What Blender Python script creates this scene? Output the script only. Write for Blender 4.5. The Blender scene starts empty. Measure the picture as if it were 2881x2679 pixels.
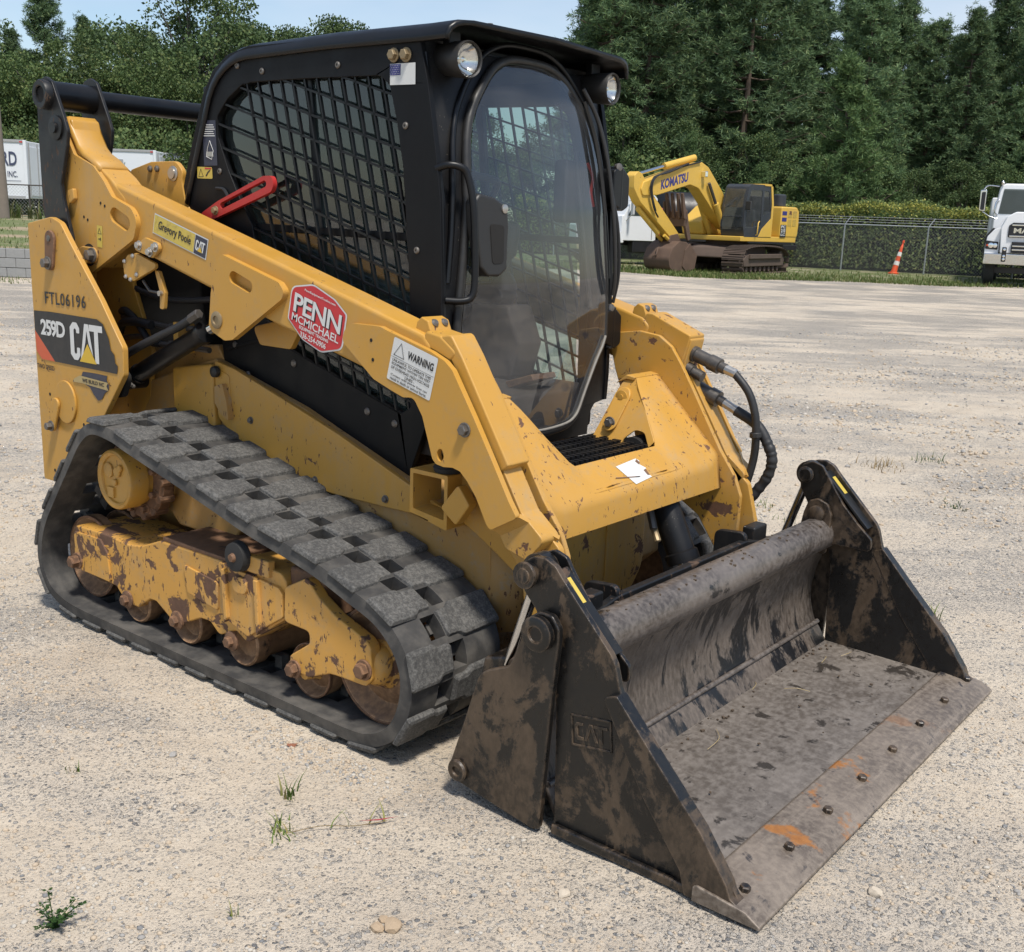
import bpy, bmesh, math, random
import numpy as np
from mathutils import Vector, Matrix
from mathutils.geometry import tessellate_polygon
R_ = math.radians
S = bpy.context.scene
COL = S.collection

# ------------------------------------------------------------------ camera, sky, sun, exposure
CAM = Vector((3.0, -2.995, 1.55))
cam_d = bpy.data.cameras.new('camera')
cam_d.sensor_fit = 'HORIZONTAL'; cam_d.sensor_width = 36.0
cam_d.lens = 38.756
cam_d.clip_start = 0.05; cam_d.clip_end = 2000
cam = bpy.data.objects.new('camera', cam_d); COL.objects.link(cam)
CR = Vector((0.77830799, 0.62680979, 0.03668988))
CF = Vector((-0.60462494, 0.76395439, -0.22539382))
CU = CR.cross(CF)
cam.matrix_world = Matrix(((CR.x, CU.x, -CF.x, CAM.x), (CR.y, CU.y, -CF.y, CAM.y), (CR.z, CU.z, -CF.z, CAM.z), (0, 0, 0, 1)))
S.camera = cam

SUN_EL, SUN_DIR = R_(63), Vector((0.80, -0.42, 0))       # hazy sun, high, in front of the loader
SUN_DIR.normalize()
W = bpy.data.worlds.new('World'); S.world = W; W.use_nodes = True
nt = W.node_tree; nt.nodes.clear()
sky = nt.nodes.new('ShaderNodeTexSky'); sky.sky_type = 'NISHITA'; sky.sun_disc = False
sky.sun_elevation = SUN_EL; sky.sun_rotation = math.atan2(SUN_DIR.x, SUN_DIR.y)
sky.altitude = 100; sky.air_density = 1.1; sky.dust_density = 0.6; sky.ozone_density = 2.0
tc = nt.nodes.new('ShaderNodeTexCoord')
mp = nt.nodes.new('ShaderNodeMapping'); mp.inputs['Scale'].default_value = (1.0, 1.0, 3.2)
ns = nt.nodes.new('ShaderNodeTexNoise'); ns.inputs['Scale'].default_value = 1.7; ns.inputs['Detail'].default_value = 5; ns.inputs['Roughness'].default_value = 0.55
cr = nt.nodes.new('ShaderNodeValToRGB'); cr.color_ramp.elements[0].position = 0.42; cr.color_ramp.elements[1].position = 0.75
cr.color_ramp.elements[0].color = (0.0, 0.0, 0.0, 1); cr.color_ramp.elements[1].color = (0.62, 0.62, 0.62, 1)
mx = nt.nodes.new('ShaderNodeMix'); mx.data_type = 'RGBA'
mx.inputs['B'].default_value = (6.2, 6.5, 7.0, 1)         # thin white cloud, as bright as the Nishita haze
bg = nt.nodes.new('ShaderNodeBackground'); bg.inputs['Strength'].default_value = 0.088
wo = nt.nodes.new('ShaderNodeOutputWorld')
L = nt.links.new
L(tc.outputs['Generated'], mp.inputs['Vector']); L(mp.outputs['Vector'], ns.inputs['Vector'])
L(ns.outputs['Fac'], cr.inputs['Fac']); L(cr.outputs['Color'], mx.inputs['Factor']); L(sky.outputs['Color'], mx.inputs['A'])
L(mx.outputs['Result'], bg.inputs['Color']); L(bg.outputs['Background'], wo.inputs['Surface'])

sun_d = bpy.data.lights.new('sun', 'SUN'); sun_d.energy = 2.8; sun_d.angle = R_(7); sun_d.color = (1.0, 0.945, 0.86)
sun = bpy.data.objects.new('sun', sun_d); COL.objects.link(sun)
sv = Vector((SUN_DIR.x * math.cos(SUN_EL), SUN_DIR.y * math.cos(SUN_EL), math.sin(SUN_EL)))
sun.rotation_euler = sv.to_track_quat('Z', 'Y').to_euler(); sun.location = (4, -4, 14)

S.view_settings.view_transform = 'Standard'; S.view_settings.look = 'None'
S.view_settings.gamma = 1; S.view_settings.use_curve_mapping = False
S.view_settings.exposure = 0.72
S.render.engine = 'CYCLES'; S.cycles.use_denoising = True
S.cycles.max_bounces = 8; S.cycles.transparent_max_bounces = 16; S.cycles.diffuse_bounces = 3

# ------------------------------------------------------------------ mesh helpers
def finish(name, me, mat, parent=None, ang=35):
    for m in (mat if isinstance(mat, (list, tuple)) else [mat]): me.materials.append(M[m] if isinstance(m, str) else m)
    if ang and len(me.polygons):
        me.polygons.foreach_set('use_smooth', [True] * len(me.polygons)); me.set_sharp_from_angle(angle=R_(ang))
    o = bpy.data.objects.new(name, me); COL.objects.link(o)
    if parent is not None: o.parent = parent
    return o
def bmo(name, bm, mat, parent=None, ang=35):
    bmesh.ops.recalc_face_normals(bm, faces=bm.faces[:])
    me = bpy.data.meshes.new(name); bm.to_mesh(me); bm.free()
    return finish(name, me, mat, parent, ang)
def empty(name, loc=(0, 0, 0), rz=0, parent=None):
    o = bpy.data.objects.new(name, None); COL.objects.link(o); o.location = loc; o.rotation_euler = (0, 0, rz)
    o.empty_display_size = 0.2
    if parent is not None: o.parent = parent
    return o
def tag(o, label=None, cat=None, group=None, kind=None):
    if label: o['label'] = label
    if cat: o['category'] = cat
    if group: o['group'] = group
    if kind: o['kind'] = kind
    return o
def bev(o, w=0.004, seg=2, ang=35):
    m = o.modifiers.new('bevel', 'BEVEL'); m.width = w; m.segments = seg; m.limit_method = 'ANGLE'; m.angle_limit = R_(ang); m.harden_normals = True
    return o
def rnd(poly, r, n=5):
    """round the corners of a closed outline; r is one radius or one for each corner"""
    out = []; N = len(poly)
    for i, p in enumerate(poly):
        ri = r[i] if isinstance(r, (list, tuple)) else r
        a, b, c = Vector(poly[i - 1]), Vector(p), Vector(poly[(i + 1) % N])
        u, v = a - b, c - b
        lu, lv = u.length, v.length
        if ri <= 0 or lu < 1e-6 or lv < 1e-6: out.append(tuple(b)); continue
        u /= lu; v /= lv
        cs = max(-1, min(1, u.dot(v))); th = math.acos(cs)
        if th > 3.05: out.append(tuple(b)); continue
        d = min(ri / math.tan(th / 2), lu * 0.49, lv * 0.49)
        for k in range(n + 1):
            t = k / n
            q = (b + u * d) * (1 - t) ** 2 + b * 2 * t * (1 - t) + (b + v * d) * t ** 2
            out.append(tuple(q))
    return out
def area2(p): return sum(p[i - 1][0] * p[i][1] - p[i][0] * p[i - 1][1] for i in range(len(p)))
def prism(name, poly, w0, w1, mat, parent=None, holes=(), b=0.004, seg=2, f=None, ang=35):
    """extrude an outline (u, v) from w0 to w1; f maps (u, v, w) to a point, by default u = x, v = z, w = y"""
    if f is None: f = lambda u, v, w: (u, w, v)
    loops = [list(poly)] + [list(h) for h in holes]
    loops = [l if (area2(l) > 0) == (k == 0) else l[::-1] for k, l in enumerate(loops)]
    flat = [p for l in loops for p in l]; n = len(flat)
    bm = bmesh.new()
    va = [bm.verts.new(f(p[0], p[1], w0)) for p in flat]; vb = [bm.verts.new(f(p[0], p[1], w1)) for p in flat]
    if len(loops) == 1:
        bm.faces.new(va); bm.faces.new(vb[::-1])
    else:
        for t in tessellate_polygon([[Vector((p[0], p[1], 0)) for p in l] for l in loops]):
            if len(set(t)) == 3:
                try: bm.faces.new([va[i] for i in t]); bm.faces.new([vb[i] for i in t[::-1]])
                except ValueError: pass
    k = 0
    for l in loops:
        m = len(l)
        for i in range(m):
            j = (i + 1) % m
            bm.faces.new((va[k + i], va[k + j], vb[k + j], vb[k + i]))
        k += m
    o = bmo(name, bm, mat, parent, ang)
    if b: bev(o, b, seg)
    return o
def box_bm(bm, c, s, rot=None):
    c = Vector(c); q = []
    for dx in (-.5, .5):
        for dy in (-.5, .5):
            for dz in (-.5, .5):
                v = Vector((dx * s[0], dy * s[1], dz * s[2]))
                if rot is not None: v = rot @ v
                q.append(bm.verts.new(c + v))
    for f in ((0, 1, 3, 2), (4, 6, 7, 5), (0, 4, 5, 1), (2, 3, 7, 6), (0, 2, 6, 4), (1, 5, 7, 3)): bm.faces.new([q[i] for i in f])
def box(name, c, s, mat, parent=None, rot=None, b=0.003, seg=2):
    bm = bmesh.new(); box_bm(bm, c, s, rot); o = bmo(name, bm, mat, parent)
    if b: bev(o, b, seg)
    return o
def frame_of(d):
    d = d.normalized(); a = Vector((0, 0, 1)) if abs(d.z) < 0.9 else Vector((1, 0, 0))
    u = d.cross(a).normalized(); return u, d.cross(u).normalized()
def lathe_bm(bm, p0, ax, prof, n=24, cap=True):
    """prof: (distance along axis, radius)"""
    p0 = Vector(p0); ax = Vector(ax).normalized(); u, v = frame_of(ax); rings = []
    for t, r in prof:
        r = max(r, 1e-4)
        rings.append([bm.verts.new(p0 + ax * t + (u * math.cos(2 * math.pi * k / n) + v * math.sin(2 * math.pi * k / n)) * r) for k in range(n)])
    for a, b in zip(rings, rings[1:]):
        for k in range(n): bm.faces.new((a[k], a[(k + 1) % n], b[(k + 1) % n], b[k]))
    if cap: bm.faces.new(rings[0][::-1]); bm.faces.new(rings[-1])
def lathe(name, p0, ax, prof, mat, parent=None, n=24, cap=True, ang=35):
    bm = bmesh.new(); lathe_bm(bm, p0, ax, prof, n, cap); return bmo(name, bm, mat, parent, ang)
def rod(name, p0, p1, r, mat, parent=None, n=20, ch=0.003, ang=35):
    p0, p1 = Vector(p0), Vector(p1); l = (p1 - p0).length
    return lathe(name, p0, p1 - p0, [(0, r - ch), (ch, r), (l - ch, r), (l, r - ch)], mat, parent, n, True, ang)
def cr_(pts, n=8, closed=False):
    P = [Vector(p) for p in pts]; N = len(P); out = []
    for i in range(N if closed else N - 1):
        if closed: a, b, c, d = P[i - 1], P[i], P[(i + 1) % N], P[(i + 2) % N]
        else: a, b, c, d = P[max(i - 1, 0)], P[i], P[i + 1], P[min(i + 2, N - 1)]
        for k in range(n):
            t = k / n
            out.append(0.5 * ((2 * b) + (c - a) * t + (2 * a - 5 * b + 4 * c - d) * t * t + (3 * b - a - 3 * c + d) * t ** 3))
    if not closed: out.append(P[-1])
    return out
def tube_bm(bm, pts, r, n=10, cap=True):
    P = [Vector(p) for p in pts]; rs = r if isinstance(r, (list, tuple)) else [r] * len(P)
    t0 = (P[1] - P[0]).normalized(); u, v = frame_of(t0); rings = []
    for i, p in enumerate(P):
        t = (P[min(i + 1, len(P) - 1)] - P[max(i - 1, 0)]).normalized()
        u = (u - t * u.dot(t)).normalized(); v = t.cross(u)
        rings.append([bm.verts.new(p + (u * math.cos(2 * math.pi * k / n) + v * math.sin(2 * math.pi * k / n)) * rs[i]) for k in range(n)])
    for a, b in zip(rings, rings[1:]):
        for k in range(n): bm.faces.new((a[k], a[(k + 1) % n], b[(k + 1) % n], b[k]))
    if cap: bm.faces.new(rings[0][::-1]); bm.faces.new(rings[-1])
def tube(name, pts, r, mat, parent=None, n=10):
    bm = bmesh.new(); tube_bm(bm, pts, r, n); return bmo(name, bm, mat, parent, 50)
def hexbolt(name, p, ax, r, mat, parent=None, h=None, washer=True):
    h = h or r * 0.9; bm = bmesh.new()
    if washer: lathe_bm(bm, p, ax, [(0, r * 1.35), (r * 0.22, r * 1.35), (r * 0.28, r * 1.28)], 16)
    lathe_bm(bm, Vector(p) + Vector(ax).normalized() * (r * 0.25 if washer else 0), ax, [(0, r), (h * 0.85, r), (h, r * 0.82)], 6)
    return bmo(name, bm, mat, parent, 30)
def sheet(name, poly, mat, parent=None, f=None):
    """flat printed sheet (one face) through f(u, v)"""
    bm = bmesh.new(); bm.faces.new([bm.verts.new(f(*p)) for p in poly]); return bmo(name, bm, mat, parent, 0)
def text_mesh(body, bold=0.0, spacing=1.0, align='CENTER'):
    c = bpy.data.curves.new('t', 'FONT'); c.body = body; c.align_x = align; c.offset = bold; c.space_character = spacing; c.resolution_u = 3
    o = bpy.data.objects.new('t', c); COL.objects.link(o)
    dg = bpy.context.evaluated_depsgraph_get(); me = bpy.data.meshes.new_from_object(o.evaluated_get(dg))
    bpy.data.objects.remove(o); bpy.data.curves.remove(c); return me
def lettering(name, body, org, wv, hv, mat, parent=None, bold=0.0, spacing=1.0, align='CENTER', fit=True):
    """flat letters filling the parallelogram org + u*wv + v*hv"""
    me = text_mesh(body, bold, spacing, align); org, wv, hv = Vector(org), Vector(wv), Vector(hv)
    co = np.empty(len(me.vertices) * 3); me.vertices.foreach_get('co', co); co = co.reshape(-1, 3)
    lo, hi = co.min(0), co.max(0); d = np.maximum(hi - lo, 1e-6)
    uv = (co - lo) / d
    for v, q in zip(me.vertices, uv): v.co = org + wv * float(q[0]) + hv * float(q[1])
    return finish(name, me, mat, parent, 0)
def copy_tree(o, parent=None, loc=None, rz=None):
    c = o.copy(); COL.objects.link(c); c.parent = parent
    if loc is not None: c.location = loc
    if rz is not None: c.rotation_euler = (0, 0, rz)
    for ch in list(o.children): copy_tree(ch, c)
    return c
def mirror_tree(o, parent=None, skip=()):
    """the same part on the loader's other side (y -> -y)"""
    c = o.copy(); COL.objects.link(c); c.parent = parent
    c.scale = (1, -1, 1)
    def sub(src, dst):
        for ch in list(src.children):
            if any(s in ch.name for s in skip): continue
            k = ch.copy(); COL.objects.link(k); k.parent = dst; sub(ch, k)
    sub(o, c); return c
# ------------------------------------------------------------------ materials
M = {}
class NB:
    """small node builder around one Principled material"""
    def __init__(s, name, rough=0.5, metal=0.0, col=(.5, .5, .5), spec=0.5):
        m = bpy.data.materials.new(name); m.use_nodes = True; s.m = m; s.t = m.node_tree; s.b = s.t.nodes['Principled BSDF']; M[name] = m
        s.b.inputs['Roughness'].default_value = rough; s.b.inputs['Metallic'].default_value = metal
        s.b.inputs['Base Color'].default_value = (*col, 1); s.b.inputs['Specular IOR Level'].default_value = spec
        s.tc = s.t.nodes.new('ShaderNodeTexCoord')
    def n(s, k, **kw):
        q = s.t.nodes.new(k)
        for a, v in kw.items(): q.inputs[a].default_value = v
        return q
    def l(s, a, b): s.t.links.new(a, b)
    def noise(s, scale, detail=4, rough=0.6, stretch=None, off=0, space='Object', dist=0.0):
        q = s.n('ShaderNodeTexNoise', Scale=scale, Detail=detail, Roughness=rough, Distortion=dist)
        mp = s.n('ShaderNodeMapping'); mp.inputs['Location'].default_value = (off, off * .7, off * 1.3)
        if stretch: mp.inputs['Scale'].default_value = stretch
        s.l(s.tc.outputs[space], mp.inputs['Vector']); s.l(mp.outputs['Vector'], q.inputs['Vector'])
        return q.outputs['Fac']
    def vor(s, scale, feature='F1', off=0, rand=1.0, out='Distance', stretch=None):
        q = s.n('ShaderNodeTexVoronoi', Scale=scale, Randomness=rand); q.feature = feature
        mp = s.n('ShaderNodeMapping'); mp.inputs['Location'].default_value = (off, off, off)
        if stretch: mp.inputs['Scale'].default_value = stretch
        s.l(s.tc.outputs['Object'], mp.inputs['Vector']); s.l(mp.outputs['Vector'], q.inputs['Vector'])
        return q.outputs[out]
    def ramp(s, x, p0, p1, v0=0.0, v1=1.0):
        q = s.n('ShaderNodeMapRange'); q.inputs['From Min'].default_value = p0; q.inputs['From Max'].default_value = p1
        q.inputs['To Min'].default_value = v0; q.inputs['To Max'].default_value = v1; q.interpolation_type = 'SMOOTHSTEP'
        s.l(x, q.inputs['Value']); return q.outputs['Result']
    def mix(s, fac, a, b, mode='MIX'):
        q = s.t.nodes.new('ShaderNodeMix'); q.data_type = 'RGBA'; q.blend_type = mode
        for sock, v in (('Factor', fac), ('A', a), ('B', b)):
            i = q.inputs[sock] if sock != 'Factor' else q.inputs[0]
            if isinstance(v, tuple): i.default_value = (*v, 1)
            elif isinstance(v, (int, float)): i.default_value = v
            else: s.l(v, i)
        return q.outputs['Result']
    def math(s, op, a, b=0.0):
        q = s.t.nodes.new('ShaderNodeMath'); q.operation = op
        for i, v in enumerate((a, b)):
            if isinstance(v, (int, float)): q.inputs[i].default_value = v
            else: s.l(v, q.inputs[i])
        return q.outputs[0]
    def col(s, c): s.l(c, s.b.inputs['Base Color']); return s
    def rough(s, r): s.l(r, s.b.inputs['Roughness']); return s
    def metal(s, r): s.l(r, s.b.inputs['Metallic']); return s
    def bump(s, h, strength=0.3, dist=0.01):
        q = s.n('ShaderNodeBump', Strength=strength, Distance=dist); s.l(h, q.inputs['Height']); s.l(q.outputs['Normal'], s.b.inputs['Normal']); return s
def plain(name, col, rough=0.5, metal=0.0, var=0.12, scale=20, bump=0.0, spec=0.5):
    b = NB(name, rough, metal, col, spec); n = b.noise(scale, 5)
    b.col(b.mix(n, tuple(c * (1 - var) for c in col), tuple(min(1, c * (1 + var)) for c in col)))
    b.rough(b.ramp(n, 0.3, 0.7, max(0.02, rough - 0.06), min(1, rough + 0.08)))
    if bump: b.bump(b.noise(scale * 6, 3), bump, 0.003)
    return b
def edge_mask(b, r=0.006, lo=.02, hi=.12):
    """where a surface turns sharply: rubbed edges"""
    bv = b.n('ShaderNodeBevel', Radius=r); bv.samples = 3; ge = b.t.nodes.new('ShaderNodeNewGeometry')
    vm = b.t.nodes.new('ShaderNodeVectorMath'); vm.operation = 'DOT_PRODUCT'; b.l(bv.outputs[0], vm.inputs[0]); b.l(ge.outputs['Normal'], vm.inputs[1])
    return b.ramp(b.math('SUBTRACT', 1.0, vm.outputs['Value']), lo, hi)
def paint(name, col, chips=0.0, rough=0.42, dirt=0.25, rust=(0.075, 0.036, 0.020), scale=16, dust=(0.30, 0.24, 0.16)):
    """machine paint: slight fading, dust, and chips down to brown metal (chips 0..1)"""
    b = NB(name, rough)
    big, mid, fine = b.noise(2.3, 3), b.noise(9, 5, off=3), b.noise(60, 4, off=7)
    c = b.mix(big, tuple(x * 0.93 for x in col), tuple(min(1, x * 1.06) for x in col))
    d = b.ramp(b.math('MULTIPLY', mid, b.math('ADD', fine, 0.35)), 0.38, 0.72)
    c = b.mix(b.math('MULTIPLY', d, dirt), c, dust)
    film = b.math('MULTIPLY', b.ramp(b.noise(1.7, 4, .6, off=41), .42, .70), b.ramp(b.noise(22, 5, .7, stretch=(1, 1, .12), off=33), .30, .75))
    c = b.mix(b.math('MULTIPLY', film, min(.5, dirt * .9)), c, tuple(x * 1.25 for x in dust))
    r = b.ramp(mid, 0.3, 0.7, rough - 0.05, rough + 0.12)
    if chips > 0:
        a = b.noise(scale, 8, 0.62, off=11, dist=0.4); z = b.noise(3.1, 2, off=19); s_ = b.noise(70, 4, 0.6, off=5, stretch=(1, 1, 0.35))
        thr = 0.76 - 0.235 * chips
        k = b.ramp(b.math('ADD', b.math('MULTIPLY', a, 0.75), b.math('MULTIPLY', z, 0.3)), thr - 0.03, thr - 0.005)
        zz = b.ramp(b.noise(4.2, 3, off=27), .42, .62); k2 = b.ramp(b.math('ADD', s_, b.math('MULTIPLY', zz, .07)), 0.73 - 0.10 * chips, 0.742 - 0.10 * chips)
        k = b.math('MAXIMUM', k, k2)
        em = b.math('MULTIPLY', edge_mask(b), b.ramp(b.math('ADD', b.math('MULTIPLY', b.noise(38, 5, .65, off=51), .6), b.math('MULTIPLY', z, .4)), .60 - .16 * chips, .66 - .16 * chips))
        k = b.math('MAXIMUM', k, em)
        rc = b.mix(b.noise(45, 5, off=2), rust, tuple(min(1, x * 2.3) for x in rust))
        c = b.mix(k, c, rc); r = b.mix(k, r, (0.85, 0.85, 0.85)) if False else b.math('ADD', r, b.math('MULTIPLY', k, 0.35))
        b.bump(b.math('SUBTRACT', 1.0, k), 0.35, 0.002)
    b.col(c); b.rough(r); return b
YEL = (0.50, 0.264, 0.044)
paint('yellow', YEL, 0.10, 0.40, 0.26)
paint('yellow_chipped', YEL, 0.26, 0.42, 0.32)
paint('yellow_worn', YEL, 0.46, 0.45, 0.38, scale=14)
paint('yellow_rusty', (0.56, 0.29, 0.055), 0.74, 0.5, 0.40, scale=11, rust=(0.072, 0.038, 0.023))
paint('yellow_dirty', (0.40, 0.22, 0.060), 0.45, 0.55, 0.7, scale=10)
paint('black_paint', (0.005, 0.0055, 0.0068), 0.0, 0.36, 0.02, dust=(0.05, 0.045, 0.04)).b.inputs['Specular IOR Level'].default_value = 0.35
paint('black_panel', (0.0045, 0.0048, 0.0058), 0.0, 0.48, 0.04, dust=(0.05, 0.045, 0.04)).b.inputs['Specular IOR Level'].default_value = 0.22
paint('black_worn', (0.010, 0.011, 0.0125), 0.42, 0.42, 0.16, rust=(0.05, 0.032, 0.022), dust=(0.08, 0.065, 0.05)).b.inputs['Specular IOR Level'].default_value = 0.35
paint('red_paint', (0.42, 0.022, 0.022), 0.06, 0.42, 0.08)
b = NB('black_dusty', 0.45, spec=0.3)           # step and skirt with pale grit on it
sp = b.ramp(b.vor(95, off=2), 0.10, 0.05); g = b.ramp(b.noise(26, 5), 0.46, 0.62)
c = b.mix(b.ramp(b.noise(6, 4), .35, .75), (0.006, 0.006, 0.007), (0.016, 0.015, 0.014))
b.col(b.mix(b.math('MULTIPLY', sp, g), c, (0.30, 0.27, 0.22)))
plain('rubber', (0.020, 0.020, 0.020), 0.78, 0, 0.25, 9, 0.3)
b = NB('tread_rubber', 0.85)          # lug faces, scuffed pale grey
oi = b.t.nodes.new('ShaderNodeObjectInfo'); va = b.t.nodes.new('ShaderNodeVectorMath'); va.operation = 'MULTIPLY_ADD'; va.inputs[1].default_value = (1, 1, 1)
cx_ = b.t.nodes.new('ShaderNodeCombineXYZ'); mm_ = b.math('MULTIPLY', oi.outputs['Random'], 60.0)
for i_ in range(3): b.l(mm_, cx_.inputs[i_])
b.l(b.tc.outputs['Object'], va.inputs[0]); b.l(cx_.outputs[0], va.inputs[2])
class _T: outputs = {'Object': va.outputs[0]}
b.tc = _T
n1, n2, n3 = b.noise(70, 8, 0.75), b.noise(190, 4, 0.65, off=4), b.noise(9, 4, off=9)
k = b.ramp(b.math('ADD', b.math('MULTIPLY', n1, 0.55), b.math('ADD', b.math('MULTIPLY', n2, 0.30), b.math('MULTIPLY', n3, 0.15))), 0.42, 0.62)
b.col(b.mix(k, (0.050, 0.049, 0.047), (0.140, 0.135, 0.125))); b.bump(n2, 0.5, 0.004)
b = NB('belt_rubber', 0.72)
n1 = b.noise(14, 5); n2 = b.noise(3, 3, off=3)
b.col(b.mix(b.ramp(b.math('ADD', b.math('MULTIPLY', n1, .6), b.math('MULTIPLY', n2, .4)), 0.40, 0.68), (0.036, 0.035, 0.034), (0.105, 0.097, 0.086))); b.bump(b.noise(70, 4), 0.35, 0.003)
def steel(name, lo, hi, blk=(0.016, 0.016, 0.017), kb=0.5, pol=0.0, orange=0.0, rough=0.55, stretch=None, sc=7, scrape=(1, .10, 1)):
    """bare bucket steel: brown scale, patches of the old black paint, polished wear, fresh rust"""
    b = NB(name, rough)
    a, f, z = b.noise(sc, 8, 0.66, stretch, dist=0.5), b.noise(55, 5, 0.6, stretch, off=5), b.noise(2.2, 3, off=8)
    c = b.mix(b.ramp(f, 0.32, 0.7), lo, hi)
    c = b.mix(b.ramp(z, .4, .65, 0, .45), c, tuple(x * 1.5 for x in hi))
    th = 0.66 - 0.16 * kb
    scr = b.noise(30, 6, .75, stretch=scrape, off=61)
    k = b.ramp(b.math('ADD', b.math('ADD', b.math('MULTIPLY', a, .60), b.math('MULTIPLY', z, .24)), b.math('MULTIPLY', scr, .16)), th - .022, th + .022)
    c = b.mix(b.ramp(scr, .52, .70, 0, .55), c, tuple(x * 1.45 for x in hi))
    c = b.mix(k, c, blk)
    if orange:
        o = b.ramp(b.math('ADD', b.math('MULTIPLY', b.noise(4.5, 5, .6, off=34), .7), b.math('MULTIPLY', b.noise(18, 5, off=21), .3)), .60 - .05 * orange, .66 - .05 * orange)
        sx_ = b.t.nodes.new('ShaderNodeSeparateXYZ'); b.l(b.tc.outputs['Object'], sx_.inputs[0]); o = b.math('MULTIPLY', o, b.ramp(sx_.outputs[1], .62, -.10, .0, 1.0))      # fresh rust at the near end of the edge
        c = b.mix(o, c, b.mix(f, (0.22, 0.085, 0.022), (0.40, 0.17, 0.045)))
    em = b.math('MULTIPLY', edge_mask(b, .008), b.ramp(f, .35, .6)); c = b.mix(b.math('MULTIPLY', em, .8), c, tuple(min(1, x * 2.1) for x in hi))
    b.col(c); b.rough(b.math('ADD', b.ramp(f, .3, .7, rough - .1, rough + .12), b.math('MULTIPLY', k, -0.08)))
    b.b.inputs['Metallic'].default_value = pol; b.bump(b.math('ADD', b.math('MULTIPLY', k, .6), b.math('MULTIPLY', f, .5)), .3, .003)
    return b
steel('bucket_side', (0.028, 0.020, 0.0135), (0.076, 0.052, 0.033), blk=(0.0075, 0.0072, 0.007), kb=0.98, rough=0.43, stretch=(1, 1, .6), sc=7)
steel('bucket_inside', (0.055, 0.043, 0.034), (0.125, 0.102, 0.084), blk=(0.009, 0.009, 0.010), kb=0.85, rough=0.48, stretch=(1.3, 1.3, .5), sc=6, scrape=(1, 1, .08))
steel('bucket_floor', (0.098, 0.082, 0.069), (0.185, 0.162, 0.141), blk=(0.045, 0.038, 0.032), kb=0.58, pol=0.15, rough=0.42, stretch=(1, .7, 1), scrape=(.06, 1, 1), sc=13)
steel('cutting_edge', (0.105, 0.082, 0.064), (0.195, 0.160, 0.128), blk=(0.035, 0.032, 0.034), kb=0.45, pol=0.15, orange=1.2, rough=0.5, scrape=(1, .08, 1))
steel('torque_tube', (0.055, 0.044, 0.037), (0.145, 0.125, 0.110), kb=0.55, pol=0.2, rough=0.42)
steel('rusty_iron', (0.075, 0.040, 0.024), (0.16, 0.085, 0.045), blk=(0.03, 0.022, 0.018), kb=0.35, rough=0.75)
steel('roller_iron', (0.13, 0.070, 0.036), (0.27, 0.160, 0.085), blk=(0.05, 0.035, 0.025), kb=0.3, pol=0.2, rough=0.6)
plain('bolt_steel', (0.16, 0.145, 0.13), 0.45, 0.6, 0.3, 60)
plain('bolt_zinc', (0.45, 0.43, 0.40), 0.35, 0.8, 0.2, 80)
plain('bolt_brass', (0.28, 0.21, 0.12), 0.5, 0.5, 0.3, 80)
plain('chrome', (0.62, 0.62, 0.62), 0.12, 1.0, 0.05, 10)
plain('hose_black', (0.016, 0.016, 0.017), 0.55, 0, 0.3, 30)
plain('fitting', (0.11, 0.10, 0.09), 0.42, 0.6, 0.3, 40)
plain('seat_fabric', (0.020, 0.020, 0.022), 0.8, 0, 0.2, 60)
plain('plastic_black', (0.020, 0.019, 0.018), 0.5, 0, 0.15, 40)
plain('cavity_shade', (0.012, 0.011, 0.010), 0.9, 0, 0.3, 9)  # near-black colour stands in for shade inside holes, recesses and hollows
plain('cab_inside', (0.050, 0.040, 0.033), 0.8, 0, 0.3, 7)
plain('seal_grey', (0.20, 0.185, 0.16), 0.7, 0, 0.3, 30)
plain('lamp_silver', (0.80, 0.80, 0.78), 0.12, 1.0, 0.03, 10)
plain('mud', (0.085, 0.060, 0.040), 0.95, 0, 0.4, 14, 0.6)
for nme, c in (('print_white', (0.62, 0.62, 0.60)), ('print_black', (0.014, 0.015, 0.018)), ('print_red', (0.50, 0.028, 0.035)), ('print_yellow', (0.56, 0.42, 0.075)),
               ('print_gold', (0.62, 0.40, 0.03)), ('print_blue', (0.035, 0.035, 0.17)), ('print_orange', (0.55, 0.095, 0.035)), ('print_navy', (0.030, 0.032, 0.055)), ('print_tan', (0.40, 0.30, 0.13))):
    plain(nme, c, 0.38, 0, 0.06, 30)
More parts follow.
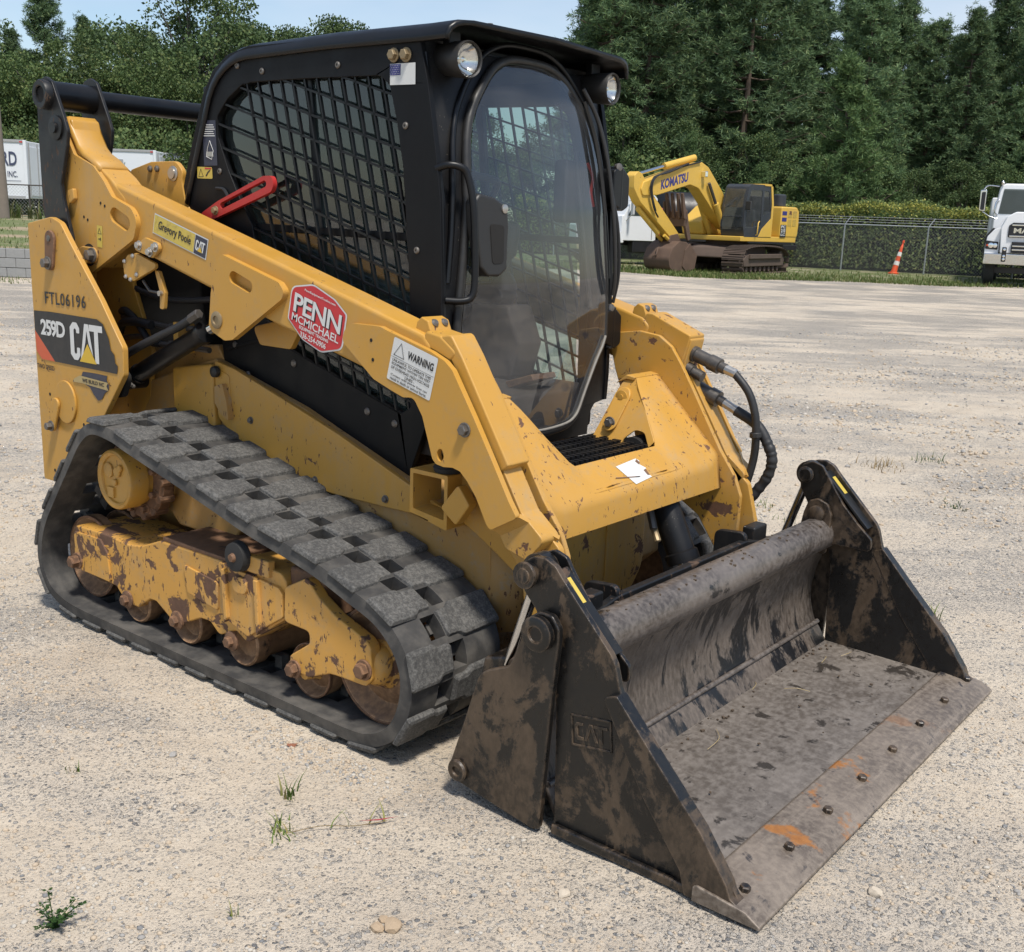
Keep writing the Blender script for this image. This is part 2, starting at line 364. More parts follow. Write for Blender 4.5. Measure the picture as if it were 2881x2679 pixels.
def glass(name, tint, refl=1.0, dust=0.06, dcol=(0.5, 0.5, 0.5), streak=None):
    m = bpy.data.materials.new(name); m.use_nodes = True; t = m.node_tree; t.nodes.clear(); M[name] = m
    o = t.nodes.new('ShaderNodeOutputMaterial'); tr = t.nodes.new('ShaderNodeBsdfTransparent'); tr.inputs[0].default_value = (*tint, 1)
    gl = t.nodes.new('ShaderNodeBsdfGlossy'); gl.inputs['Roughness'].default_value = 0.03; gl.inputs[0].default_value = (1, 1, 1, 1)
    fr = t.nodes.new('ShaderNodeFresnel'); ge = t.nodes.new('ShaderNodeNewGeometry'); ir = t.nodes.new('ShaderNodeMapRange'); ir.inputs['To Min'].default_value = 1.5; ir.inputs['To Max'].default_value = 1 / 1.5; t.links.new(ge.outputs['Backfacing'], ir.inputs['Value']); t.links.new(ir.outputs[0], fr.inputs[0])
    mu = t.nodes.new('ShaderNodeMath'); mu.operation = 'MULTIPLY'; mu.inputs[1].default_value = refl
    a = t.nodes.new('ShaderNodeMixShader'); t.links.new(fr.outputs[0], mu.inputs[0]); t.links.new(mu.outputs[0], a.inputs[0]); t.links.new(tr.outputs[0], a.inputs[1]); t.links.new(gl.outputs[0], a.inputs[2])
    df = t.nodes.new('ShaderNodeBsdfDiffuse'); df.inputs[0].default_value = (*dcol, 1)
    tx = t.nodes.new('ShaderNodeTexCoord'); nz = t.nodes.new('ShaderNodeTexNoise'); nz.inputs['Scale'].default_value = 5; nz.inputs['Detail'].default_value = 6
    mr = t.nodes.new('ShaderNodeMapRange'); mr.inputs['From Min'].default_value = 0.3; mr.inputs['From Max'].default_value = 0.75; mr.inputs['To Min'].default_value = dust * 0.5; mr.inputs['To Max'].default_value = dust * 1.6
    t.links.new(tx.outputs['Object'], nz.inputs['Vector']); t.links.new(nz.outputs['Fac'], mr.inputs['Value'])
    b2 = t.nodes.new('ShaderNodeMixShader'); t.links.new(mr.outputs[0], b2.inputs[0]); t.links.new(a.outputs[0], b2.inputs[1]); t.links.new(df.outputs[0], b2.inputs[2])
    t.links.new(b2.outputs[0], o.inputs[0]); return m
glass('door_glass', (0.80, 0.82, 0.83), 1.6, 0.055, (0.40, 0.42, 0.46))
glass('side_glass', (0.46, 0.62, 0.57), 1.7, 0.045, (0.35, 0.45, 0.45))  # tinted glass; blue-green reflection also put into tint and diffuse film
glass('lamp_glass', (0.92, 0.92, 0.90), 1.0, 0.03)
glass('truck_glass', (0.20, 0.24, 0.25), 1.0, 0.03)
glass('clear_glass', (0.62, 0.68, 0.66), 1.2, 0.05)
# ------------------------------------------------------------------ the compact track loader (x forward, near side y < 0)
LD = empty('compact_track_loader')
tag(LD, 'dusty yellow and black compact track loader with enclosed cab, rubber tracks and open bucket', 'track loader')
NY = Vector((0, -1, 0))
# ---- rubber track: belt with two staggered rows of drive slots, lugs in two interlocking rows
BELT = [(-0.570, .753), (-0.45, .746), (-0.356, .722), (-0.09, .660), (.116, .610), (.31, .562), (.50, .526), (.63, .496), (.75, .458), (.866, .419), (.932, .368), (.968, .31), (.976, .248),
        (.961, .178), (.925, .118), (.86, .076), (.78, .060), (.60, .058), (.2, .058), (-.2, .058), (-.5, .058), (-.72, .060), (-.84, .074), (-.925, .112), (-.968, .19), (-.962, .27), (-.925, .355), (-.84, .470), (-.735, .603), (-.653, .703)]
pts = cr_([(x, z, 0) for x, z in BELT], 12, True)
seg = [(pts[(i + 1) % len(pts)] - pts[i]).length for i in range(len(pts))]
LEN = sum(seg); NP = 28; SUBS = 8; NS = NP * SUBS
cum = [0]
for s_ in seg: cum.append(cum[-1] + s_)
def path_at(d):
    d %= LEN; i = max(0, np.searchsorted(cum, d, 'right') - 1); i = min(i, len(seg) - 1)
    t = (d - cum[i]) / seg[i]; p = pts[i].lerp(pts[(i + 1) % len(pts)], t)
    a = pts[i - 1]; c = pts[(i + 2) % len(pts)]; tn = (c - a).normalized()
    nr = Vector((-tn.y, tn.x, 0))                       # outward (path runs clockwise seen from +z of (x,z))
    return p, tn, nr
def build_belt():
    Y = [-0.910, -0.800, -0.738, -0.676, -0.510]; TH = 0.047
    bm = bmesh.new(); cell = {}
    P = [path_at(k * LEN / NS) for k in range(NS)]
    def vert(k, j, top):
        key = (k % NS, j, top)
        if key not in cell:
            p, tn, nr = P[k % NS]
            e = 0.006 if (j in (0, 4) and top) else 0.0
            q = p + nr * ((TH - e) if top else 0.0)
            cell[key] = bm.verts.new((q.x, Y[j] + (0.006 if j == 0 and top else 0) - (0.006 if j == 4 and top else 0), q.y))
        return cell[key]
    def solid(k, j):
        ph = k % SUBS
        if j == 1: return ph not in (4, 5, 6)
        if j == 2: return ph not in (0, 1, 2)
        return 0 <= j < 4
    for k in range(NS):
        for j in range(4):
            if not solid(k, j): continue
            for top in (0, 1): 
                q = [vert(k, j, top), vert(k + 1, j, top), vert(k + 1, j + 1, top), vert(k, j + 1, top)]
                bm.faces.new(q if top else q[::-1])
            for jj, a in ((j - 1, j), (j + 1, j + 1)):
                if not (0 <= jj < 4) or not solid(k, jj): bm.faces.new((vert(k, a, 0), vert(k + 1, a, 0), vert(k + 1, a, 1), vert(k, a, 1)))
            for kk, a in ((k - 1, k), (k + 1, k + 1)):
                if not solid(kk % NS, j): bm.faces.new((vert(a, j, 0), vert(a, j + 1, 0), vert(a, j + 1, 1), vert(a, j, 1)))
    return bmo('rubber_track', bm, 'belt_rubber', LD, 30)
trk = build_belt()
PITCH = LEN / NP
def lug_mesh(w, outer):
    l, l2, h = PITCH * .70, PITCH * .52, 0.012; w1 = .102 if outer else .160; bm = bmesh.new()
    # local: x along the belt, y across, z outward; the inner end is narrower and leaves the drive slots open
    def ring(e, z):
        a, c = l / 2 - e, l2 / 2 - e
        q = [(-a, e), (a * .96, e), (a, w1), (c, w1 + .018), (c, w - e * .6), (-c, w - e * .6), (-c, w1 + .018), (-a, w1)]
        if not outer: q = [(x, w - y) for x, y in q]
        return [bm.verts.new((x, y, z)) for x, y in q]
    r = [ring(-.004, -.008), ring(.001, h * .55), ring(.006, h)]
    bm.faces.new(r[0][::-1]); bm.faces.new(r[-1])
    for a, c in zip(r, r[1:]):
        for i in range(8): bm.faces.new((a[i], a[(i + 1) % 8], c[(i + 1) % 8], c[i]))
    me = bpy.data.meshes.new('tread_lug'); bmesh.ops.recalc_face_normals(bm, faces=bm.faces[:]); bm.to_mesh(me); bm.free()
    return me
LUGS = []
for row, (y0, w, ph, outer) in enumerate(((-0.911, 0.170, 1.5, True), (-0.734, 0.225, 5.5, False))):
    me = lug_mesh(w, outer); me.materials.append(M['tread_rubber'])
    for k in range(NP):
        p, tn, nr = path_at((k + ph / SUBS) * PITCH)
        o = bpy.data.objects.new('tread_lug', me); COL.objects.link(o); o.parent = trk
        q = p + nr * 0.046
        ax, az = Vector((tn.x, 0, tn.y)), Vector((nr.x, 0, nr.y)); ay = Vector((0, 1, 0))
        o.matrix_basis = Matrix(((ax.x, ay.x, az.x, q.x), (ax.y, ay.y, az.y, y0), (ax.z, ay.z, az.z, q.y), (0, 0, 0, 1)))
        if k == 0: bev(o, 0.005, 1)
        else:
            m = o.modifiers.new('bevel', 'BEVEL'); m.width = 0.005; m.segments = 1
        LUGS.append(o)
bm = bmesh.new(); box_bm(bm, (0, 0, -.02), (.034, .030, .045)); gme = bpy.data.meshes.new('guide_tooth'); bm.to_mesh(gme); bm.free(); gme.materials.append(M['belt_rubber'])
for k in range(NP * 2):                                     # guide teeth on the belt's inside
    p, tn, nr = path_at((k + .3) * PITCH / 2); o = bpy.data.objects.new('guide_tooth', gme); COL.objects.link(o); o.parent = trk
    o.matrix_basis = Matrix(((tn.x, 0, nr.x, p.x), (0, 1, 0, -.735 if k % 2 else -.685), (tn.y, 0, nr.y, p.y), (0, 0, 0, 1)))

# ---- track frame with rollers, idlers and drive
UC = [(-0.803, .362), (-0.602, .368), (-0.443, .361), (-0.364, .372), (-0.249, .416), (0.131, .421), (.20, .45), (.40, .45), (.430, .425), (.430, .307), (.228, .169), (.172, .196), (.08, .155), (.031, .191),
      (-.021, .189), (-.138, .136), (-.201, .142), (-.282, .184), (-.32, .183), (-.4, .131), (-.479, .135), (-.536, .18), (-.701, .189), (-.755, .189), (-.804, .246)]
TF = prism('track_frame', rnd(UC, [.02, 0, .03, .03, .03, .02, .02, .03, .03, .03, .03, .02, .03, .02, .02, .03, .03, .02, .02, .03, .03, .02, 0, .03, .03], 4), -0.860, -0.60, 'yellow_rusty', LD, b=.006)
prism('end_plate', rnd([(-.800, .34), (-.62, .345), (-.575, .30), (-.56, .19), (-.70, .192), (-.755, .192), (-.800, .248)], .015), -0.868, -0.858, 'yellow_rusty', TF, b=.003)
prism('cover_plate', rnd([(-.105, .365), (.085, .345), (.085, .245), (-.085, .268)], .012), -0.867, -0.858, 'yellow_rusty', TF, b=.003)
box('top_plate', (-.06, -.74, .424), (.36, .225, .016), 'rusty_iron', TF, b=.004)
prism('spring_box', rnd([(.10, .425), (.405, .405), (.425, .385), (.425, .31), (.25, .20), (.13, .235)], .015), -0.875, -0.855, 'yellow_rusty', TF, b=.004)
for x in (.135, .30): prism('rib', [(x, .41), (x + .018, .41), (x + .026, .245), (x + .012, .225)], -0.890, -0.872, 'yellow_rusty', TF, b=.003)
prism('grease_cap', rnd([(.19, .40), (.26, .40), (.26, .345), (.19, .345)], .025), -0.886, -0.872, 'yellow_rusty', TF, b=.003)
box('bracket', (.275, -.86, .452), (.17, .03, .055), 'yellow_rusty', TF, b=.005)
lathe('guide_wheel', (.222, -.905, .470), (0, 1, 0), [(0, .030), (.004, .047), (.03, .052), (.036, .048)], 'rubber', TF, 28)
lathe('axle_bolt', (.222, -.915, .470), (0, 1, 0), [(0, .012), (.012, .017), (.03, .017)], 'rusty_iron', TF, 10)
for x, z in ((-.46, .148), (-.155, .148), (.15, .155)):
    r = lathe('track_roller', (x + .028, -.845, z), (0, 1, 0), [(.035, .020), (.030, .058), (.006, .074), (0, .079), (.006, .085), (.055, .086), (.075, .074), (.19, .074), (.21, .086), (.25, .086)], 'roller_iron', TF, 32)
    hexbolt('bolt', (x, -.862, z), NY, .020, 'rusty_iron', TF, .02)
    lathe('axle_boss', (x, -.858, z), NY, [(0, .034), (.008, .034), (.012, .028)], 'rusty_iron', TF, 16)
hexbolt('bolt', (-.778, -.868, .227), NY, .024, 'rusty_iron', TF, .03)
IA = [(.441, .417), (.544, .472), (.600, .420), (.675, .381), (.801, .342), (.822, .323), (.829, .222), (.803, .196), (.676, .192), (.647, .189), (.550, .149), (.488, .150), (.452, .191), (.555, .262), (.554, .30), (.435, .302)]
prism('idler_arm', rnd(IA, .022, 4), -0.878, -0.835, 'yellow_rusty', TF, b=.006)
box('arm_block', (.50, -.74, .40), (.16, .20, .15), 'rusty_iron', TF, b=.012)
for x, z, r in ((.488, .161, .022), (.799, .249, .024)): hexbolt('bolt', (x, -.878, z), NY, r, 'rusty_iron', TF, .022)
def wheel(nm, x, z, r, y0, w, hub=True):
    o = lathe(nm, (x, y0, z), (0, 1, 0), [(.012, r * .30), (.038, r * .70), (.030, r * .80), (.004, r * .90), (0, r * .94), (.006, r), (w, r), (w + .005, r * .9)], 'roller_iron', TF, 44)
    lathe('rim', (x, y0 + .004, z), (0, 1, 0), [(0, r * .93), (-.006, r * .96), (-.004, r), (.01, r)], 'rusty_iron', o, 44, False)
    if hub: lathe('hub', (x, y0 - .030, z), (0, 1, 0), [(0, r * .16), (.004, r * .24), (.03, r * .30), (.05, r * .42)], 'yellow_rusty', o, 28)
    return o
wheel('bogie_wheel', .515, .150, .090, -.838, .06)
wheel('bogie_wheel', .515, .150, .090, -.660, .06)
wheel('front_idler', .805, .247, .183, -.826, .05)
wheel('front_idler', .805, .247, .183, -.660, .05)
lathe('idler_hub', (.800, -.868, .249), (0, 1, 0), [(0, .030), (.01, .050), (.03, .062), (.05, .066), (.20, .066)], 'yellow_rusty', TF, 28)
wheel('rear_idler', -.795, .225, .160, -.800, .045)
wheel('rear_idler', -.795, .225, .160, -.665, .045)
DM = lathe('drive_motor', (-.555, -.842, .578), (0, 1, 0), [(.016, .001), (.016, .086), (.008, .089), (.004, .096), (0, .100), (.004, .108), (.012, .112), (.075, .113), (.08, .106), (.085, .106), (.12, .108), (.20, .118)], 'yellow_chipped', TF, 48)
prism('cast_rib', [(-.61, .545), (-.57, .545), (-.57, .505), (-.61, .505)], -.834, -.824, 'yellow_chipped', DM, b=.002)
for dx, dz, rr in ((-.045, .028, .028), (.012, .03, .020), (-.006, -.012, .013), (.030, .046, .013)): lathe('plug', (-.555 + dx, -.828, .578 + dz), NY, [(0, rr), (.006, rr), (.009, rr * .8)], 'yellow_chipped', DM, 20)
SP = lathe('sprocket', (-.555, -.745, .578), (0, 1, 0), [(0, .10), (0, .150), (.010, .160), (.05, .160), (.06, .150), (.06, .10)], 'rusty_iron', TF, 40)
for k in range(14):
    a = 2 * math.pi * k / 14
    lathe('drive_roller', (-.555 + .152 * math.cos(a), -.748, .578 + .152 * math.sin(a)), (0, 1, 0), [(0, .014), (.004, .017), (.06, .017), (.064, .014)], 'rusty_iron', SP, 10)
for k in range(9):
    a = 2 * math.pi * k / 9 + .3
    hexbolt('bolt', (-.555 + .128 * math.cos(a), -.745, .578 + .128 * math.sin(a)), NY, .013, 'rusty_iron', SP, .02)
prism('hanger', [(-.42, .60), (-.20, .56), (-.05, .46), (-.10, .40), (-.42, .40), (-.55, .50)], -.66, -.50, 'yellow_dirty', TF, b=.01)
tube('suspension_axle', [(.42, -.62, .34), (.42, -.3, .34)], .05, 'yellow_dirty', TF, 16)

mirror_tree(trk, LD).name = 'rubber_track'; mirror_tree(TF, LD).name = 'track_frame'
# ---- chassis
CH = [(-0.40, 1.012), (.089, .892), (.70, .690), (.80, .640), (.951, .605), (.957, .36), (.86, .27), (-0.9, .27), (-1.06, .42), (-1.06, .80), (-0.62, .95)]
CS = prism('chassis', CH, -0.498, 0.498, 'yellow_dirty', LD, b=.008)
FP = [(-0.374, 1.010), (-0.255, .990), (.089, .892), (.286, .834), (.70, .692), (.776, .668), (.783, .655), (.770, .628), (.547, .624), (.258, .622), (.05, .64), (-.20, .70), (-.36, .80)]
prism('side_panel', rnd(FP, [.01, .01, 0, 0, .02, .015, .01, .012, 0, .02, .03, .03, .03], 4), -0.520, -0.50, 'yellow_chipped', CS, b=.009, seg=3)
prism('access_cover', rnd([(-.372, .985), (-.285, .965), (-.282, .90), (-.30, .86), (-.36, .845)], .02), -0.5235, -0.519, 'yellow', CS, b=.002)
for x, z in ((-.167, .816), (.178, .656), (.52, .652)): hexbolt('bolt', (x, -.520, z), NY, .010, 'bolt_steel', CS)
lathe('knob', (-.352, -.523, .972), NY, [(0, .018), (.006, .022), (.02, .020), (.024, .014)], 'plastic_black', CS, 14)
bm = bmesh.new()
f3 = [(.957, -.498), (1.03, -.40), (.945, -.385), (.945, -.36)]
for (a, c) in zip(f3, f3[1:]):
    q = [bm.verts.new((a[0], a[1], .30)), bm.verts.new((c[0], c[1], .30)), bm.verts.new((c[0], c[1], .605)), bm.verts.new((a[0], a[1], .605))]; bm.faces.new(q)
o = bmo('corner_plate', bm, 'yellow_dirty', CS, 30); o.modifiers.new('solid', 'SOLIDIFY').thickness = .012
prism('front_plate', rnd([(-.38, .66), (.38, .66), (.38, .33), (.30, .24), (-.30, .24), (-.38, .33)], [.02, .02, .12, .10, .10, .12], 8), .90, .965, 'yellow_worn', CS, f=lambda u, v, w: (w, u, v), b=.018, seg=3)
tube('tow_loop', cr_([(.966, -.10, .36), (1.01, -.10, .34), (1.03, -.10, .29), (1.00, -.10, .25), (.962, -.10, .26)], 5), .012, 'rusty_iron', CS, 8)
box('seam', (.967, .12, .48), (.006, .010, .30), 'yellow_worn', CS, b=.002)
BB = prism('stop_bracket', rnd([(.705, .80), (.86, .80), (.86, .63), (.705, .66)], .006), -.60, -.47, 'yellow', CS, holes=[rnd([(.718, .787), (.847, .787), (.847, .66), (.718, .675)], .004)], b=.003)
prism('stop_plate', rnd([(.922, .789), (.969, .733), (.917, .662), (.853, .706)], .012), -.625, -.585, 'yellow', CS, b=.005)
lathe('rubber_stop', (.82, -.55, .801), (0, 0, 1), [(0, .045), (.014, .05), (.022, .04)], 'rubber', CS, 20)
# engine bay and hood behind the cab
prism('rear_body', rnd([(-1.10, 1.62), (-.66, 1.60), (-.58, 1.0), (-.62, .80), (-1.10, .46), (-1.16, .5), (-1.16, 1.5)], .04), -.40, .40, 'cavity_shade', CS, b=.01)  # solid box, shade of the open bay put into its colour
prism('rear_door', rnd([(-1.235, 1.44), (-1.17, 1.47), (-1.17, .46), (-1.235, .46)], .02), -.66, .66, 'yellow', CS, b=.01)
box('tow_step', (-1.27, -.62, .52), (.06, .10, .02), 'black_worn', CS)
prism('inner_bracket', rnd([(-1.03, 1.60), (-.93, 1.690), (-.80, 1.718), (-.64, 1.720), (-.598, 1.684), (-.606, 1.646), (-.59, 1.58), (-.52, 1.50), (-.9, 1.45)], [.02, .02, .03, .05, .05, .05, .04, .02, .02]), -.475, -.455, 'yellow', CS, b=.004)
lathe('pin', (-.655, -.476, 1.675), NY, [(0, .028), (.004, .028), (.006, .020), (.012, .020)], 'bolt_zinc', CS, 20)
for x in (-.80, -.755): lathe('pin', (x, -.476, 1.692), NY, [(0, .012), (.006, .012), (.010, .008)], 'bolt_steel', CS, 12)
# sloping inner wall and pipes under the arm
prism('inner_wall', rnd([(-1.05, .99), (-.42, 1.06), (-.36, .98), (-.36, .78), (-.62, .74), (-1.0, .76)], .02), -.47, -.44, 'yellow_dirty', CS, b=.006)
prism('inner_wall', rnd([(-.62, .96), (-.37, 1.0), (-.36, .62), (-.62, .60)], .02), -.535, -.495, 'yellow_chipped', CS, b=.012)
prism('valve_bracket', rnd([(-.345, .92), (-.30, .935), (-.275, .87), (-.265, .80), (-.31, .82), (-.345, .86)], .008), -.545, -.515, 'yellow_dirty', CS, b=.004)
tube('hydraulic_pipe', cr_([(-.99, -.50, 1.12), (-.80, -.52, 1.115), (-.62, -.53, 1.11), (-.45, -.53, 1.12), (-.30, -.54, 1.15)], 6), .012, 'fitting', CS, 10)
tube('hydraulic_pipe', cr_([(-.95, -.52, 1.04), (-.80, -.54, 1.06), (-.68, -.55, 1.045), (-.52, -.55, 1.05), (-.36, -.55, 1.05)], 6), .011, 'fitting', CS, 10)
tube('hydraulic_hose', cr_([(-1.02, -.50, 1.05), (-.93, -.54, 1.10), (-.82, -.55, 1.115), (-.72, -.55, 1.11)], 6), .017, 'hose_black', CS, 10)
tube('hydraulic_hose', cr_([(-1.0, -.50, 1.14), (-.92, -.53, 1.15), (-.84, -.54, 1.12), (-.74, -.55, 1.05), (-.66, -.55, 1.045)], 6), .014, 'hose_black', CS, 10)
tube('hydraulic_hose', cr_([(-1.0, -.48, 1.25), (-.7, -.50, 1.21), (-.4, -.50, 1.23), (-.25, -.49, 1.27)], 6), .012, 'hose_black', CS, 8)
for a, c in (((-.62, -.53, 1.11), (-.55, -.53, 1.112)), ((-.60, -.55, 1.048), (-.54, -.55, 1.05))): rod('fitting', a, c, .019, 'fitting', CS, 6)
prism('pipe_clamp', rnd([(-.545, 1.14), (-.515, 1.14), (-.515, 1.02), (-.545, 1.02)], .008), -.575, -.50, 'yellow', CS, b=.003)

# ---- tower plates at the rear, outside the arms
TW = [(-1.242, 1.472), (-1.067, 1.501), (-1.003, 1.482), (-.930, 1.400), (-.749, 1.208), (-.684, 1.128), (-.615, 1.045), (-.618, .943), (-.754, .781), (-.86, .66), (-.99, .52), (-1.10, .452), (-1.231, .449)]
TP = prism('tower_plate', rnd(TW, [.01, .06, .05, .02, 0, 0, .03, .03, .02, .02, .02, .03, .012]), -.742, -.718, 'yellow_chipped', LD, b=.004)
prism('tower_inner', rnd([(-1.235, 1.44), (-1.06, 1.46), (-.98, 1.40), (-.80, 1.0), (-.82, .82), (-.98, .60), (-1.235, .52)], .03), -.500, -.480, 'yellow_chipped', TP, b=.004)
box('tower_back', (-1.232, -.61, .96), (.018, .235, .99), 'yellow_chipped', TP, b=.004)
def link_plate(nm, a, c, r, y, parent, mat):
    a, c = Vector(a), Vector(c); d = (c - a).normalized(); n = Vector((-d.y, d.x)); out = []
    for k in range(11):
        t = math.pi * k / 10; out.append(tuple(a + n * r * math.cos(t) - d * r * math.sin(t)))
    for k in range(11):
        t = math.pi * k / 10; out.append(tuple(c - n * r * .85 * math.cos(t) + d * r * .85 * math.sin(t)))
    return prism(nm, out, y - .012, y, mat, parent, b=.004)
link_plate('pin_lock', (-1.067, 1.417), (-1.080, 1.328), .034, -.742, TP, 'rusty_iron')
hexbolt('bolt', (-1.081, -.755, 1.327), NY, .019, 'bolt_steel', TP, .02); lathe('pin', (-1.066, -.755, 1.420), NY, [(0, .012), (.003, .012), (.004, .004)], 'bolt_steel', TP, 12)
prism('boss', [( -1.02 + .075 * math.cos(t) , .795 + .085 * math.sin(t)) for t in [2 * math.pi * k / 28 for k in range(28)]], -.752, -.742, 'yellow_chipped', TP, b=.003)
link_plate('pin_lock', (-1.077, .780), (-1.108, .690), .026, -.752, TP, 'yellow_chipped')
hexbolt('bolt', (-1.110, -.764, .689), NY, .016, 'bolt_steel', TP, .02)
for x, z in ((-1.145, .81), (-1.135, .72), (-.905, .72), (-1.14, .50), (-1.06, .50)): lathe('hole', (x, -.7425, z), NY, [(0, .007), (.001, .006)], 'cavity_shade', TP, 10)  # flat discs coloured with the holes' inner shade
def at(y): return lambda u, v: (u, y, v)
D = at(-.7445)
# numbers and sheets printed on the tower
dec = sheet('model_decal', [(-1.228, 1.135), (-1.10, 1.139), (-.775, 1.137), (-.735, 1.122), (-.700, 1.07), (-.69, 1.03), (-.668, 1.015), (-.664, .985), (-.648, .975), (-.655, .946), (-1.088, .946), (-1.228, 1.058)], 'print_black', TP, D)
D2 = lambda u, v: (u, -.7460, v)
lettering('lettering', '259D', (-1.180, -.7460, 1.043), (.180, 0, 0), (0, 0, .064), 'print_white', dec, .035, .82)
sheet('red_flash', [(-1.228, 1.058), (-1.088, .946), (-1.185, .946), (-1.224, .975)], 'print_orange', TP, D)
def bar_letters(parent, f, w=1.0, h=1.0):
    # C, A and T of heavy even bars, the A over a yellow triangle
    C = rnd([(.30, .72), (.30, .86), (.22, 1.0), (.10, 1.0), (0, .86), (0, .14), (.10, 0), (.22, 0), (.30, .14), (.30, .34), (.20, .34), (.20, .20), (.16, .15), (.12, .20), (.12, .80), (.16, .85), (.20, .80), (.20, .72)], .03, 3)
    A = [(.30, .0), (.46, 1.0), (.58, 1.0), (.70, .16), (.575, .46), (.55, .62), (.52, .82), (.47, .50), (.40, .24), (.34, 0)]
    T = [(.60, 1.0), (1.0, 1.0), (1.0, .83), (.87, .83), (.87, 0), (.75, 0), (.75, .83), (.60, .83)]
    for nm, pg in (('letter_c', C), ('letter_a', A), ('letter_t', T)): sheet(nm, [(x * w, y * h) for x, y in pg], 'print_white', parent, f)
    sheet('triangle', [(.28 * w, -.02 * h), (.80 * w, -.02 * h), (.54 * w, .48 * h)], 'print_gold', parent, lambda u, v: tuple(Vector(f(u, v)) + Vector((0, -.0012, 0))))
bar_letters(dec, lambda u, v: (-.965 + u, -.7460, .970 + v), .225, .143)
lettering('stencil_number', 'FTL06196', (-1.138, -.7445, 1.168), (.292, 0, .002), (0, 0, .048), 'print_black', TP, .012, 1.1)
lettering('lettering', 'TWO SPEED', (-1.229, -.7445, .908), (.132, 0, 0), (0, 0, .018), 'print_black', TP, .02)
nc = sheet('state_outline', [(-.965, .882), (-.955, .895), (-.905, .905), (-.890, .929), (-.80, .932), (-.721, .931), (-.728, .915), (-.712, .898), (-.716, .880), (-.745, .862), (-.765, .838), (-.792, .829), (-.822, .85), (-.845, .874), (-.883, .883)], 'print_navy', TP, D)
sheet('ribbon', [(-.955, .894), (-.91, .912), (-.715, .906), (-.728, .892), (-.715, .876), (-.90, .884), (-.955, .882)], 'print_tan', nc, D2)
lettering('lettering', 'WE BUILD NC', (-.893, -.7472, .889), (.150, 0, -.002), (0, 0, .015), 'print_black', nc, .03)

# ---- rear links (black) and the cross tube between them
LK = [(-1.184, 1.960), (-1.165, 2.0), (-1.117, 2.015), (-1.072, 1.995), (-1.056, 1.966), (-1.002, 1.866), (-.980, 1.816), (-.991, 1.761), (-1.044, 1.622), (-1.033, 1.565), (-.985, 1.42), (-1.03, 1.34), (-1.10, 1.34), (-1.14, 1.42), (-1.184, 1.516), (-1.187, 1.792)]
RL = prism('rear_link', rnd(LK, .03, 4), -.706, -.690, 'black_worn', LD, b=.004)
prism('inner_ear', rnd([(x - .135, z + .015) for x, z in LK], .03, 4), -.520, -.505, 'black_worn', RL, b=.004, f=lambda u, v, w: (u + .130, w, v))
lathe('pin_boss', (-1.112, -.735, 1.947), (0, 1, 0), [(.03, .030), (.003, .030), (0, .034), (0, .050), (.006, .054), (.03, .054)], 'black_worn', RL, 28)
lathe('tube_bore', (-1.112, -.725, 1.947), (0, 1, 0), [(0, .031), (.001, .031)], 'cavity_shade', RL, 20)
lathe('pin', (-1.052, -.712, 1.827), NY, [(-.004, .045), (.002, .045), (.004, .02), (.012, .02)], 'black_worn', RL, 20)
lathe('pin_sleeve', (-1.112, -.690, 1.947), (0, 1, 0), [(0, .053), (.17, .053)], 'black_paint', RL, 28)
CT = lathe('cross_tube', (-1.118, -.505, 1.947), (0, 1, 0), [(0, .037), (1.01, .037)], 'black_paint', LD, 28)

# ---- loader arm: rear plate, box beam, gussets, bent leg
ARM = [(-1.04, 1.70), (-.82, 1.645), (.016, 1.427), (.459, 1.311), (.797, 1.220), (.83, 1.19), (.80, 1.05), (.74, 1.036), (.615, 1.078), (.144, 1.190), (-.164, 1.273), (-.509, 1.362), (-.65, 1.40)]
AR = prism('loader_arm', ARM, -.652, -.535, 'yellow', LD, b=.014, seg=3)
RP = [(-1.051, 1.809), (-.999, 1.733), (-.871, 1.691), (-.808, 1.639), (-.757, 1.582), (-.636, 1.544), (-.601, 1.499), (-.629, 1.433), (-.910, 1.301), (-.964, 1.307), (-1.021, 1.394), (-1.081, 1.566), (-1.103, 1.623), (-1.086, 1.680)]
slot = lambda a, c, r: [tuple(Vector(a) + Vector((math.cos(t), math.sin(t))) * r) for t in [math.atan2(c[1] - a[1], c[0] - a[0]) + math.pi / 2 + math.pi * k / 8 for k in range(9)]] + [tuple(Vector(c) + Vector((math.cos(t), math.sin(t))) * r) for t in [math.atan2(c[1] - a[1], c[0] - a[0]) - math.pi / 2 + math.pi * k / 8 for k in range(9)]]
prism('rear_plate', rnd(RP, [.01, .02, .03, .03, .03, .05, .05, .03, .03, .03, .03, .03, .02, .02]), -.672, -.652, 'yellow_chipped', AR, b=.004, holes=[slot((-.745, 1.517), (-.675, 1.490), .028)])
prism('upright', rnd([(-1.075, 1.862), (-1.04, 1.868), (-1.02, 1.80), (-.985, 1.745), (-.88, 1.700), (-.80, 1.655), (-.70, 1.58), (-.66, 1.45), (-.90, 1.315), (-.98, 1.36), (-1.07, 1.58), (-1.10, 1.66)], .02), -.654, -.535, 'yellow', AR, b=.008)
bm = bmesh.new()
cap = [(-1.085, 1.872, 0), (-1.055, 1.874, 0), (-1.03, 1.83, .0), (-.99, 1.772, .0), (-.955, 1.745, 0), (-.90, 1.722, 0), (-.845, 1.690, 0)]
rows = [[bm.verts.new((x + dx, y, z + dz)) for x, z, _ in cap] for y, dz, dx in ((-.664, -.016, .0), (-.650, .0, .0), (-.545, .0, .0), (-.532, -.012, .0))]
for a, c in zip(rows, rows[1:]):
    for i in range(len(cap) - 1): bm.faces.new((a[i], a[i + 1], c[i + 1], c[i]))
o = bmo('upright_cover', bm, 'yellow', AR, 60); o.modifiers.new('solid', 'SOLIDIFY').thickness = .02
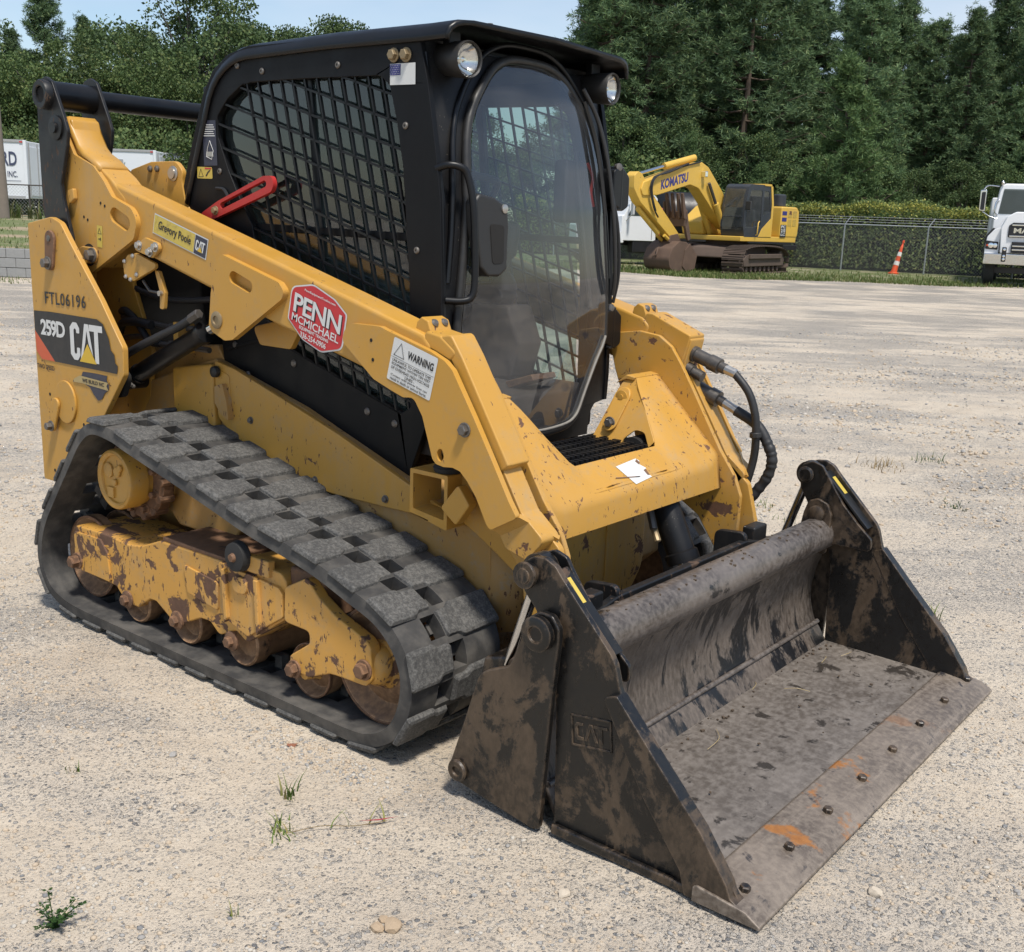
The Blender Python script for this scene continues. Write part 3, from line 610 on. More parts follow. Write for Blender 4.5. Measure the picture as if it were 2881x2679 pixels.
prism('mid_gusset', rnd([(-.142, 1.388), (-.108, 1.406), (.183, 1.331), (.209, 1.304), (.197, 1.278), (-.060, 1.124), (-.102, 1.118), (-.169, 1.142), (-.187, 1.162), (-.172, 1.273)], .02), -.676, -.652, 'yellow', AR, b=.005, holes=[slot((-.048, 1.333), (.030, 1.308), .021)])
prism('mid_gusset', rnd([(.03, 1.19), (.16, 1.19), (.10, 1.10), (-.06, 1.10), (-.10, 1.16)], .02), -.56, -.535, 'yellow_chipped', AR, b=.004)
lathe('pivot_pin', (-.140, -.676, 1.184), NY, [(0, .030), (.004, .030), (.008, .024), (.008, .015), (.003, .014)], 'bolt_brass', AR, 24)
FG = [(.476, 1.171), (.486, 1.205), (.514, 1.229), (.639, 1.230), (.662, 1.223), (.847, 1.176), (.901, 1.155), (.931, 1.132), (1.016, 1.006), (1.094, .884), (1.152, .790), (1.183, .748), (1.089, .694), (1.074, .709), (1.034, .779), (.999, .820), (.970, .845), (.941, .851), (.907, .847), (.877, .851), (.862, .864), (.819, .984), (.782, 1.035), (.74, 1.030), (.69, 1.045), (.615, 1.070)]
LP = prism('leg_plate', rnd(FG, [.03, .03, .03, .04, .02, .02, .03, .03, 0, 0, 0, .01, .02, .02, 0, .02, .02, .02, .02, .02, .02, .03, .03, .03, .03, .02]), -.672, -.652, 'yellow', AR, b=.004,
           holes=[[(.893 + .014 * math.cos(t), .880 + .019 * math.sin(t)) for t in [2 * math.pi * k / 16 for k in range(16)]]])
hexbolt('bolt', (.985, -.672, .968), NY, .016, 'bolt_steel', AR)
for x, z in ((.604, 1.186), (.612, 1.128)): lathe('hole', (x, -.6725, z), NY, [(0, .006), (.001, .005)], 'cavity_shade', AR, 10)
for x, z in ((-.832, 1.558), (-.805, 1.548), (-.95, 1.505), (-.925, 1.495)): lathe('hole', (x, -.6725, z), NY, [(0, .006), (.001, .005)], 'cavity_shade', AR, 10)
# bent lower end of the leg and the plate that carries the coupler pin
bm = bmesh.new()
q = [(1.183, -.660, .748), (1.089, -.660, .694), (1.150, -.575, .612), (1.262, -.575, .684)]
vs = [bm.verts.new(p) for p in q]; bm.faces.new(vs); o = bmo('bent_plate', bm, 'yellow_chipped', AR, 0); o.modifiers.new('solid', 'SOLIDIFY').thickness = .014
prism('coupler_arm', rnd([(1.05, .70), (1.20, .72), (1.27, .66), (1.33, .45), (1.34, .22), (1.28, .16), (1.20, .18), (1.17, .36), (1.14, .56), (1.07, .64)], .03), -.585, -.56, 'yellow_chipped', AR, b=.004)
LEGF = [(.83, 1.19), (.905, 1.160), (.935, 1.125), (1.02, 1.0), (1.10, .875), (1.175, .755), (1.258, .690), (1.20, .62), (1.12, .64), (1.03, .79), (.94, .90), (.86, 1.0)]
prism('leg_core', rnd(LEGF, .02), -.640, -.560, 'yellow_worn', AR, b=.006)
prism('inner_flange', rnd([(.80, 1.170), (.885, 1.160), (.94, 1.125), (.985, 1.065), (1.035, .990), (1.11, .870), (1.17, .775), (1.235, .690), (1.265, .62), (1.262, .44), (1.20, .38), (1.10, .52), (.96, .60), (.84, .66), (.80, .80), (.74, .92), (.70, 1.02), (.66, 1.15)], .03), -.535, -.515, 'yellow_worn', AR, b=.004)
def leg_frame(u, v, w):     # u along the leg's front face, v out of it, w across
    a, c = Vector((.915, 1.150)), Vector((1.105, .868)); d = (c - a).normalized(); n = Vector((-d.y, d.x)); p = a + d * u + n * v; return (p.x, w, p.y)
prism('hose_cover', rnd([(-.09, -.01), (-.075, .030), (.0, .034), (.34, .026), (.345, -.01)], [.0, .02, .02, .008, 0]), -.645, -.545, 'yellow', AR, b=.006, f=leg_frame)
prism('cover_hood', rnd([(.79, 1.19), (.80, 1.232), (.86, 1.222), (.925, 1.178), (.90, 1.15)], .015), -.648, -.540, 'yellow', AR, b=.008)
CB = prism('clamp_block', rnd([(.745, 1.215), (.752, 1.252), (.770, 1.268), (.796, 1.258), (.812, 1.222), (.79, 1.19)], .006), -.632, -.540, 'yellow', AR, b=.006)
for y in (-.604, -.562): lathe('bolt', (.795, y, 1.248), (.75, 0, .65), [(0, .013), (.006, .013), (.012, .008)], 'bolt_steel', CB, 12)
# small bracket and sensor disc under the beam
prism('bracket', rnd([(-.648, 1.399), (-.562, 1.444), (-.483, 1.427), (-.475, 1.404), (-.520, 1.372)], .015), -.668, -.654, 'yellow', AR, b=.003)
for x, z in ((-.598, 1.414), (-.532, 1.393), (-.498, 1.412)): hexbolt('bolt', (x, -.668, z), NY, .013, 'bolt_zinc', AR)
prism('sensor_plate', rnd([(-.731, 1.342), (-.698, 1.377), (-.643, 1.385), (-.524, 1.353), (-.525, 1.336), (-.665, 1.281), (-.724, 1.297)], .02), -.655, -.64, 'yellow', AR, b=.003)
for x, z in ((-.715, 1.352), (-.66, 1.374), (-.71, 1.296), (-.64, 1.307), (-.68, 1.287)): lathe('bolt', (x, -.655, z), NY, [(0, .009), (.004, .009), (.008, .005)], 'bolt_zinc', AR, 10)
tube('sensor_rod', [(-.64, -.63, 1.285), (-.60, -.63, 1.25), (-.53, -.63, 1.246)], .006, 'fitting', AR, 8)
prism('sensor_arm', rnd([(-.56, 1.33), (-.535, 1.325), (-.50, 1.25), (-.51, 1.19), (-.535, 1.19), (-.53, 1.25)], .008), -.635, -.62, 'yellow_chipped', AR, b=.002)
lathe('bolt', (-.52, -.635, 1.247), NY, [(0, .010), (.012, .010)], 'bolt_zinc', AR, 8)
# pin retainer and square boss on the rear plate
prism('pin_recess', [(-.925 + .045 * math.cos(t), 1.365 + .042 * math.sin(t)) for t in [2 * math.pi * k / 24 for k in range(24)]], -.6728, -.671, 'cavity_shade', AR, b=0)
link_plate('pin_lock', (-.953, 1.362), (-.89, 1.366), .034, -.672, AR, 'yellow_chipped')
hexbolt('bolt', (-.883, -.685, 1.366), NY, .021, 'bolt_steel', AR, .022)
prism('square_boss', rnd([(-1.03, 1.60), (-.99, 1.61), (-.985, 1.57), (-1.02, 1.55)], .008), -.690, -.672, 'yellow_chipped', AR, b=.004)
prism('cover_hood', rnd([(.80, 1.18), (.805, 1.236), (.835, 1.236), (1.003, 1.168), (.985, 1.095), (.965, 1.03), (.90, 1.08)], [.01, .015, .02, .01, .01, .01, .02]), .540, .648, 'yellow_worn', LD, b=.008).name = 'arm_cover'
FARARM = mirror_tree(AR, LD, skip=('hose_cover', 'cover_hood')); FARARM.name = 'loader_arm'
mirror_tree(RL, LD); mirror_tree(TP, LD, skip=('decal', 'lettering', 'flash', 'stencil', 'outline'))
# sheets stuck on the near arm
ad = Vector((1, 0, -.262)).normalized(); au = Vector((.262, 0, 1)).normalized()
def on_arm(y, ox, oz): return lambda u, v: tuple(Vector((ox, y, oz)) + ad * u + au * v)
fA = on_arm(-.6535, -.534, 1.461)
dl = sheet('dealer_decal', [(0, 0), (.319, 0), (.319, .072), (0, .072)], 'print_white', AR, fA)
fA2 = on_arm(-.6548, -.534, 1.461)
sheet('map_field', [(.004, .004), (.245, .004), (.245, .068), (.004, .068)], 'print_yellow', dl, fA2)
sheet('badge_field', [(.248, .004), (.315, .004), (.315, .068), (.248, .068)], 'print_navy', dl, fA2)
fA3 = on_arm(-.6562, -.534, 1.461)
lettering('lettering', 'Gregory Poole', Vector(fA3(.032, .016)), ad * .195, au * .038, 'print_black', dl, .02)
bar_letters(dl, lambda u, v: fA3(.256 + u, .018 + v), .052, .036)
random.seed(4); bm = bmesh.new()
for k in range(46):
    u, v = random.uniform(.008, .24), random.uniform(.008, .064); l = random.uniform(.008, .03); hz = random.random() < .5
    du, dv = (l, random.uniform(-.006, .006)) if hz else (random.uniform(-.006, .006), l * .7)
    u2, v2 = min(max(u + du, .006), .243), min(max(v + dv, .006), .066); t = .0008
    e = (0, t) if hz else (t, 0)
    bm.faces.new([bm.verts.new(on_arm(-.6555, -.534, 1.461)(*p)) for p in ((u, v), (u2, v2), (u2 + e[0], v2 + e[1]), (u + e[0], v + e[1]))])
bmo('map_lines', bm, 'print_tan', dl, 0)
fP = on_arm(-.6535, .203, 1.214)
def ad_uv(x, z): d = Vector((x - .203, 0, z - 1.214)); return (d.dot(ad), d.dot(au))
shape = rnd([ad_uv(*p) for p in ((.222, 1.322), (.326, 1.334), (.425, 1.294), (.480, 1.250), (.458, 1.140), (.361, 1.122), (.270, 1.155), (.200, 1.218))], [.03, .06, .06, .012, .03, .05, .05, .012], 6)
pn = sheet('dealer_shield', shape, 'print_white', AR, fP)
cx, cy = sum(p[0] for p in shape) / len(shape), sum(p[1] for p in shape) / len(shape)
sheet('shield_field', [(cx + (u - cx) * .955, cy + (v - cy) * .955) for u, v in shape], 'print_red', pn, on_arm(-.6548, .203, 1.214))
gP = on_arm(-.6562, .203, 1.214); gP2 = on_arm(-.6556, .203, 1.214)
du = ad_uv(.222, 1.322)[0]
def pl_(x, z, y=-.6562): return Vector((x, y, z))
lettering('lettering_shade', 'PENN', pl_(.2335, 1.2415, -.6556), (.218, 0, -.058), (.011, 0, .059), 'print_black', pn, .035, .92)
lettering('lettering', 'PENN', pl_(.230, 1.245), (.218, 0, -.058), (.011, 0, .059), 'print_white', pn, .02, .92)
lettering('lettering', 'MCMICHAEL', pl_(.2215, 1.2155), (.219, 0, -.058), (.005, 0, .025), 'print_white', pn, .015)
lettering('lettering', 'EQUIPMENT TRADING', pl_(.258, 1.189), (.136, 0, -.035), (.002, 0, .012), 'print_white', pn, .03)
lettering('lettering', '336-254-0906', pl_(.261, 1.1645), (.121, 0, -.030), (.004, 0, .018), 'print_white', pn, .02)
lettering('lettering', 'PennEquipmentTrading.com', pl_(.286, 1.309), (.143, 0, -.038), (.002, 0, .009), 'print_white', pn, .02)
fW = lambda y: (lambda u, v: tuple(Vector((.672, y, 1.080)) + Vector((.984, 0, -.262)).normalized() * u + Vector((.237, 0, .96)).normalized() * v))
wn = sheet('warning_sheet', rnd([(0, 0), (.182, 0), (.182, .130), (0, .130)], .006, 3), 'print_white', AR, fW(-.6735))
gW = fW(-.6748); aw, uw = Vector((.984, 0, -.262)).normalized(), Vector((.237, 0, .96)).normalized()
def outline(nm, pg, t, mat, parent, f):
    bm = bmesh.new(); c = Vector((sum(p[0] for p in pg) / len(pg), sum(p[1] for p in pg) / len(pg)))
    o = [bm.verts.new(f(*p)) for p in pg]; i = [bm.verts.new(f(*(c + (Vector(p) - c) * (1 - t)))) for p in pg]
    for k in range(len(pg)): j = (k + 1) % len(pg); bm.faces.new((o[k], o[j], i[j], i[k]))
    return bmo(nm, bm, mat, parent, 0)
outline('triangle', [(.010, .078), (.055, .078), (.034, .122)], .12, 'print_black', wn, gW)
lettering('lettering', 'WARNING', Vector(gW(.066, .086)), aw * .106, uw * .024, 'print_black', wn, .03)
sheet('rule_line', [(.003, .0715), (.179, .0715), (.179, .0725), (.003, .0725)], 'print_black', wn, gW)
for i, (tx, x0, w) in enumerate((('UNLAWFUL TO OPERATE THIS', .010, .160), ('EQUIPMENT WITHIN TEN FEET', .010, .160), ('OF OVERHEAD HIGH-VOLTAGE', .010, .160), ('LINES -', .072, .040))): lettering('lettering', tx, Vector(gW(x0, .0600 - i * .0118)), aw * w, uw * .0085, 'print_black', wn, .012)
for i, tx in enumerate(('Contact with power lines can', 'result in death or serious burns.')): lettering('lettering', tx, Vector(gW(.014, .0145 - i * .0105)), aw * .152, uw * .0085, 'print_black', wn, .012)
st = sheet('hazard_sticker', [(-.862, 1.478), (-.826, 1.474), (-.832, 1.395), (-.866, 1.398)], 'print_yellow', AR, at(-.6735))
outline('triangle', [(-.858, 1.446), (-.832, 1.444), (-.846, 1.468)], .25, 'print_black', st, at(-.6745))
sheet('pictogram', [(-.855, 1.425), (-.843, 1.425), (-.843, 1.421), (-.838, 1.421), (-.838, 1.432), (-.842, 1.432), (-.842, 1.429), (-.855, 1.429)], 'print_black', st, at(-.6745))

# ---- lift cylinders
LC = lathe('lift_cylinder', (-.720, -.615, .928), Vector((.50, 0, .232)), [(-.02, .034), (0, .038), (.012, .038), (.012, .034), (.44, .034), (.45, .040), (.475, .040), (.48, .022)], 'black_paint', LD, 28)
lathe('base_eye', (-.745, -.655, .905), (0, 1, 0), [(0, .036), (.08, .036)], 'black_paint', LC, 20)
lathe('rod', (-.26, -.615, 1.140), Vector((.50, 0, .232)), [(0, .02), (.13, .02)], 'chrome', LC, 16)
tube('cylinder_hose', cr_([(-.79, -.66, .905), (-.75, -.665, .985), (-.64, -.665, 1.04), (-.52, -.662, 1.088), (-.40, -.655, 1.135), (-.31, -.65, 1.178)], 8), .015, 'hose_black', LC, 10)
rod('fitting', (-.33, -.65, 1.168), (-.275, -.65, 1.195), .018, 'fitting', LC, 6)
rod('fitting', (-.72, -.66, .99), (-.745, -.66, 1.03), .012, 'fitting', LC, 8)
for k in range(5): lathe('bolt', (-.735 + .012 * k, -.655, .905 - .004 * k), NY, [(0, .007), (.008, .007)], 'bolt_zinc', LC, 8)
prism('cylinder_mount', rnd([(-.86, .97), (-.76, 1.0), (-.66, .93), (-.70, .85), (-.80, .83), (-.87, .88)], .03), -.70, -.675, 'cavity_shade', LC, b=.004)
mirror_tree(LC, LD)

# ---- cross member between the arm legs
bm = bmesh.new(); N = 48; rings = []
def ss(t): t = max(0, min(1, t)); return t * t * (3 - 2 * t)
for k in range(N + 1):
    y = -.515 + 1.03 * k / N; a = abs(y); t = max(0.0, min(1.0, (a - .242) / .124)); t = t * .5 + ss(t) * .5
    top = Vector((1.065, .811)).lerp(Vector((.892, 1.018)), t)
    fold = Vector((1.177, .731)).lerp(Vector((1.165, .76)), ss((a - .44) / .07))
    low = Vector((1.186, .640 + .0 * a))
    pr = [top + Vector((-.018, -.045)), top]
    for i in range(1, 7): pr.append(top.lerp(fold, i / 7))
    d1 = (fold - top).normalized(); d2 = (low - fold).normalized(); r = .022
    for i in range(6):
        u = i / 5; p = (fold - d1 * r) * (1 - u) ** 2 + fold * 2 * u * (1 - u) + (fold + d2 * r) * u ** 2; pr.append(p)
    pr += [low, low + Vector((-.03, .004))]
    rings.append([bm.verts.new((p.x, y, p.y)) for p in pr])
for a, c in zip(rings, rings[1:]):
    for i in range(len(a) - 1): bm.faces.new((a[i], a[i + 1], c[i + 1], c[i]))
XM = bmo('cross_member', bm, 'yellow_worn', LD, 50); XM.modifiers.new('solid', 'SOLIDIFY').thickness = .012
def slant(s): return lambda u, v, w: (u, s * (.242 + .124 * max(-.6, min(1.1, (v - .811) / .207)) + w), v)
for s in (-1, 1):
    prism('saddle_side', rnd([(.835, .975), (.85, 1.012), (.892, 1.018), (.95, .948), (1.01, .876), (1.055, .822), (1.04, .80), (1.005, .845), (.965, .850), (.930, .815), (.925, .76), (.955, .70), (.83, .62), (.80, .80)], [.02, .01, .005, 0, 0, .005, .005, .03, .03, .03, .03, .02, .02, .03]), 0.0, .012, 'yellow_worn', XM, b=.002, f=slant(s))
    prism('saddle_top', [(.815, .990), (.86, 1.026), (.895, 1.020), (.89, 1.008), (.86, 1.010)], s * .350, s * .515, 'yellow_worn', XM, b=.003)
fs = slant(1); lk = []
for k in range(11):
    t = math.pi * k / 10; lk.append((.868 + .033 * math.cos(t), .950 + .033 * math.sin(t)))
for k in range(11):
    t = math.pi * k / 10; lk.append((.860 - .028 * math.cos(t), .862 - .028 * math.sin(t)))
prism('pin_lock', lk, -.012, 0.0, 'yellow', XM, b=.003, f=fs)
hexbolt('bolt', fs(.860, .862, -.012), NY, .016, 'bolt_steel', XM)
lathe('pin', fs(.868, .950, -.010), NY, [(0, .024), (.004, .024), (.006, .010), (.010, .010)], 'yellow', XM, 20)
lathe('pivot_tube', (.965, .25, .77), (0, 1, 0), [(0, .055), (.24, .055)], 'cavity_shade', XM, 20)
bm = bmesh.new()
def xm_pt(y, t): a, c = Vector((1.065, .811)), Vector((1.177, .731)); p = a.lerp(c, t); n = Vector((.58, .81)); p = p + n * .0015; return (p.x, y, p.y)
random.seed(2); pg = [(-.055, .30), (.075, .22), (.085, .30), (.070, .42), (.085, .55), (.068, .70), (.075, .84), (-.035, .92)]
bm.faces.new([bm.verts.new(xm_pt(*p)) for p in pg]); ts_ = bmo('torn_sticker', bm, 'print_white', XM, 0)
for sc_ in ([(-.11, .62), (-.10, .60), (.02, .74), (.012, .76)], [(.060, .30), (.075, .25), (.078, .36), (.066, .42)], [(.062, .60), (.078, .58), (.070, .78), (.060, .76)]):
    sheet('scratch', sc_, 'rusty_iron', ts_, lambda u, v: tuple(Vector(xm_pt(u, v)) + Vector((.0007, 0, .001))))

# ---- step plate below the door
ST = box('step', (.905, 0, .775), (.32, .62, .05), 'black_dusty', LD, b=.01)
for r in range(5):
    bm = bmesh.new()
    for k in range(22): box_bm(bm, (.80 + r * .055, -.29 + k * .0276, .805), (.030, .017, .012))
    bmo('grip_row', bm, 'black_dusty', ST)
box('step_nose', (1.06, 0, .782), (.02, .60, .045), 'black_dusty', ST, b=.006)
# ---- tilt cylinders behind the bucket
for s, y in ((1, .235),):
    T = lathe('tilt_cylinder', (1.10, y, .66), Vector((.115, 0, -.235)), [(0, .045), (.01, .05), (.22, .05), (.225, .058), (.26, .058), (.262, .03)], 'black_dusty', LD, 24)
    lathe('rod', (1.10 + .113, y, .66 - .231), Vector((.115, 0, -.235)), [(0, .022), (.16, .022)], 'chrome', T, 18)
    rod('fitting', (1.10, y - .06, .60), (1.13, y - .075, .54), .014, 'fitting', T, 8); rod('fitting', (1.12, y - .06, .54), (1.15, y - .075, .50), .012, 'bolt_brass', T, 8)
CP = prism('coupler', rnd([(-.56, .47), (-.40, .50), (.40, .50), (.56, .47), (.58, .12), (-.58, .12)], .03), 1.335, 1.365, 'black_worn', LD, f=lambda u, v, w: (w, u, v), b=.006)
for y in (-.40, .40):
    prism('coupler_ear', rnd([(1.24, .52), (1.36, .53), (1.37, .20), (1.24, .20)], .03), y - .012, y + .012, 'black_worn', CP, b=.004)
for y in (-.52, .52): box('wedge', (1.33, y, .50), (.05, .10, .06), 'black_worn', CP, b=.008)
# ---- auxiliary hoses at the far arm
HB = prism('hose_manifold', rnd([(.95, 1.17), (1.005, 1.155), (.985, 1.06), (.985, .96), (.93, .95), (.90, 1.10)], .01), .545, .645, 'yellow_worn', LD, b=.005)
def hose(nm, P, r0, corr=False):
    p = cr_(P, 14); n = len(p)
    rr = [r0 * (1 + (.08 * math.sin(i * 1.25 + math.sin(i * .7)) if corr and i > n * .25 else 0)) for i in range(n)]
    return tube(nm, p, rr, 'hose_black', HB, 12)
lathe('coupling', (.975, .59, 1.105), Vector((.135, 0, -.044)), [(0, .028), (.03, .030), (.032, .025), (.09, .025), (.092, .029), (.135, .029), (.137, .020), (.16, .020)], 'fitting', HB, 20)
rod('ferrule', (1.115, .59, 1.060), (1.172, .59, 1.043), .017, 'bolt_zinc', HB, 10)
lathe('coupling', (.968, .61, .990), Vector((.12, 0, -.046)), [(0, .028), (.03, .029), (.032, .026), (.10, .026), (.102, .031), (.14, .031), (.142, .018), (.165, .018)], 'fitting', HB, 20)
rod('ferrule', (1.120, .61, .932), (1.178, .61, .907), .016, 'bolt_zinc', HB, 10)
lathe('coupling', (.975, .575, 1.045), Vector((.12, 0, -.044)), [(0, .026), (.03, .026), (.032, .020), (.075, .020)], 'fitting', HB, 16)
hose('hose', [(1.165, .59, 1.045), (1.225, .59, .985), (1.258, .59, .91), (1.268, .59, .84), (1.264, .60, .76), (1.25, .60, .68), (1.222, .60, .58), (1.212, .58, .50), (1.20, .52, .42)], .0145)
hose('hose', [(1.172, .61, .909), (1.255, .62, .865), (1.305, .62, .80), (1.325, .62, .745), (1.308, .62, .675), (1.255, .61, .59), (1.215, .59, .50), (1.20, .53, .42)], .0195, True)
rod('hose_tie', (1.2665, .59, .845), (1.2685, .59, .825), .022, 'plastic_black', HB, 10)
# ------------------------------------------------------------------ cab
BX = [(2.10, .585), (2.04, .598), (1.94, .626), (1.74, .665), (1.60, .686), (1.35, .700), (1.0, .705), (.70, .700)]
def base_x(z):
    for (z1, x1), (z0, x0) in zip(BX, BX[1:]):
        if z >= z0: return x0 + (x1 - x0) * min(1, (z - z0) / (z1 - z0))
    return BX[-1][1]
def ff(u, v, w): return (base_x(v) + .045 * (1 - (u / .46) ** 2) + w, u, v)      # cab front: u = y, v = z, w = forward
SIDE = [(-.617, 1.598), (-.552, 1.765), (-.500, 1.885), (-.470, 1.952), (-.412, 2.028), (-.325, 2.076), (-.214, 2.096), (.585, 2.092), (.598, 2.042), (.626, 1.941), (.665, 1.738), (.686, 1.604), (.700, 1.35), (.706, 1.0), (.702, .905), (.640, .895), (.574, .728), (-.269, .975), (-.38, .99), (-.42, 1.25), (-.50, 1.45)]
WIN = rnd([(-.393, 1.872), (-.33, 1.93), (-.250, 1.972), (-.20, 1.978), (.076, 1.977), (.425, 1.970), (.468, 1.939), (.500, 1.830), (.529, 1.693), (.563, 1.345), (.570, 1.20), (.575, .955), (.532, .930), (-.132, 1.118), (-.165, 1.30), (-.205, 1.50), (-.288, 1.613), (-.337, 1.692), (-.390, 1.80)], [.03, .03, .02, 0, 0, .03, .03, 0, 0, 0, 0, .01, .01, .01, 0, .02, .02, .02, .03], 4)
CAB = prism('cab', SIDE, -.470, -.448, 'black_panel', LD, holes=[WIN], b=.003)
def clip(poly, p, d):
    """segments of the line p + t d inside the outline"""
    ts = []; n = len(poly)
    for i in range(n):
        a, c = Vector(poly[i]), Vector(poly[(i + 1) % n]); e = c - a; den = d.x * e.y - d.y * e.x
        if abs(den) < 1e-9: continue
        w = a - p; t = (w.x * e.y - w.y * e.x) / den; s_ = (w.x * d.y - w.y * d.x) / den
        if 0 <= s_ < 1: ts.append(t)
    ts.sort(); return [(ts[i], ts[i + 1]) for i in range(0, len(ts) - 1, 2)]
bm = bmesh.new(); W2 = WIN
for dirv, step, n0, n1, org, sv_ in ((Vector((.25, -1)).normalized(), .0595, -8, 16, Vector((.25, 1.967)), Vector((1, 0))), (Vector((1, -.275)).normalized(), .0760, -14, 10, Vector((-.347, 1.911)), Vector((0, 1)))):
    nrm = Vector((-dirv.y, dirv.x)) * .0033
    for k in range(n0, n1):
        p = org + sv_ * (step * k)
        for t0, t1 in clip(W2, p, dirv):
            a, c = p + dirv * (t0 - .004), p + dirv * (t1 + .004)
            q = [a - nrm, c - nrm, c + nrm, a + nrm]
            f0 = [bm.verts.new((v.x, -.466, v.y)) for v in q]; f1 = [bm.verts.new((v.x, -.456, v.y)) for v in q]
            bm.faces.new(f0); bm.faces.new(f1[::-1])
            for i in range(4): bm.faces.new((f0[i], f0[(i + 1) % 4], f1[(i + 1) % 4], f1[i]))
GD = bmo('window_guard', bm, 'black_paint', CAB, 30)
bm = bmesh.new(); bm.faces.new([bm.verts.new((x, -.436, z)) for x, z in WIN]); bmo('window_pane', bm, 'side_glass', CAB, 0)
prism('window_divider', [(.050, 1.985), (.078, 1.985), (.145, 1.40), (.112, 1.40)], -.445, -.420, 'black_paint', CAB, b=.003)
prism('window_rail', [(-.30, 1.510), (.57, 1.500), (.57, 1.475), (-.30, 1.485)], -.447, -.42, 'black_panel', CAB, b=.003)
for x, z in ((-.271, 2.036), (-.139, 2.011), (.236, 2.011), (.538, 1.820), (.594, 1.450), (-.382, 1.684)): lathe('screw', (x, -.470, z), NY, [(0, .011), (.003, .011), (.006, .008), (.006, .004), (.003, .004)], 'bolt_steel', CAB, 12)
for x, z in ((.012, 1.037), (-.241, .969), (.381, .917), (.508, .894), (-.313, 1.070)): lathe('screw', (x, -.470, z), NY, [(0, .013), (.003, .013), (.007, .008)], 'bolt_steel', CAB, 12)
for x, z in ((.485, 2.026), (.537, 2.024)): hexbolt('bolt', (x, -.470, z), NY, .016, 'bolt_brass', CAB)
prism('rear_seam', [(-.36, 1.06), (-.14, 1.115), (-.155, 1.10), (-.36, 1.045)], -.476, -.470, 'black_panel', CAB, b=.002)
mirror_tree(CAB, LD, skip=('screw', 'bolt')).name = 'cab_side'
# flag and plates on the near side
fl = sheet('flag_sticker', [(.469, 2.001), (.576, 2.000), (.577, 1.938), (.470, 1.940)], 'print_white', CAB, at(-.4715))
sheet('canton', [(.470, 1.9995), (.515, 1.9990), (.515, 1.967), (.471, 1.968)], 'print_blue', fl, at(-.4725))
bm = bmesh.new()
for r in range(5):
    for k in range(6 - r % 2):
        cx, cz, rr = .4745 + k * .0070 + (r % 2) * .0035, 1.9715 + r * .0060, .0017
        bm.faces.new([bm.verts.new((cx + (rr if j % 2 == 0 else rr * .45) * math.cos(math.pi / 2 + j * math.pi / 5), -.4732, cz + (rr if j % 2 == 0 else rr * .45) * math.sin(math.pi / 2 + j * math.pi / 5))) for j in range(10)])
bmo('stars', bm, 'print_white', fl, 0)
pl = sheet('lifting_plate', [(-.476, 1.860), (-.400, 1.859), (-.394, 1.704), (-.472, 1.703)], 'print_navy', CAB, at(-.4715))
for i in range(6): sheet('print_row', [(-.468, 1.846 - i * .0075), (-.412 + (i % 3) * .004, 1.845 - i * .0075), (-.412 + (i % 3) * .004, 1.842 - i * .0075), (-.468, 1.843 - i * .0075)], 'print_white', pl, at(-.4725))
tube('pictogram', [(-.435, -.4727, 1.79), (-.448, -.4727, 1.765), (-.455, -.4727, 1.735), (-.425, -.4727, 1.725), (-.415, -.4727, 1.755), (-.435, -.4727, 1.79)], .0012, 'print_white', pl, 4)
sheet('pictogram', [(-.455, 1.752), (-.418, 1.752), (-.414, 1.735), (-.458, 1.735)], 'bolt_zinc', pl, at(-.4726))
ys = sheet('crush_sticker', rnd([(-.513, 1.700), (-.426, 1.698), (-.424, 1.658), (-.515, 1.659)], .005, 3), 'print_yellow', CAB, at(-.4715))
outline('triangle', [(-.507, 1.664), (-.476, 1.664), (-.492, 1.694)], .2, 'print_black', ys, at(-.4725))
sheet('pictogram', [(-.465, 1.668), (-.452, 1.682), (-.436, 1.690), (-.436, 1.686), (-.448, 1.678), (-.458, 1.666)], 'print_black', ys, at(-.4725))
sheet('red_bar', [(-.468, 1.697), (-.430, 1.696), (-.430, 1.691), (-.468, 1.692)], 'print_red', ys, at(-.4725))
# red arm brace hung on the cab side
aq = lambda x, z: (x, z)
BR = prism('arm_brace', rnd([(-.470, 1.530), (-.36, 1.580), (-.105, 1.668), (-.062, 1.669), (-.050, 1.641), (-.063, 1.616), (-.40, 1.512)], [.01, .02, .03, .03, .03, .03, .01]), -.500, -.482, 'red_paint', LD, b=.003, holes=[slot((-.335, 1.565), (-.100, 1.642), .011)])
hexbolt('bolt', (-.372, -.500, 1.547), NY, .012, 'bolt_brass', BR)
tube('brace_strap', cr_([(-.40, -.474, 1.625), (-.36, -.474, 1.622), (-.335, -.476, 1.60), (-.325, -.478, 1.57)], 5), .006, 'hose_black', BR, 6)
# roof shell
RP_ = [(-.625, 1.585), (-.606, 1.637), (-.552, 1.768), (-.505, 1.885), (-.475, 1.958), (-.445, 2.005), (-.409, 2.043), (-.365, 2.073), (-.32, 2.094), (-.27, 2.108), (-.214, 2.114), (.194, 2.122), (.60, 2.120), (.70, 2.122), (.748, 2.118)]
YS = [(-.482, .062), (-.480, .045), (-.470, .026), (-.452, .012), (-.425, .004), (-.39, 0), (0, -.006), (.39, 0), (.425, .004), (.452, .012), (.470, .026), (.480, .045), (.482, .062)]
bm = bmesh.new(); rows = []
for i, (x, z) in enumerate(RP_):
    a, c = Vector(RP_[max(i - 1, 0)]), Vector(RP_[min(i + 1, len(RP_) - 1)]); t = (c - a).normalized(); nn = Vector((-t.y, t.x))
    rows.append([bm.verts.new((x - nn.x * d + (-.035 * (abs(y) / .482) ** 4 if i == len(RP_) - 1 else 0), y, z - nn.y * d)) for y, d in YS])
for a, c in zip(rows, rows[1:]):
    for k in range(len(YS) - 1): bm.faces.new((a[k], a[k + 1], c[k + 1], c[k]))
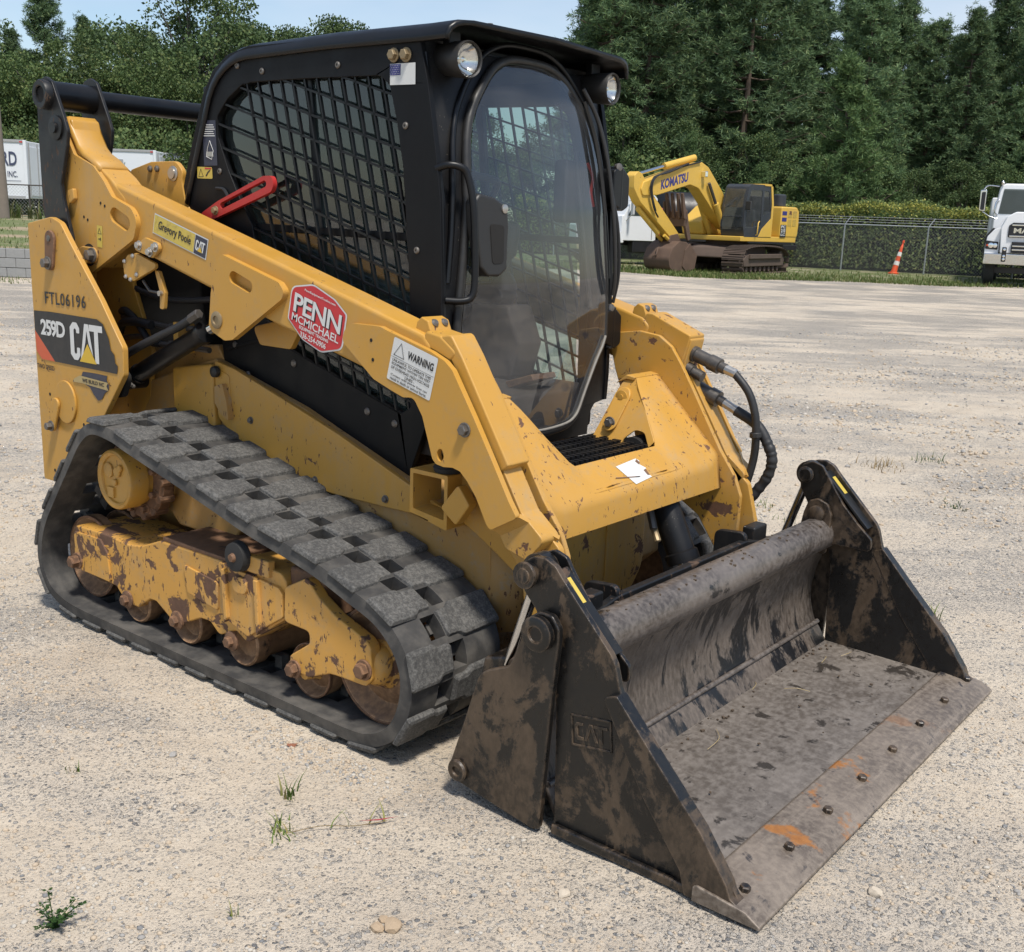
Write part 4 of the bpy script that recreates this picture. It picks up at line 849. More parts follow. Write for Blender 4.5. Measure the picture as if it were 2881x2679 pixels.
RF = bmo('roof', bm, 'black_paint', CAB, 50); sm = RF.modifiers.new('solid', 'SOLIDIFY'); sm.thickness = .014; sm.offset = -1
lathe('roof_bolt', (.60, -.16, 2.120), (0, 0, 1), [(0, .016), (.012, .016), (.014, .009), (.034, .009)], 'bolt_steel', CAB, 8)
# front frame, door and its glass
HW = [(2.045, .0), (2.040, .10), (2.015, .17), (1.98, .215), (1.93, .262), (1.88, .298), (1.83, .322), (1.76, .340), (1.65, .352), (1.5, .366), (1.35, .385), (1.22, .398), (1.15, .396), (1.11, .370), (1.07, .332), (1.01, .285), (.95, .245), (.90, .215), (.872, .185), (.855, .13), (.848, .0)]
def door_outline(off=0.0):
    R0 = [Vector((w, z)) for z, w in HW]; out = []
    full = R0 + [Vector((-p.x, p.y)) for p in R0[-2:0:-1]]
    n = len(full)
    for i, p in enumerate(full):
        t = (full[(i + 1) % n] - full[i - 1]).normalized(); nr = Vector((-t.y, t.x)); nr = nr if nr.dot(p - Vector((0, 1.45))) > 0 else -nr
        out.append(tuple(p + nr * off))
    return out
FRO = rnd([(-.462, 2.075), (.462, 2.075), (.462, 1.3), (.462, .905), (.375, .900), (.335, .865), (.330, .790), (-.330, .790), (-.335, .865), (-.375, .900), (-.462, .905), (-.462, 1.3)], [.06, .06, 0, .005, .03, .03, 0, 0, .03, .03, .005, 0], 5)
prism('front_frame', FRO, -.030, -.008, 'black_dusty', CAB, holes=[door_outline(.010)], f=ff, b=.003)
arch = [p for p in door_outline(.055) if p[1] > 1.25]
arch.sort(key=lambda p: math.atan2(p[0], p[1] - 1.3))
tube('front_arch', cr_([ff(p[0], p[1], -.008) for p in arch], 3), .010, 'black_paint', CAB, 8)
DR = tube('door', [ff(u, v, .000) for u, v in [tuple(q[:2]) for q in cr_([(u, v, 0) for u, v in door_outline(.010)], 3, True)] + [door_outline(.010)[0]]], .0145, 'plastic_black', CAB, 10)
tube('door_seal', [ff(u, v, .018) for u, v in [tuple(q[:2]) for q in cr_([(u, v, 0) for u, v in door_outline(-.006) if v < 1.16], 3)]], .005, 'seal_grey', DR, 8)
bm = bmesh.new(); rows = []
def hw(z):
    for (z1, w1), (z0, w0) in zip(HW, HW[1:]):
        if z >= z0: return w0 + (w1 - w0) * (z - z0) / (z1 - z0)
    return 0
for i in range(61):
    z = .850 + (2.043 - .850) * i / 60; w = max(hw(z), .01)
    rows.append([bm.verts.new(ff(w * (k / 12 - 1), z, .010)) for k in range(25)])
for a, c in zip(rows, rows[1:]):
    for k in range(24): bm.faces.new((a[k], a[k + 1], c[k + 1], c[k]))
bmo('door_glass', bm, 'door_glass', DR, 60)
hd = prism('door_handle', rnd([(-.390, 1.600), (-.362, 1.628), (-.300, 1.618), (-.246, 1.590), (-.242, 1.53), (-.252, 1.40), (-.285, 1.378), (-.335, 1.378), (-.362, 1.405), (-.385, 1.53)], .02), .012, .052, 'plastic_black', DR, f=ff, b=.010, seg=3)
prism('pull_recess', rnd([(-.325, 1.54), (-.265, 1.535), (-.270, 1.42), (-.318, 1.415)], .015), .050, .0535, 'cavity_shade', hd, f=ff, b=.001)
lathe('key_lock', ff(-.262, 1.585, .048), (1, 0, 0), [(0, .014), (.006, .014), (.008, .010)], 'bolt_zinc', hd, 16)
GH = tube('grab_handle', cr_([ff(-.462, 1.695, -.010), ff(-.450, 1.706, .025), ff(-.425, 1.702, .045), ff(-.405, 1.68, .052), ff(-.395, 1.60, .055), ff(-.390, 1.48, .055), ff(-.390, 1.36, .052), ff(-.398, 1.318, .048), ff(-.420, 1.304, .035), ff(-.452, 1.304, .0)], 5), .0115, 'black_paint', DR, 10)
tube('side_strip', [ff(-.452, 2.03, -.004), ff(-.455, 1.6, -.004), ff(-.455, 1.2, -.004)], .008, 'black_paint', CAB, 6)
for z in (1.675, 1.175):
    hg = prism('hinge', rnd([(.405, z + .070), (.47, z + .070), (.505, z + .045), (.508, z - .060), (.47, z - .078), (.400, z - .05)], .02), -.03, .06, 'black_paint', DR, f=lambda u, v, w: (.665 + w, u, v), b=.006)
    lathe('hinge_pin', (.70, .455, z - .075), (0, 0, 1), [(0, .020), (.004, .026), (.15, .026), (.154, .020)], 'black_paint', hg, 16)
    lathe('cap', (.71, .440, z + .075), (.9, -.3, .1), [(0, .014), (.014, .014), (.016, .007)], 'bolt_steel', hg, 12)
tube('wiper_arm', cr_([ff(.255, 2.0, .035), ff(.315, 1.90, .045), ff(.350, 1.75, .05), ff(.375, 1.55, .05), ff(.398, 1.38, .045), ff(.41, 1.30, .03)], 6), .008, 'plastic_black', DR, 8)
tube('wiper_blade', cr_([ff(.268, 1.96, .024), ff(.318, 1.84, .024), ff(.340, 1.70, .024), ff(.352, 1.58, .024)], 6), .007, 'plastic_black', DR, 6)
tube('gas_strut', [ff(.345, 1.80, -.08), ff(.40, 1.25, -.06)], .009, 'plastic_black', DR, 8); tube('red_tether', cr_([ff(.335, 1.76, -.03), ff(.350, 1.71, -.02), ff(.345, 1.66, -.03), ff(.358, 1.61, -.03)], 4), .006, 'red_paint', DR, 6)
tube('washer_hose', cr_([ff(.38, 1.72, .03), ff(.405, 1.55, .05), ff(.43, 1.38, .045), ff(.44, 1.27, .02)], 6), .006, 'hose_black', DR, 6)
for s in (-1, 1):
    lp = lathe('work_lamp', (.60, s * .372, 2.018), Vector((.985, s * .10, -.05)), [(-.03, .030), (-.01, .044), (.06, .052), (.110, .054), (.116, .051), (.112, .047), (.068, .046), (.066, .012)], 'plastic_black', CAB, 28)
    ax = Vector((.985, s * .10, -.05)).normalized(); p0 = Vector((.60, s * .372, 2.018))
    lathe('reflector', p0 + ax * .070, ax, [(0, .010), (.004, .022), (.016, .036), (.032, .046)], 'lamp_silver', lp, 24, False)
    lathe('bulb', p0 + ax * .070, ax, [(0, .010), (.018, .010), (.024, .004)], 'lamp_silver', lp, 10)
    lathe('lens', p0 + ax * .103, ax, [(0, .047), (.004, .040), (.007, .020), (.008, .002)], 'lamp_glass', lp, 28, False)
    box('lamp_bracket', (.63, s * .372, 2.078), (.03, .05, .04), 'black_paint', lp, b=.004)
# inside the cab
IN = prism('cab_floor', rnd([(-.42, .96), (.66, .96), (.66, .80), (-.42, .80)], .02), -.43, .43, 'cab_inside', CAB, b=.004)
prism('rear_wall', [(-.46, 1.62), (-.43, 1.62), (-.36, 1.0), (-.40, 1.0)], -.44, .44, 'cab_inside', CAB, b=.003)
for s in (-1, 1): box('pillar', (-.48, s * .42, 1.78), (.05, .05, .40), 'black_paint', CAB, b=.006)
box('headliner', (.05, 0, 2.065), (.90, .84, .03), 'seat_fabric', CAB)
SEAT = prism('seat', rnd([(-.26, 1.15), (.22, 1.17), (.26, 1.25), (.20, 1.29), (-.14, 1.26), (-.26, 1.24)], .04), -.22, .22, 'seat_fabric', CAB, b=.03, seg=3)
prism('backrest', rnd([(-.30, 1.22), (-.16, 1.25), (-.20, 1.55), (-.24, 1.86), (-.32, 1.88), (-.36, 1.80)], .05), -.21, .21, 'seat_fabric', SEAT, b=.03, seg=3)
box('seat_base', (-.04, 0, 1.06), (.40, .36, .20), 'plastic_black', SEAT, b=.01)
for s in (-1, 1):
    prism('armrest', rnd([(-.10, 1.30), (.30, 1.32), (.34, 1.27), (.30, 1.22), (-.10, 1.24)], .02), s * .27, s * .37, 'plastic_black', SEAT, b=.012)
    lathe('joystick', (.30, s * .32, 1.30), (.15, 0, 1), [(0, .055), (.02, .05), (.05, .030), (.06, .016), (.11, .016), (.13, .030), (.20, .034), (.24, .026), (.25, .012)], 'plastic_black', CAB, 18)
    prism('side_console', rnd([(-.30, 1.22), (.38, 1.24), (.44, 1.10), (.40, .96), (-.30, .96)], .03), s * .25, s * .40, 'cab_inside', CAB, b=.015)
tube('lap_bar', cr_([(-.10, -.30, 1.45), (.10, -.32, 1.50), (.26, -.30, 1.66), (.30, -.20, 1.70), (.30, .20, 1.70), (.26, .30, 1.66), (.10, .32, 1.50), (-.10, .30, 1.45)], 5), .014, 'plastic_black', CAB, 8)
box('display_panel', (.56, -.36, 1.66), (.06, .12, .22), 'plastic_black', CAB, b=.012)
box('display_panel', (.56, .36, 1.66), (.06, .12, .22), 'plastic_black', CAB, b=.012)
prism('foot_pedal', rnd([(.50, .98), (.62, 1.02), (.63, 1.0), (.52, .96)], .005), .10, .24, 'rusty_iron', CAB, b=.003)

# ------------------------------------------------------------------ four-in-one bucket
BK = tube('bucket', [(1.455, -.845, .468), (1.455, .845, .468)], .062, 'torque_tube', LD, 40)
bm = bmesh.new(); prof = cr_([(1.475, .415, 0), (1.440, .33, 0), (1.425, .22, 0), (1.448, .125, 0), (1.470, .095, 0), (1.505, .04, 0)], 5); rows = []
for y in np.linspace(-.85, .85, 15): rows.append([bm.verts.new((p.x, float(y), p.y)) for p in prof])
for a, c in zip(rows, rows[1:]):
    for k in range(len(prof) - 1): bm.faces.new((a[k], a[k + 1], c[k + 1], c[k]))
o = bmo('moldboard', bm, 'bucket_inside', BK, 50); o.modifiers.new('solid', 'SOLIDIFY').thickness = .02
tube('weld_ridge', [(1.462, -.85, .112), (1.462, .85, .112)], .009, 'torque_tube', BK, 8)
prism('moldboard_back', [(1.22, .40), (1.40, .45), (1.42, .30), (1.38, .02), (1.20, .02), (1.19, .20)], -.84, .84, 'bucket_side', BK, b=.01)
prism('bucket_floor', [(1.485, .046), (1.955, .034), (1.955, .006), (1.485, .006)], -.85, .85, 'bucket_floor', BK, b=.003)
CE = prism('cutting_edge', [(1.925, .040), (1.935, .047), (2.062, .034), (2.101, .012), (2.101, .003), (1.925, .003)], -.897, .897, 'cutting_edge', BK, b=.003)
for i in range(8): hexbolt('edge_bolt', (2.024, -.822 + i * .2387, .037), (.10, 0, 1), .0135, 'bucket_side', BK, .015, washer=False)
CLAM = [(1.357, .677), (1.364, .707), (1.394, .727), (1.432, .731), (1.465, .716), (1.488, .690), (1.643, .533), (1.657, .510), (1.673, .456), (1.680, .440), (1.792, .320), (1.930, .177), (2.006, .072), (2.030, .038), (2.088, .008), (1.50, .002), (1.488, .35), (1.45, .50), (1.41, .59), (1.371, .629)]
for s in (-1, 1):
    cl = prism('bucket_side', rnd(CLAM, [.03, .03, .03, .03, .03, .02, .02, .02, .02, 0, 0, 0, 0, .02, .01, .01, .02, .03, .03, .03], 3), s * .868, s * .848, 'bucket_side', BK, b=.004)
    prism('edge_rib', rnd([(1.640, .43), (1.68, .444), (1.792, .324), (1.930, .181), (2.008, .074), (2.020, .045), (2.094, .006), (1.90, .004), (1.885, .06), (1.769, .212)], [.015, .01, 0, 0, .01, .01, .008, .005, .005, 0], 3), s * .890, s * .846, 'bucket_side', BK, b=.005)
    prism('skid_strip', [(1.50, .030), (1.90, .026), (1.90, .001), (1.50, .001)], s * .885, s * .868, 'bucket_side', BK, b=.006)
    prism('hinge_yoke', rnd([(1.362, .690), (1.372, .719), (1.410, .734), (1.449, .722), (1.465, .697), (1.538, .596), (1.597, .536), (1.655, .485), (1.66, .44), (1.50, .44), (1.42, .55), (1.37, .63)], .02, 3), s * .800, s * .786, 'bucket_side', BK, b=.003)
    prism('yoke_face', [(1.448, .698), (1.456, .700), (1.635, .520), (1.625, .515)], s * .850, s * .798, 'black_worn', BK, b=.002)
    REAR = [(1.40, .545), (1.413, .580), (1.445, .602), (1.485, .600), (1.508, .570), (1.508, .536), (1.495, .378), (1.472, .006), (1.449, .002), (1.330, .019), (1.186, .043), (1.161, .066), (1.162, .093), (1.205, .221), (1.249, .361), (1.260, .381), (1.283, .398), (1.352, .428), (1.368, .454)]
    prism('moldboard_side', rnd(REAR, [.02, .02, .02, .02, .02, .02, 0, .015, .015, .02, .03, .03, .02, 0, .02, .02, .02, .03, .02], 3), s * .900, s * .878, 'bucket_side', BK, b=.005)
    prism('inner_hinge', rnd([(1.40, .545), (1.415, .590), (1.45, .605), (1.49, .59), (1.508, .55), (1.500, .40), (1.44, .40), (1.38, .42)], .02), s * .780, s * .765, 'bucket_side', BK, b=.004)
    sy = Vector((0, s, 0))
    lathe('hinge_pin', (1.453, s * .75, .549), sy, [(0, .024), (.004, .030), (.02, .030), (.02, .04), (.15, .040), (.155, .046), (.172, .046), (.176, .040), (.176, .022), (.170, .020), (.170, .006)], 'bucket_side', BK, 28)
    lathe('cylinder_pin', (1.388, s * .775, .681), sy, [(0, .022), (.006, .030), (.10, .030), (.115, .036), (.122, .034), (.122, .020), (.126, .019), (.127, .002)], 'bucket_side', BK, 28)
    lathe('cylinder_eye', (1.388, s * .802, .681), sy, [(0, .046), (.040, .046)], 'bucket_side', BK, 24)
    lathe('pivot_bolt', (1.195, s * .90, .080), sy, [(0, .030), (.008, .032), (.014, .028), (.014, .014), (.008, .012)], 'bucket_side', BK, 24)
    rd = lathe('cylinder_rod', (1.388, s * .825, .681), Vector((-.105, 0, -.33)), [(.03, .016), (.30, .016)], 'chrome', BK, 18)
    lathe('gland', (1.293, s * .825, .382), Vector((-.105, 0, -.33)), [(0, .024), (.008, .036), (.03, .038), (.032, .032), (.16, .032)], 'black_worn', rd, 18)
    stc = sheet('hazard_sticker', [(0, 0), (.018, 0), (.018, .075), (0, .075)], 'print_yellow', BK, (lambda s: lambda u, v: tuple(Vector((1.505, s * (.842 - u * 1.4), .646)) + Vector((-.705, 0, .709)) * (v - .030) + Vector((.003, 0, .003))))(s))
def fe(y): return lambda u, v: tuple(Vector((1.543, y, .262)) + Vector((.99, 0, .15)) * u + Vector((-.10, 0, .99)) * v)
for a in ([(0, 0), (.124, 0), (.124, .006), (0, .006)], [(0, .079), (.124, .079), (.124, .085), (0, .085)], [(0, 0), (.006, 0), (.006, .085), (0, .085)], [(.118, 0), (.124, 0), (.124, .085), (.118, .085)]):
    prism('emblem_frame', a, -.8715, -.866, 'bucket_side', BK, b=.002, f=lambda u, v, w: fe(w)(u, v))
for pg in ([(.038, .058), (.038, .064), (.018, .064), (.012, .056), (.012, .026), (.018, .018), (.038, .018), (.038, .026), (.022, .028), (.022, .056)], [(.040, .018), (.056, .064), (.066, .064), (.082, .018), (.074, .018), (.061, .052), (.048, .018)], [(.070, .064), (.112, .064), (.112, .056), (.096, .056), (.096, .018), (.086, .018), (.086, .056), (.070, .056)]):
    prism('emblem_letter', pg, -.8705, -.866, 'bucket_side', BK, b=.001, f=lambda u, v, w: fe(w)(u, v))
random.seed(9); bm = bmesh.new()                 # crumbs of dirt and straw lying on the tube and the floor
for k in range(90):
    y = random.uniform(-.8, .8); a = random.uniform(.9, 2.0)
    p = Vector((1.455 + .063 * math.cos(a), y, .468 + .063 * math.sin(a))) if k < 45 else Vector((random.uniform(1.51, 1.56) if k < 78 else random.uniform(1.55, 1.92), y, .048))
    s_ = random.uniform(.003, .008); box_bm(bm, p, (s_, s_ * random.uniform(1, 2), s_ * .7), Matrix.Rotation(random.uniform(0, 3), 3, 'Z'))
tag(bmo('dirt_crumbs', bm, 'mud', BK), kind='stuff')
bm = bmesh.new()
for k in range(5):
    x0, y0 = random.uniform(1.50, 1.62), random.uniform(-.5, .75); l = random.uniform(.05, .16); a = random.uniform(-.5, .5) + (1.57 if random.random() < .7 else 0)
    tube_bm(bm, cr_([(x0, y0, .050), (x0 + l * .5 * math.cos(a), y0 + l * .5 * math.sin(a), .056 + random.uniform(0, .012)), (x0 + l * math.cos(a + .3), y0 + l * math.sin(a + .3), .050)], 4), .0008, 4)
tag(bmo('dry_straw', bm, 'print_tan', BK, 0), kind='stuff')
# ------------------------------------------------------------------ the yard: ground, verge, bank
FH = Vector((-0.62059423, 0.78413188, 0)); RH = Vector((0.78413188, 0.62059423, 0))
def GP(d, s, z=0.0): v = Vector((CAM.x, CAM.y, 0)) + FH * d + RH * s; return Vector((v.x, v.y, z))
def SX(d, px): return d * (px - 1462) * .000316            # sideways metres at distance d of a bearing measured on the photo
VIEW = math.atan2(-FH.y, -FH.x)                            # heading of something that faces the photographer
rng = np.random.default_rng(7)
def npmesh(name, verts, faces, mat, parent=None, ang=0, mats=None):
    me = bpy.data.meshes.new(name); verts = np.asarray(verts, dtype=np.float32); faces = np.asarray(faces, dtype=np.int32); k = faces.shape[1]
    me.vertices.add(len(verts)); me.vertices.foreach_set('co', verts.ravel())
    me.loops.add(faces.size); me.loops.foreach_set('vertex_index', faces.ravel())
    me.polygons.add(len(faces)); me.polygons.foreach_set('loop_start', np.arange(0, faces.size, k, dtype=np.int32)); me.polygons.foreach_set('loop_total', np.full(len(faces), k, dtype=np.int32))
    if mats is not None: me.polygons.foreach_set('material_index', np.asarray(mats, dtype=np.int32))
    me.update(calc_edges=True); me.validate()
    return finish(name, me, mat, parent, ang)

# gravel: pale sand, drifts of crushed stone, wheel streaks that run across the yard
b = NB('gravel', 0.95)
mpr = b.n('ShaderNodeMapping'); mpr.vector_type = 'POINT'; mpr.inputs['Rotation'].default_value = (0, 0, -math.atan2(RH.y, RH.x)); b.l(b.tc.outputs['Object'], mpr.inputs['Vector'])
class _R: outputs = {'Object': mpr.outputs[0]}
tc0 = b.tc; b.tc = _R
streak = b.noise(1.0, 5, .62, stretch=(.30, 1.3, 1), off=9); streak2 = b.noise(1.0, 4, .6, stretch=(.6, 3.6, 1), off=14)
b.tc = tc0
big = b.noise(.55, 4, .55, off=2); mid = b.noise(3.2, 5, .6, off=5); low = b.noise(1.3, 4, .6, off=15)
v1 = b.vor(85, out='Color', off=1); v1d = b.vor(85, off=1); v2 = b.vor(190, out='Color', off=4); v2d = b.vor(190, off=4); fine = b.noise(300, 3, off=3); lump = b.noise(42, 5, .7, off=8)
sep = b.t.nodes.new('ShaderNodeSeparateColor'); b.l(v1, sep.inputs[0]); sep2 = b.t.nodes.new('ShaderNodeSeparateColor'); b.l(v2, sep2.inputs[0])
sand = b.mix(mid, (0.530, 0.436, 0.328), (0.710, 0.620, 0.495)); sand = b.mix(b.ramp(low, .52, .68, 0, .45), sand, (0.42, 0.335, 0.245)); sand = b.mix(b.ramp(fine, .3, .7, 0, .25), sand, (0.36, 0.30, 0.225))
stone = b.mix(sep.outputs[0], (0.30, 0.28, 0.255), (0.56, 0.50, 0.42)); stone = b.mix(b.ramp(sep.outputs[1], .86, .9), stone, (0.19, 0.185, 0.18))
stone2 = b.mix(sep2.outputs[0], (0.32, 0.29, 0.25), (0.58, 0.51, 0.42)); stone2 = b.mix(b.ramp(sep2.outputs[1], .92, .95), stone2, (0.20, 0.19, 0.18))
grav = b.ramp(b.math('ADD', b.math('MULTIPLY', big, .46), b.math('ADD', b.math('MULTIPLY', streak, .30), b.math('MULTIPLY', streak2, .24))), .43, .60)          # where the crushed stone lies thick
k1 = b.math('MULTIPLY', b.ramp(v1d, .60, .48), b.ramp(b.math('ADD', sep.outputs[2], b.math('MULTIPLY', grav, .50)), .92, .96))
k2 = b.math('MULTIPLY', b.ramp(v2d, .60, .46), b.ramp(b.math('ADD', sep2.outputs[2], b.math('MULTIPLY', grav, .45)), .80, .84))
far = b.mix(b.math('MULTIPLY', grav, .45), sand, (0.435, 0.402, 0.362))
c = b.mix(k2, far, stone2); c = b.mix(k1, c, stone); b.col(c)
hgt = b.math('ADD', b.math('MULTIPLY', k1, .6), b.math('ADD', b.math('MULTIPLY', k2, .35), b.math('ADD', b.math('MULTIPLY', lump, .9), b.math('MULTIPLY', fine, .2))))
b.bump(hgt, 1.0, .018)
def axis(lo, hi, c, near, n_near, n_far):
    a = np.linspace(c - near, c + near, n_near); t = np.linspace(0, 1, n_far + 1)[1:] ** 2.4
    return np.concatenate([(c - near - t * (c - near - lo))[::-1], a, c + near + t * (hi - c - near)])
gx, gy = axis(-260, 260, 1.0, 3.6, 340, 40), axis(-200, 330, 0.2, 3.6, 340, 40)
X_, Y_ = np.meshgrid(gx, gy, indexing='ij')
def vnoise(x, y, f, seed):
    r = np.random.default_rng(seed).random((64, 64)); u, v = x * f, y * f; i, j = np.floor(u).astype(int), np.floor(v).astype(int); a, c = u - i, v - j
    a, c = a * a * (3 - 2 * a), c * c * (3 - 2 * c); g = lambda p, q: r[p % 64, q % 64]
    return (g(i, j) * (1 - a) + g(i + 1, j) * a) * (1 - c) + (g(i, j + 1) * (1 - a) + g(i + 1, j + 1) * a) * c
Zg = (vnoise(X_, Y_, 1.3, 1) * .012 + vnoise(X_, Y_, 4.5, 2) * .010 + vnoise(X_, Y_, 13, 3) * .007 + vnoise(X_, Y_, 31, 4) * .005) - .025
near = np.exp(-((X_ - 1) ** 2 + (Y_) ** 2) / 30.0); Zg = Zg * (.35 + .65 * near)
n0, n1 = X_.shape; idx = np.arange(n0 * n1).reshape(n0, n1)
F = np.stack([idx[:-1, :-1], idx[1:, :-1], idx[1:, 1:], idx[:-1, 1:]], -1).reshape(-1, 4)
tag(npmesh('ground', np.stack([X_, Y_, Zg], -1).reshape(-1, 3), F, 'gravel', ang=180), kind='structure')
def ground_z(x, y): return float((vnoise(np.array(x), np.array(y), 1.3, 1) * .012 + vnoise(np.array(x), np.array(y), 4.5, 2) * .010 + vnoise(np.array(x), np.array(y), 13, 3) * .007 + vnoise(np.array(x), np.array(y), 31, 4) * .005 - .025) * (.35 + .65 * math.exp(-((x - 1) ** 2 + y ** 2) / 30)))

# loose stones lying on the ground
for nm, c0 in (('stone_grey', (.31, .295, .275)), ('stone_blue', (.19, .19, .19)), ('stone_tan', (.46, .37, .27)), ('stone_pale', (.47, .43, .37))): plain(nm, c0, .9, 0, .25, 90, .3)
bm = bmesh.new(); bmesh.ops.create_icosphere(bm, subdivisions=1, radius=1); bm.verts.ensure_lookup_table()
ico = np.array([v.co[:] for v in bm.verts]); icf = np.array([[v.index for v in f.verts] for f in bm.faces]); bm.free()
def stones(name, n, dmin, dmax, smin, smax, patch, heap=None):
    d = dmin * (dmax / dmin) ** rng.random(n * 3); s = d * rng.uniform(-.62, .62, n * 3)
    x = CAM.x + FH.x * d + RH.x * s; y = CAM.y + FH.y * d + RH.y * s
    if heap is not None: x = np.concatenate([np.random.default_rng(i).normal(h[0], h[2], h[4]) for i, h in enumerate(heap)]); y = np.concatenate([np.random.default_rng(90 + i).normal(h[1], h[3], h[4]) for i, h in enumerate(heap)]); d = np.full(len(x), 3.2)
    w = vnoise(x, y, .8, 11) * .6 + vnoise(x, y, 3.1, 12) * .4
    keep = rng.random(len(x)) < np.clip((w - .30) * 2.2, .08, 1) if patch else np.ones(len(x), bool)
    inside = (np.abs(y) < .93) & (x > -1.3) & (x < 2.12); keep &= ~inside
    x, y, d = x[keep][:n], y[keep][:n], d[keep][:n]; n = len(x)
    sz = smin * (smax / smin) ** (rng.random(n) ** 2.2) * np.clip(d / 4, .8, 2.2)
    zz = (vnoise(x, y, 1.3, 1) * .012 + vnoise(x, y, 4.5, 2) * .010 + vnoise(x, y, 13, 3) * .007 + vnoise(x, y, 31, 4) * .005 - .025) * (.35 + .65 * np.exp(-((x - 1) ** 2 + y ** 2) / 30))
    V = ico[None] * (1 + rng.uniform(-.28, .28, (n, len(ico), 1))); V = V * sz[:, None, None] * rng.uniform(.65, 1.2, (n, 1, 3)) * np.array([1, 1, .7])
    a = rng.uniform(0, 6.28, n); ca, sa = np.cos(a)[:, None], np.sin(a)[:, None]
    vx = V[..., 0] * ca - V[..., 1] * sa; vy = V[..., 0] * sa + V[..., 1] * ca
    V = np.stack([vx + x[:, None], vy + y[:, None], V[..., 2] + (zz + sz * .15)[:, None]], -1)
    Fc = (icf[None] + (np.arange(n) * len(ico))[:, None, None]).reshape(-1, 3)
    mi = np.repeat(rng.choice(4, n, p=[.30, .06, .42, .22]), len(icf))
    return tag(npmesh(name, V.reshape(-1, 3), Fc, ['stone_grey', 'stone_blue', 'stone_tan', 'stone_pale'], ang=0, mats=mi), 'small loose grey and tan gravel stones scattered over the sandy yard', 'gravel', kind='stuff')
stones('gravel_stones', 46000, 1.95, 18, .0018, .0105, True)
plain('stone_cream', (.50, .43, .34), .9, 0, .25, 90, .3)
stones('gravel_heaps', 5000, 2, 4, .003, .011, False, [(.72, -1.0, .16, .045, 420), (.45, -1.0, .30, .05, 260), (2.3, -.2, .14, .5, 620), (2.45, .5, .2, .5, 500), (.8, -1.85, .16, .14, 380), (-.2, -1.35, .5, .10, 420), (1.9, -1.1, .3, .12, 420), (-1.35, -.9, .25, .3, 360), (1.4, 2.6, .8, .4, 500), (.9, -1.0, .05, .04, 120)])
plain('stone_cream', (.50, .43, .34), .9, 0, .25, 90, .3)
def rock(name, xy, r, mat, label, seed, flat=.7):
    g = np.random.default_rng(seed); bm = bmesh.new(); bmesh.ops.create_icosphere(bm, subdivisions=2, radius=1)
    for v in bm.verts: v.co *= 1 + g.uniform(-.16, .16); v.co.x *= r * 1.25; v.co.y *= r; v.co.z *= r * flat
    o = bmo(name, bm, mat, None, 25); o.location = (xy[0], xy[1], ground_z(*xy) + r * flat * .45); o.rotation_euler = (0, 0, g.uniform(0, 3)); return tag(o, label, 'stone', 'larger loose stones')
rock('stone', (1.676, -1.062), .014, 'stone_cream', 'pale angular stone on the sand left of the bucket\'s near side', 1)
rock('stone', (2.236, -.544), .016, 'stone_cream', 'pale rounded stone in front of the bucket\'s cutting edge', 2)
rock('stone', (.42, -1.28), .011, 'stone_grey', 'small grey stone on the sand below the middle of the track', 3)
plain('clod', (.40, .30, .20), .95, 0, .3, 30, .5)
for i, (x, y, r) in enumerate(((1.47, -1.43, .021), (1.445, -1.455, .015), (1.435, -1.425, .011))): rock('sand_clod', (x, y), r, 'clod', ('broken tan sand clod at the bottom edge, largest of three', 'broken tan sand clod left below the largest one', 'smallest broken tan sand clod beside the largest one')[i], 20 + i, .6)['category'] = 'clod'

# ---- plants
def leafmat(name, c0, c1, c2=None, rough=.6, trans=.25):
    m = bpy.data.materials.new(name); m.use_nodes = True; t = m.node_tree; M[name] = m; p = t.nodes['Principled BSDF']; p.inputs['Roughness'].default_value = rough; p.inputs['Specular IOR Level'].default_value = .25
    g = t.nodes.new('ShaderNodeNewGeometry'); r = t.nodes.new('ShaderNodeValToRGB'); e = r.color_ramp.elements
    e[0].color = (*c0, 1); e[1].color = (*c1, 1); e[0].position = .1; e[1].position = .85
    if c2: q = e.new(.97); q.color = (*c2, 1)
    t.links.new(g.outputs['Random Per Island'], r.inputs[0])
    oi = t.nodes.new('ShaderNodeObjectInfo'); hs = t.nodes.new('ShaderNodeHueSaturation'); mr = t.nodes.new('ShaderNodeMapRange'); mr.inputs['To Min'].default_value = .82; mr.inputs['To Max'].default_value = 1.18
    t.links.new(oi.outputs['Random'], mr.inputs['Value']); t.links.new(mr.outputs[0], hs.inputs['Value']); t.links.new(r.outputs[0], hs.inputs['Color'])
    t.links.new(hs.outputs[0], p.inputs['Base Color'])
    tr = t.nodes.new('ShaderNodeBsdfTranslucent'); mx = t.nodes.new('ShaderNodeMixShader'); mx.inputs[0].default_value = trans; t.links.new(hs.outputs[0], tr.inputs[0])
    t.links.new(p.outputs[0], mx.inputs[1]); t.links.new(tr.outputs[0], mx.inputs[2]); t.links.new(mx.outputs[0], t.nodes['Material Output'].inputs[0])
leafmat('grass_green', (.075, .125, .022), (.16, .22, .050), (.30, .25, .10))
leafmat('grass_verge', (.060, .095, .022), (.125, .155, .045), (.26, .22, .11))
leafmat('weed_leaf', (.030, .075, .018), (.060, .120, .030))
leafmat('dry_grass', (.28, .20, .10), (.40, .30, .16))
leafmat('pine_needles', (0.069, 0.120, 0.062), (0.159, 0.241, 0.105), (0.224, 0.275, 0.114))
leafmat('pine_young', (0.067, 0.118, 0.046), (0.138, 0.216, 0.080), (0.173, 0.231, 0.080))
leafmat('oak_leaves', (0.052, 0.089, 0.037), (0.117, 0.174, 0.062), (0.171, 0.200, 0.072))
leafmat('bright_leaves', (0.053, 0.091, 0.032), (0.119, 0.166, 0.053), (0.162, 0.183, 0.064))
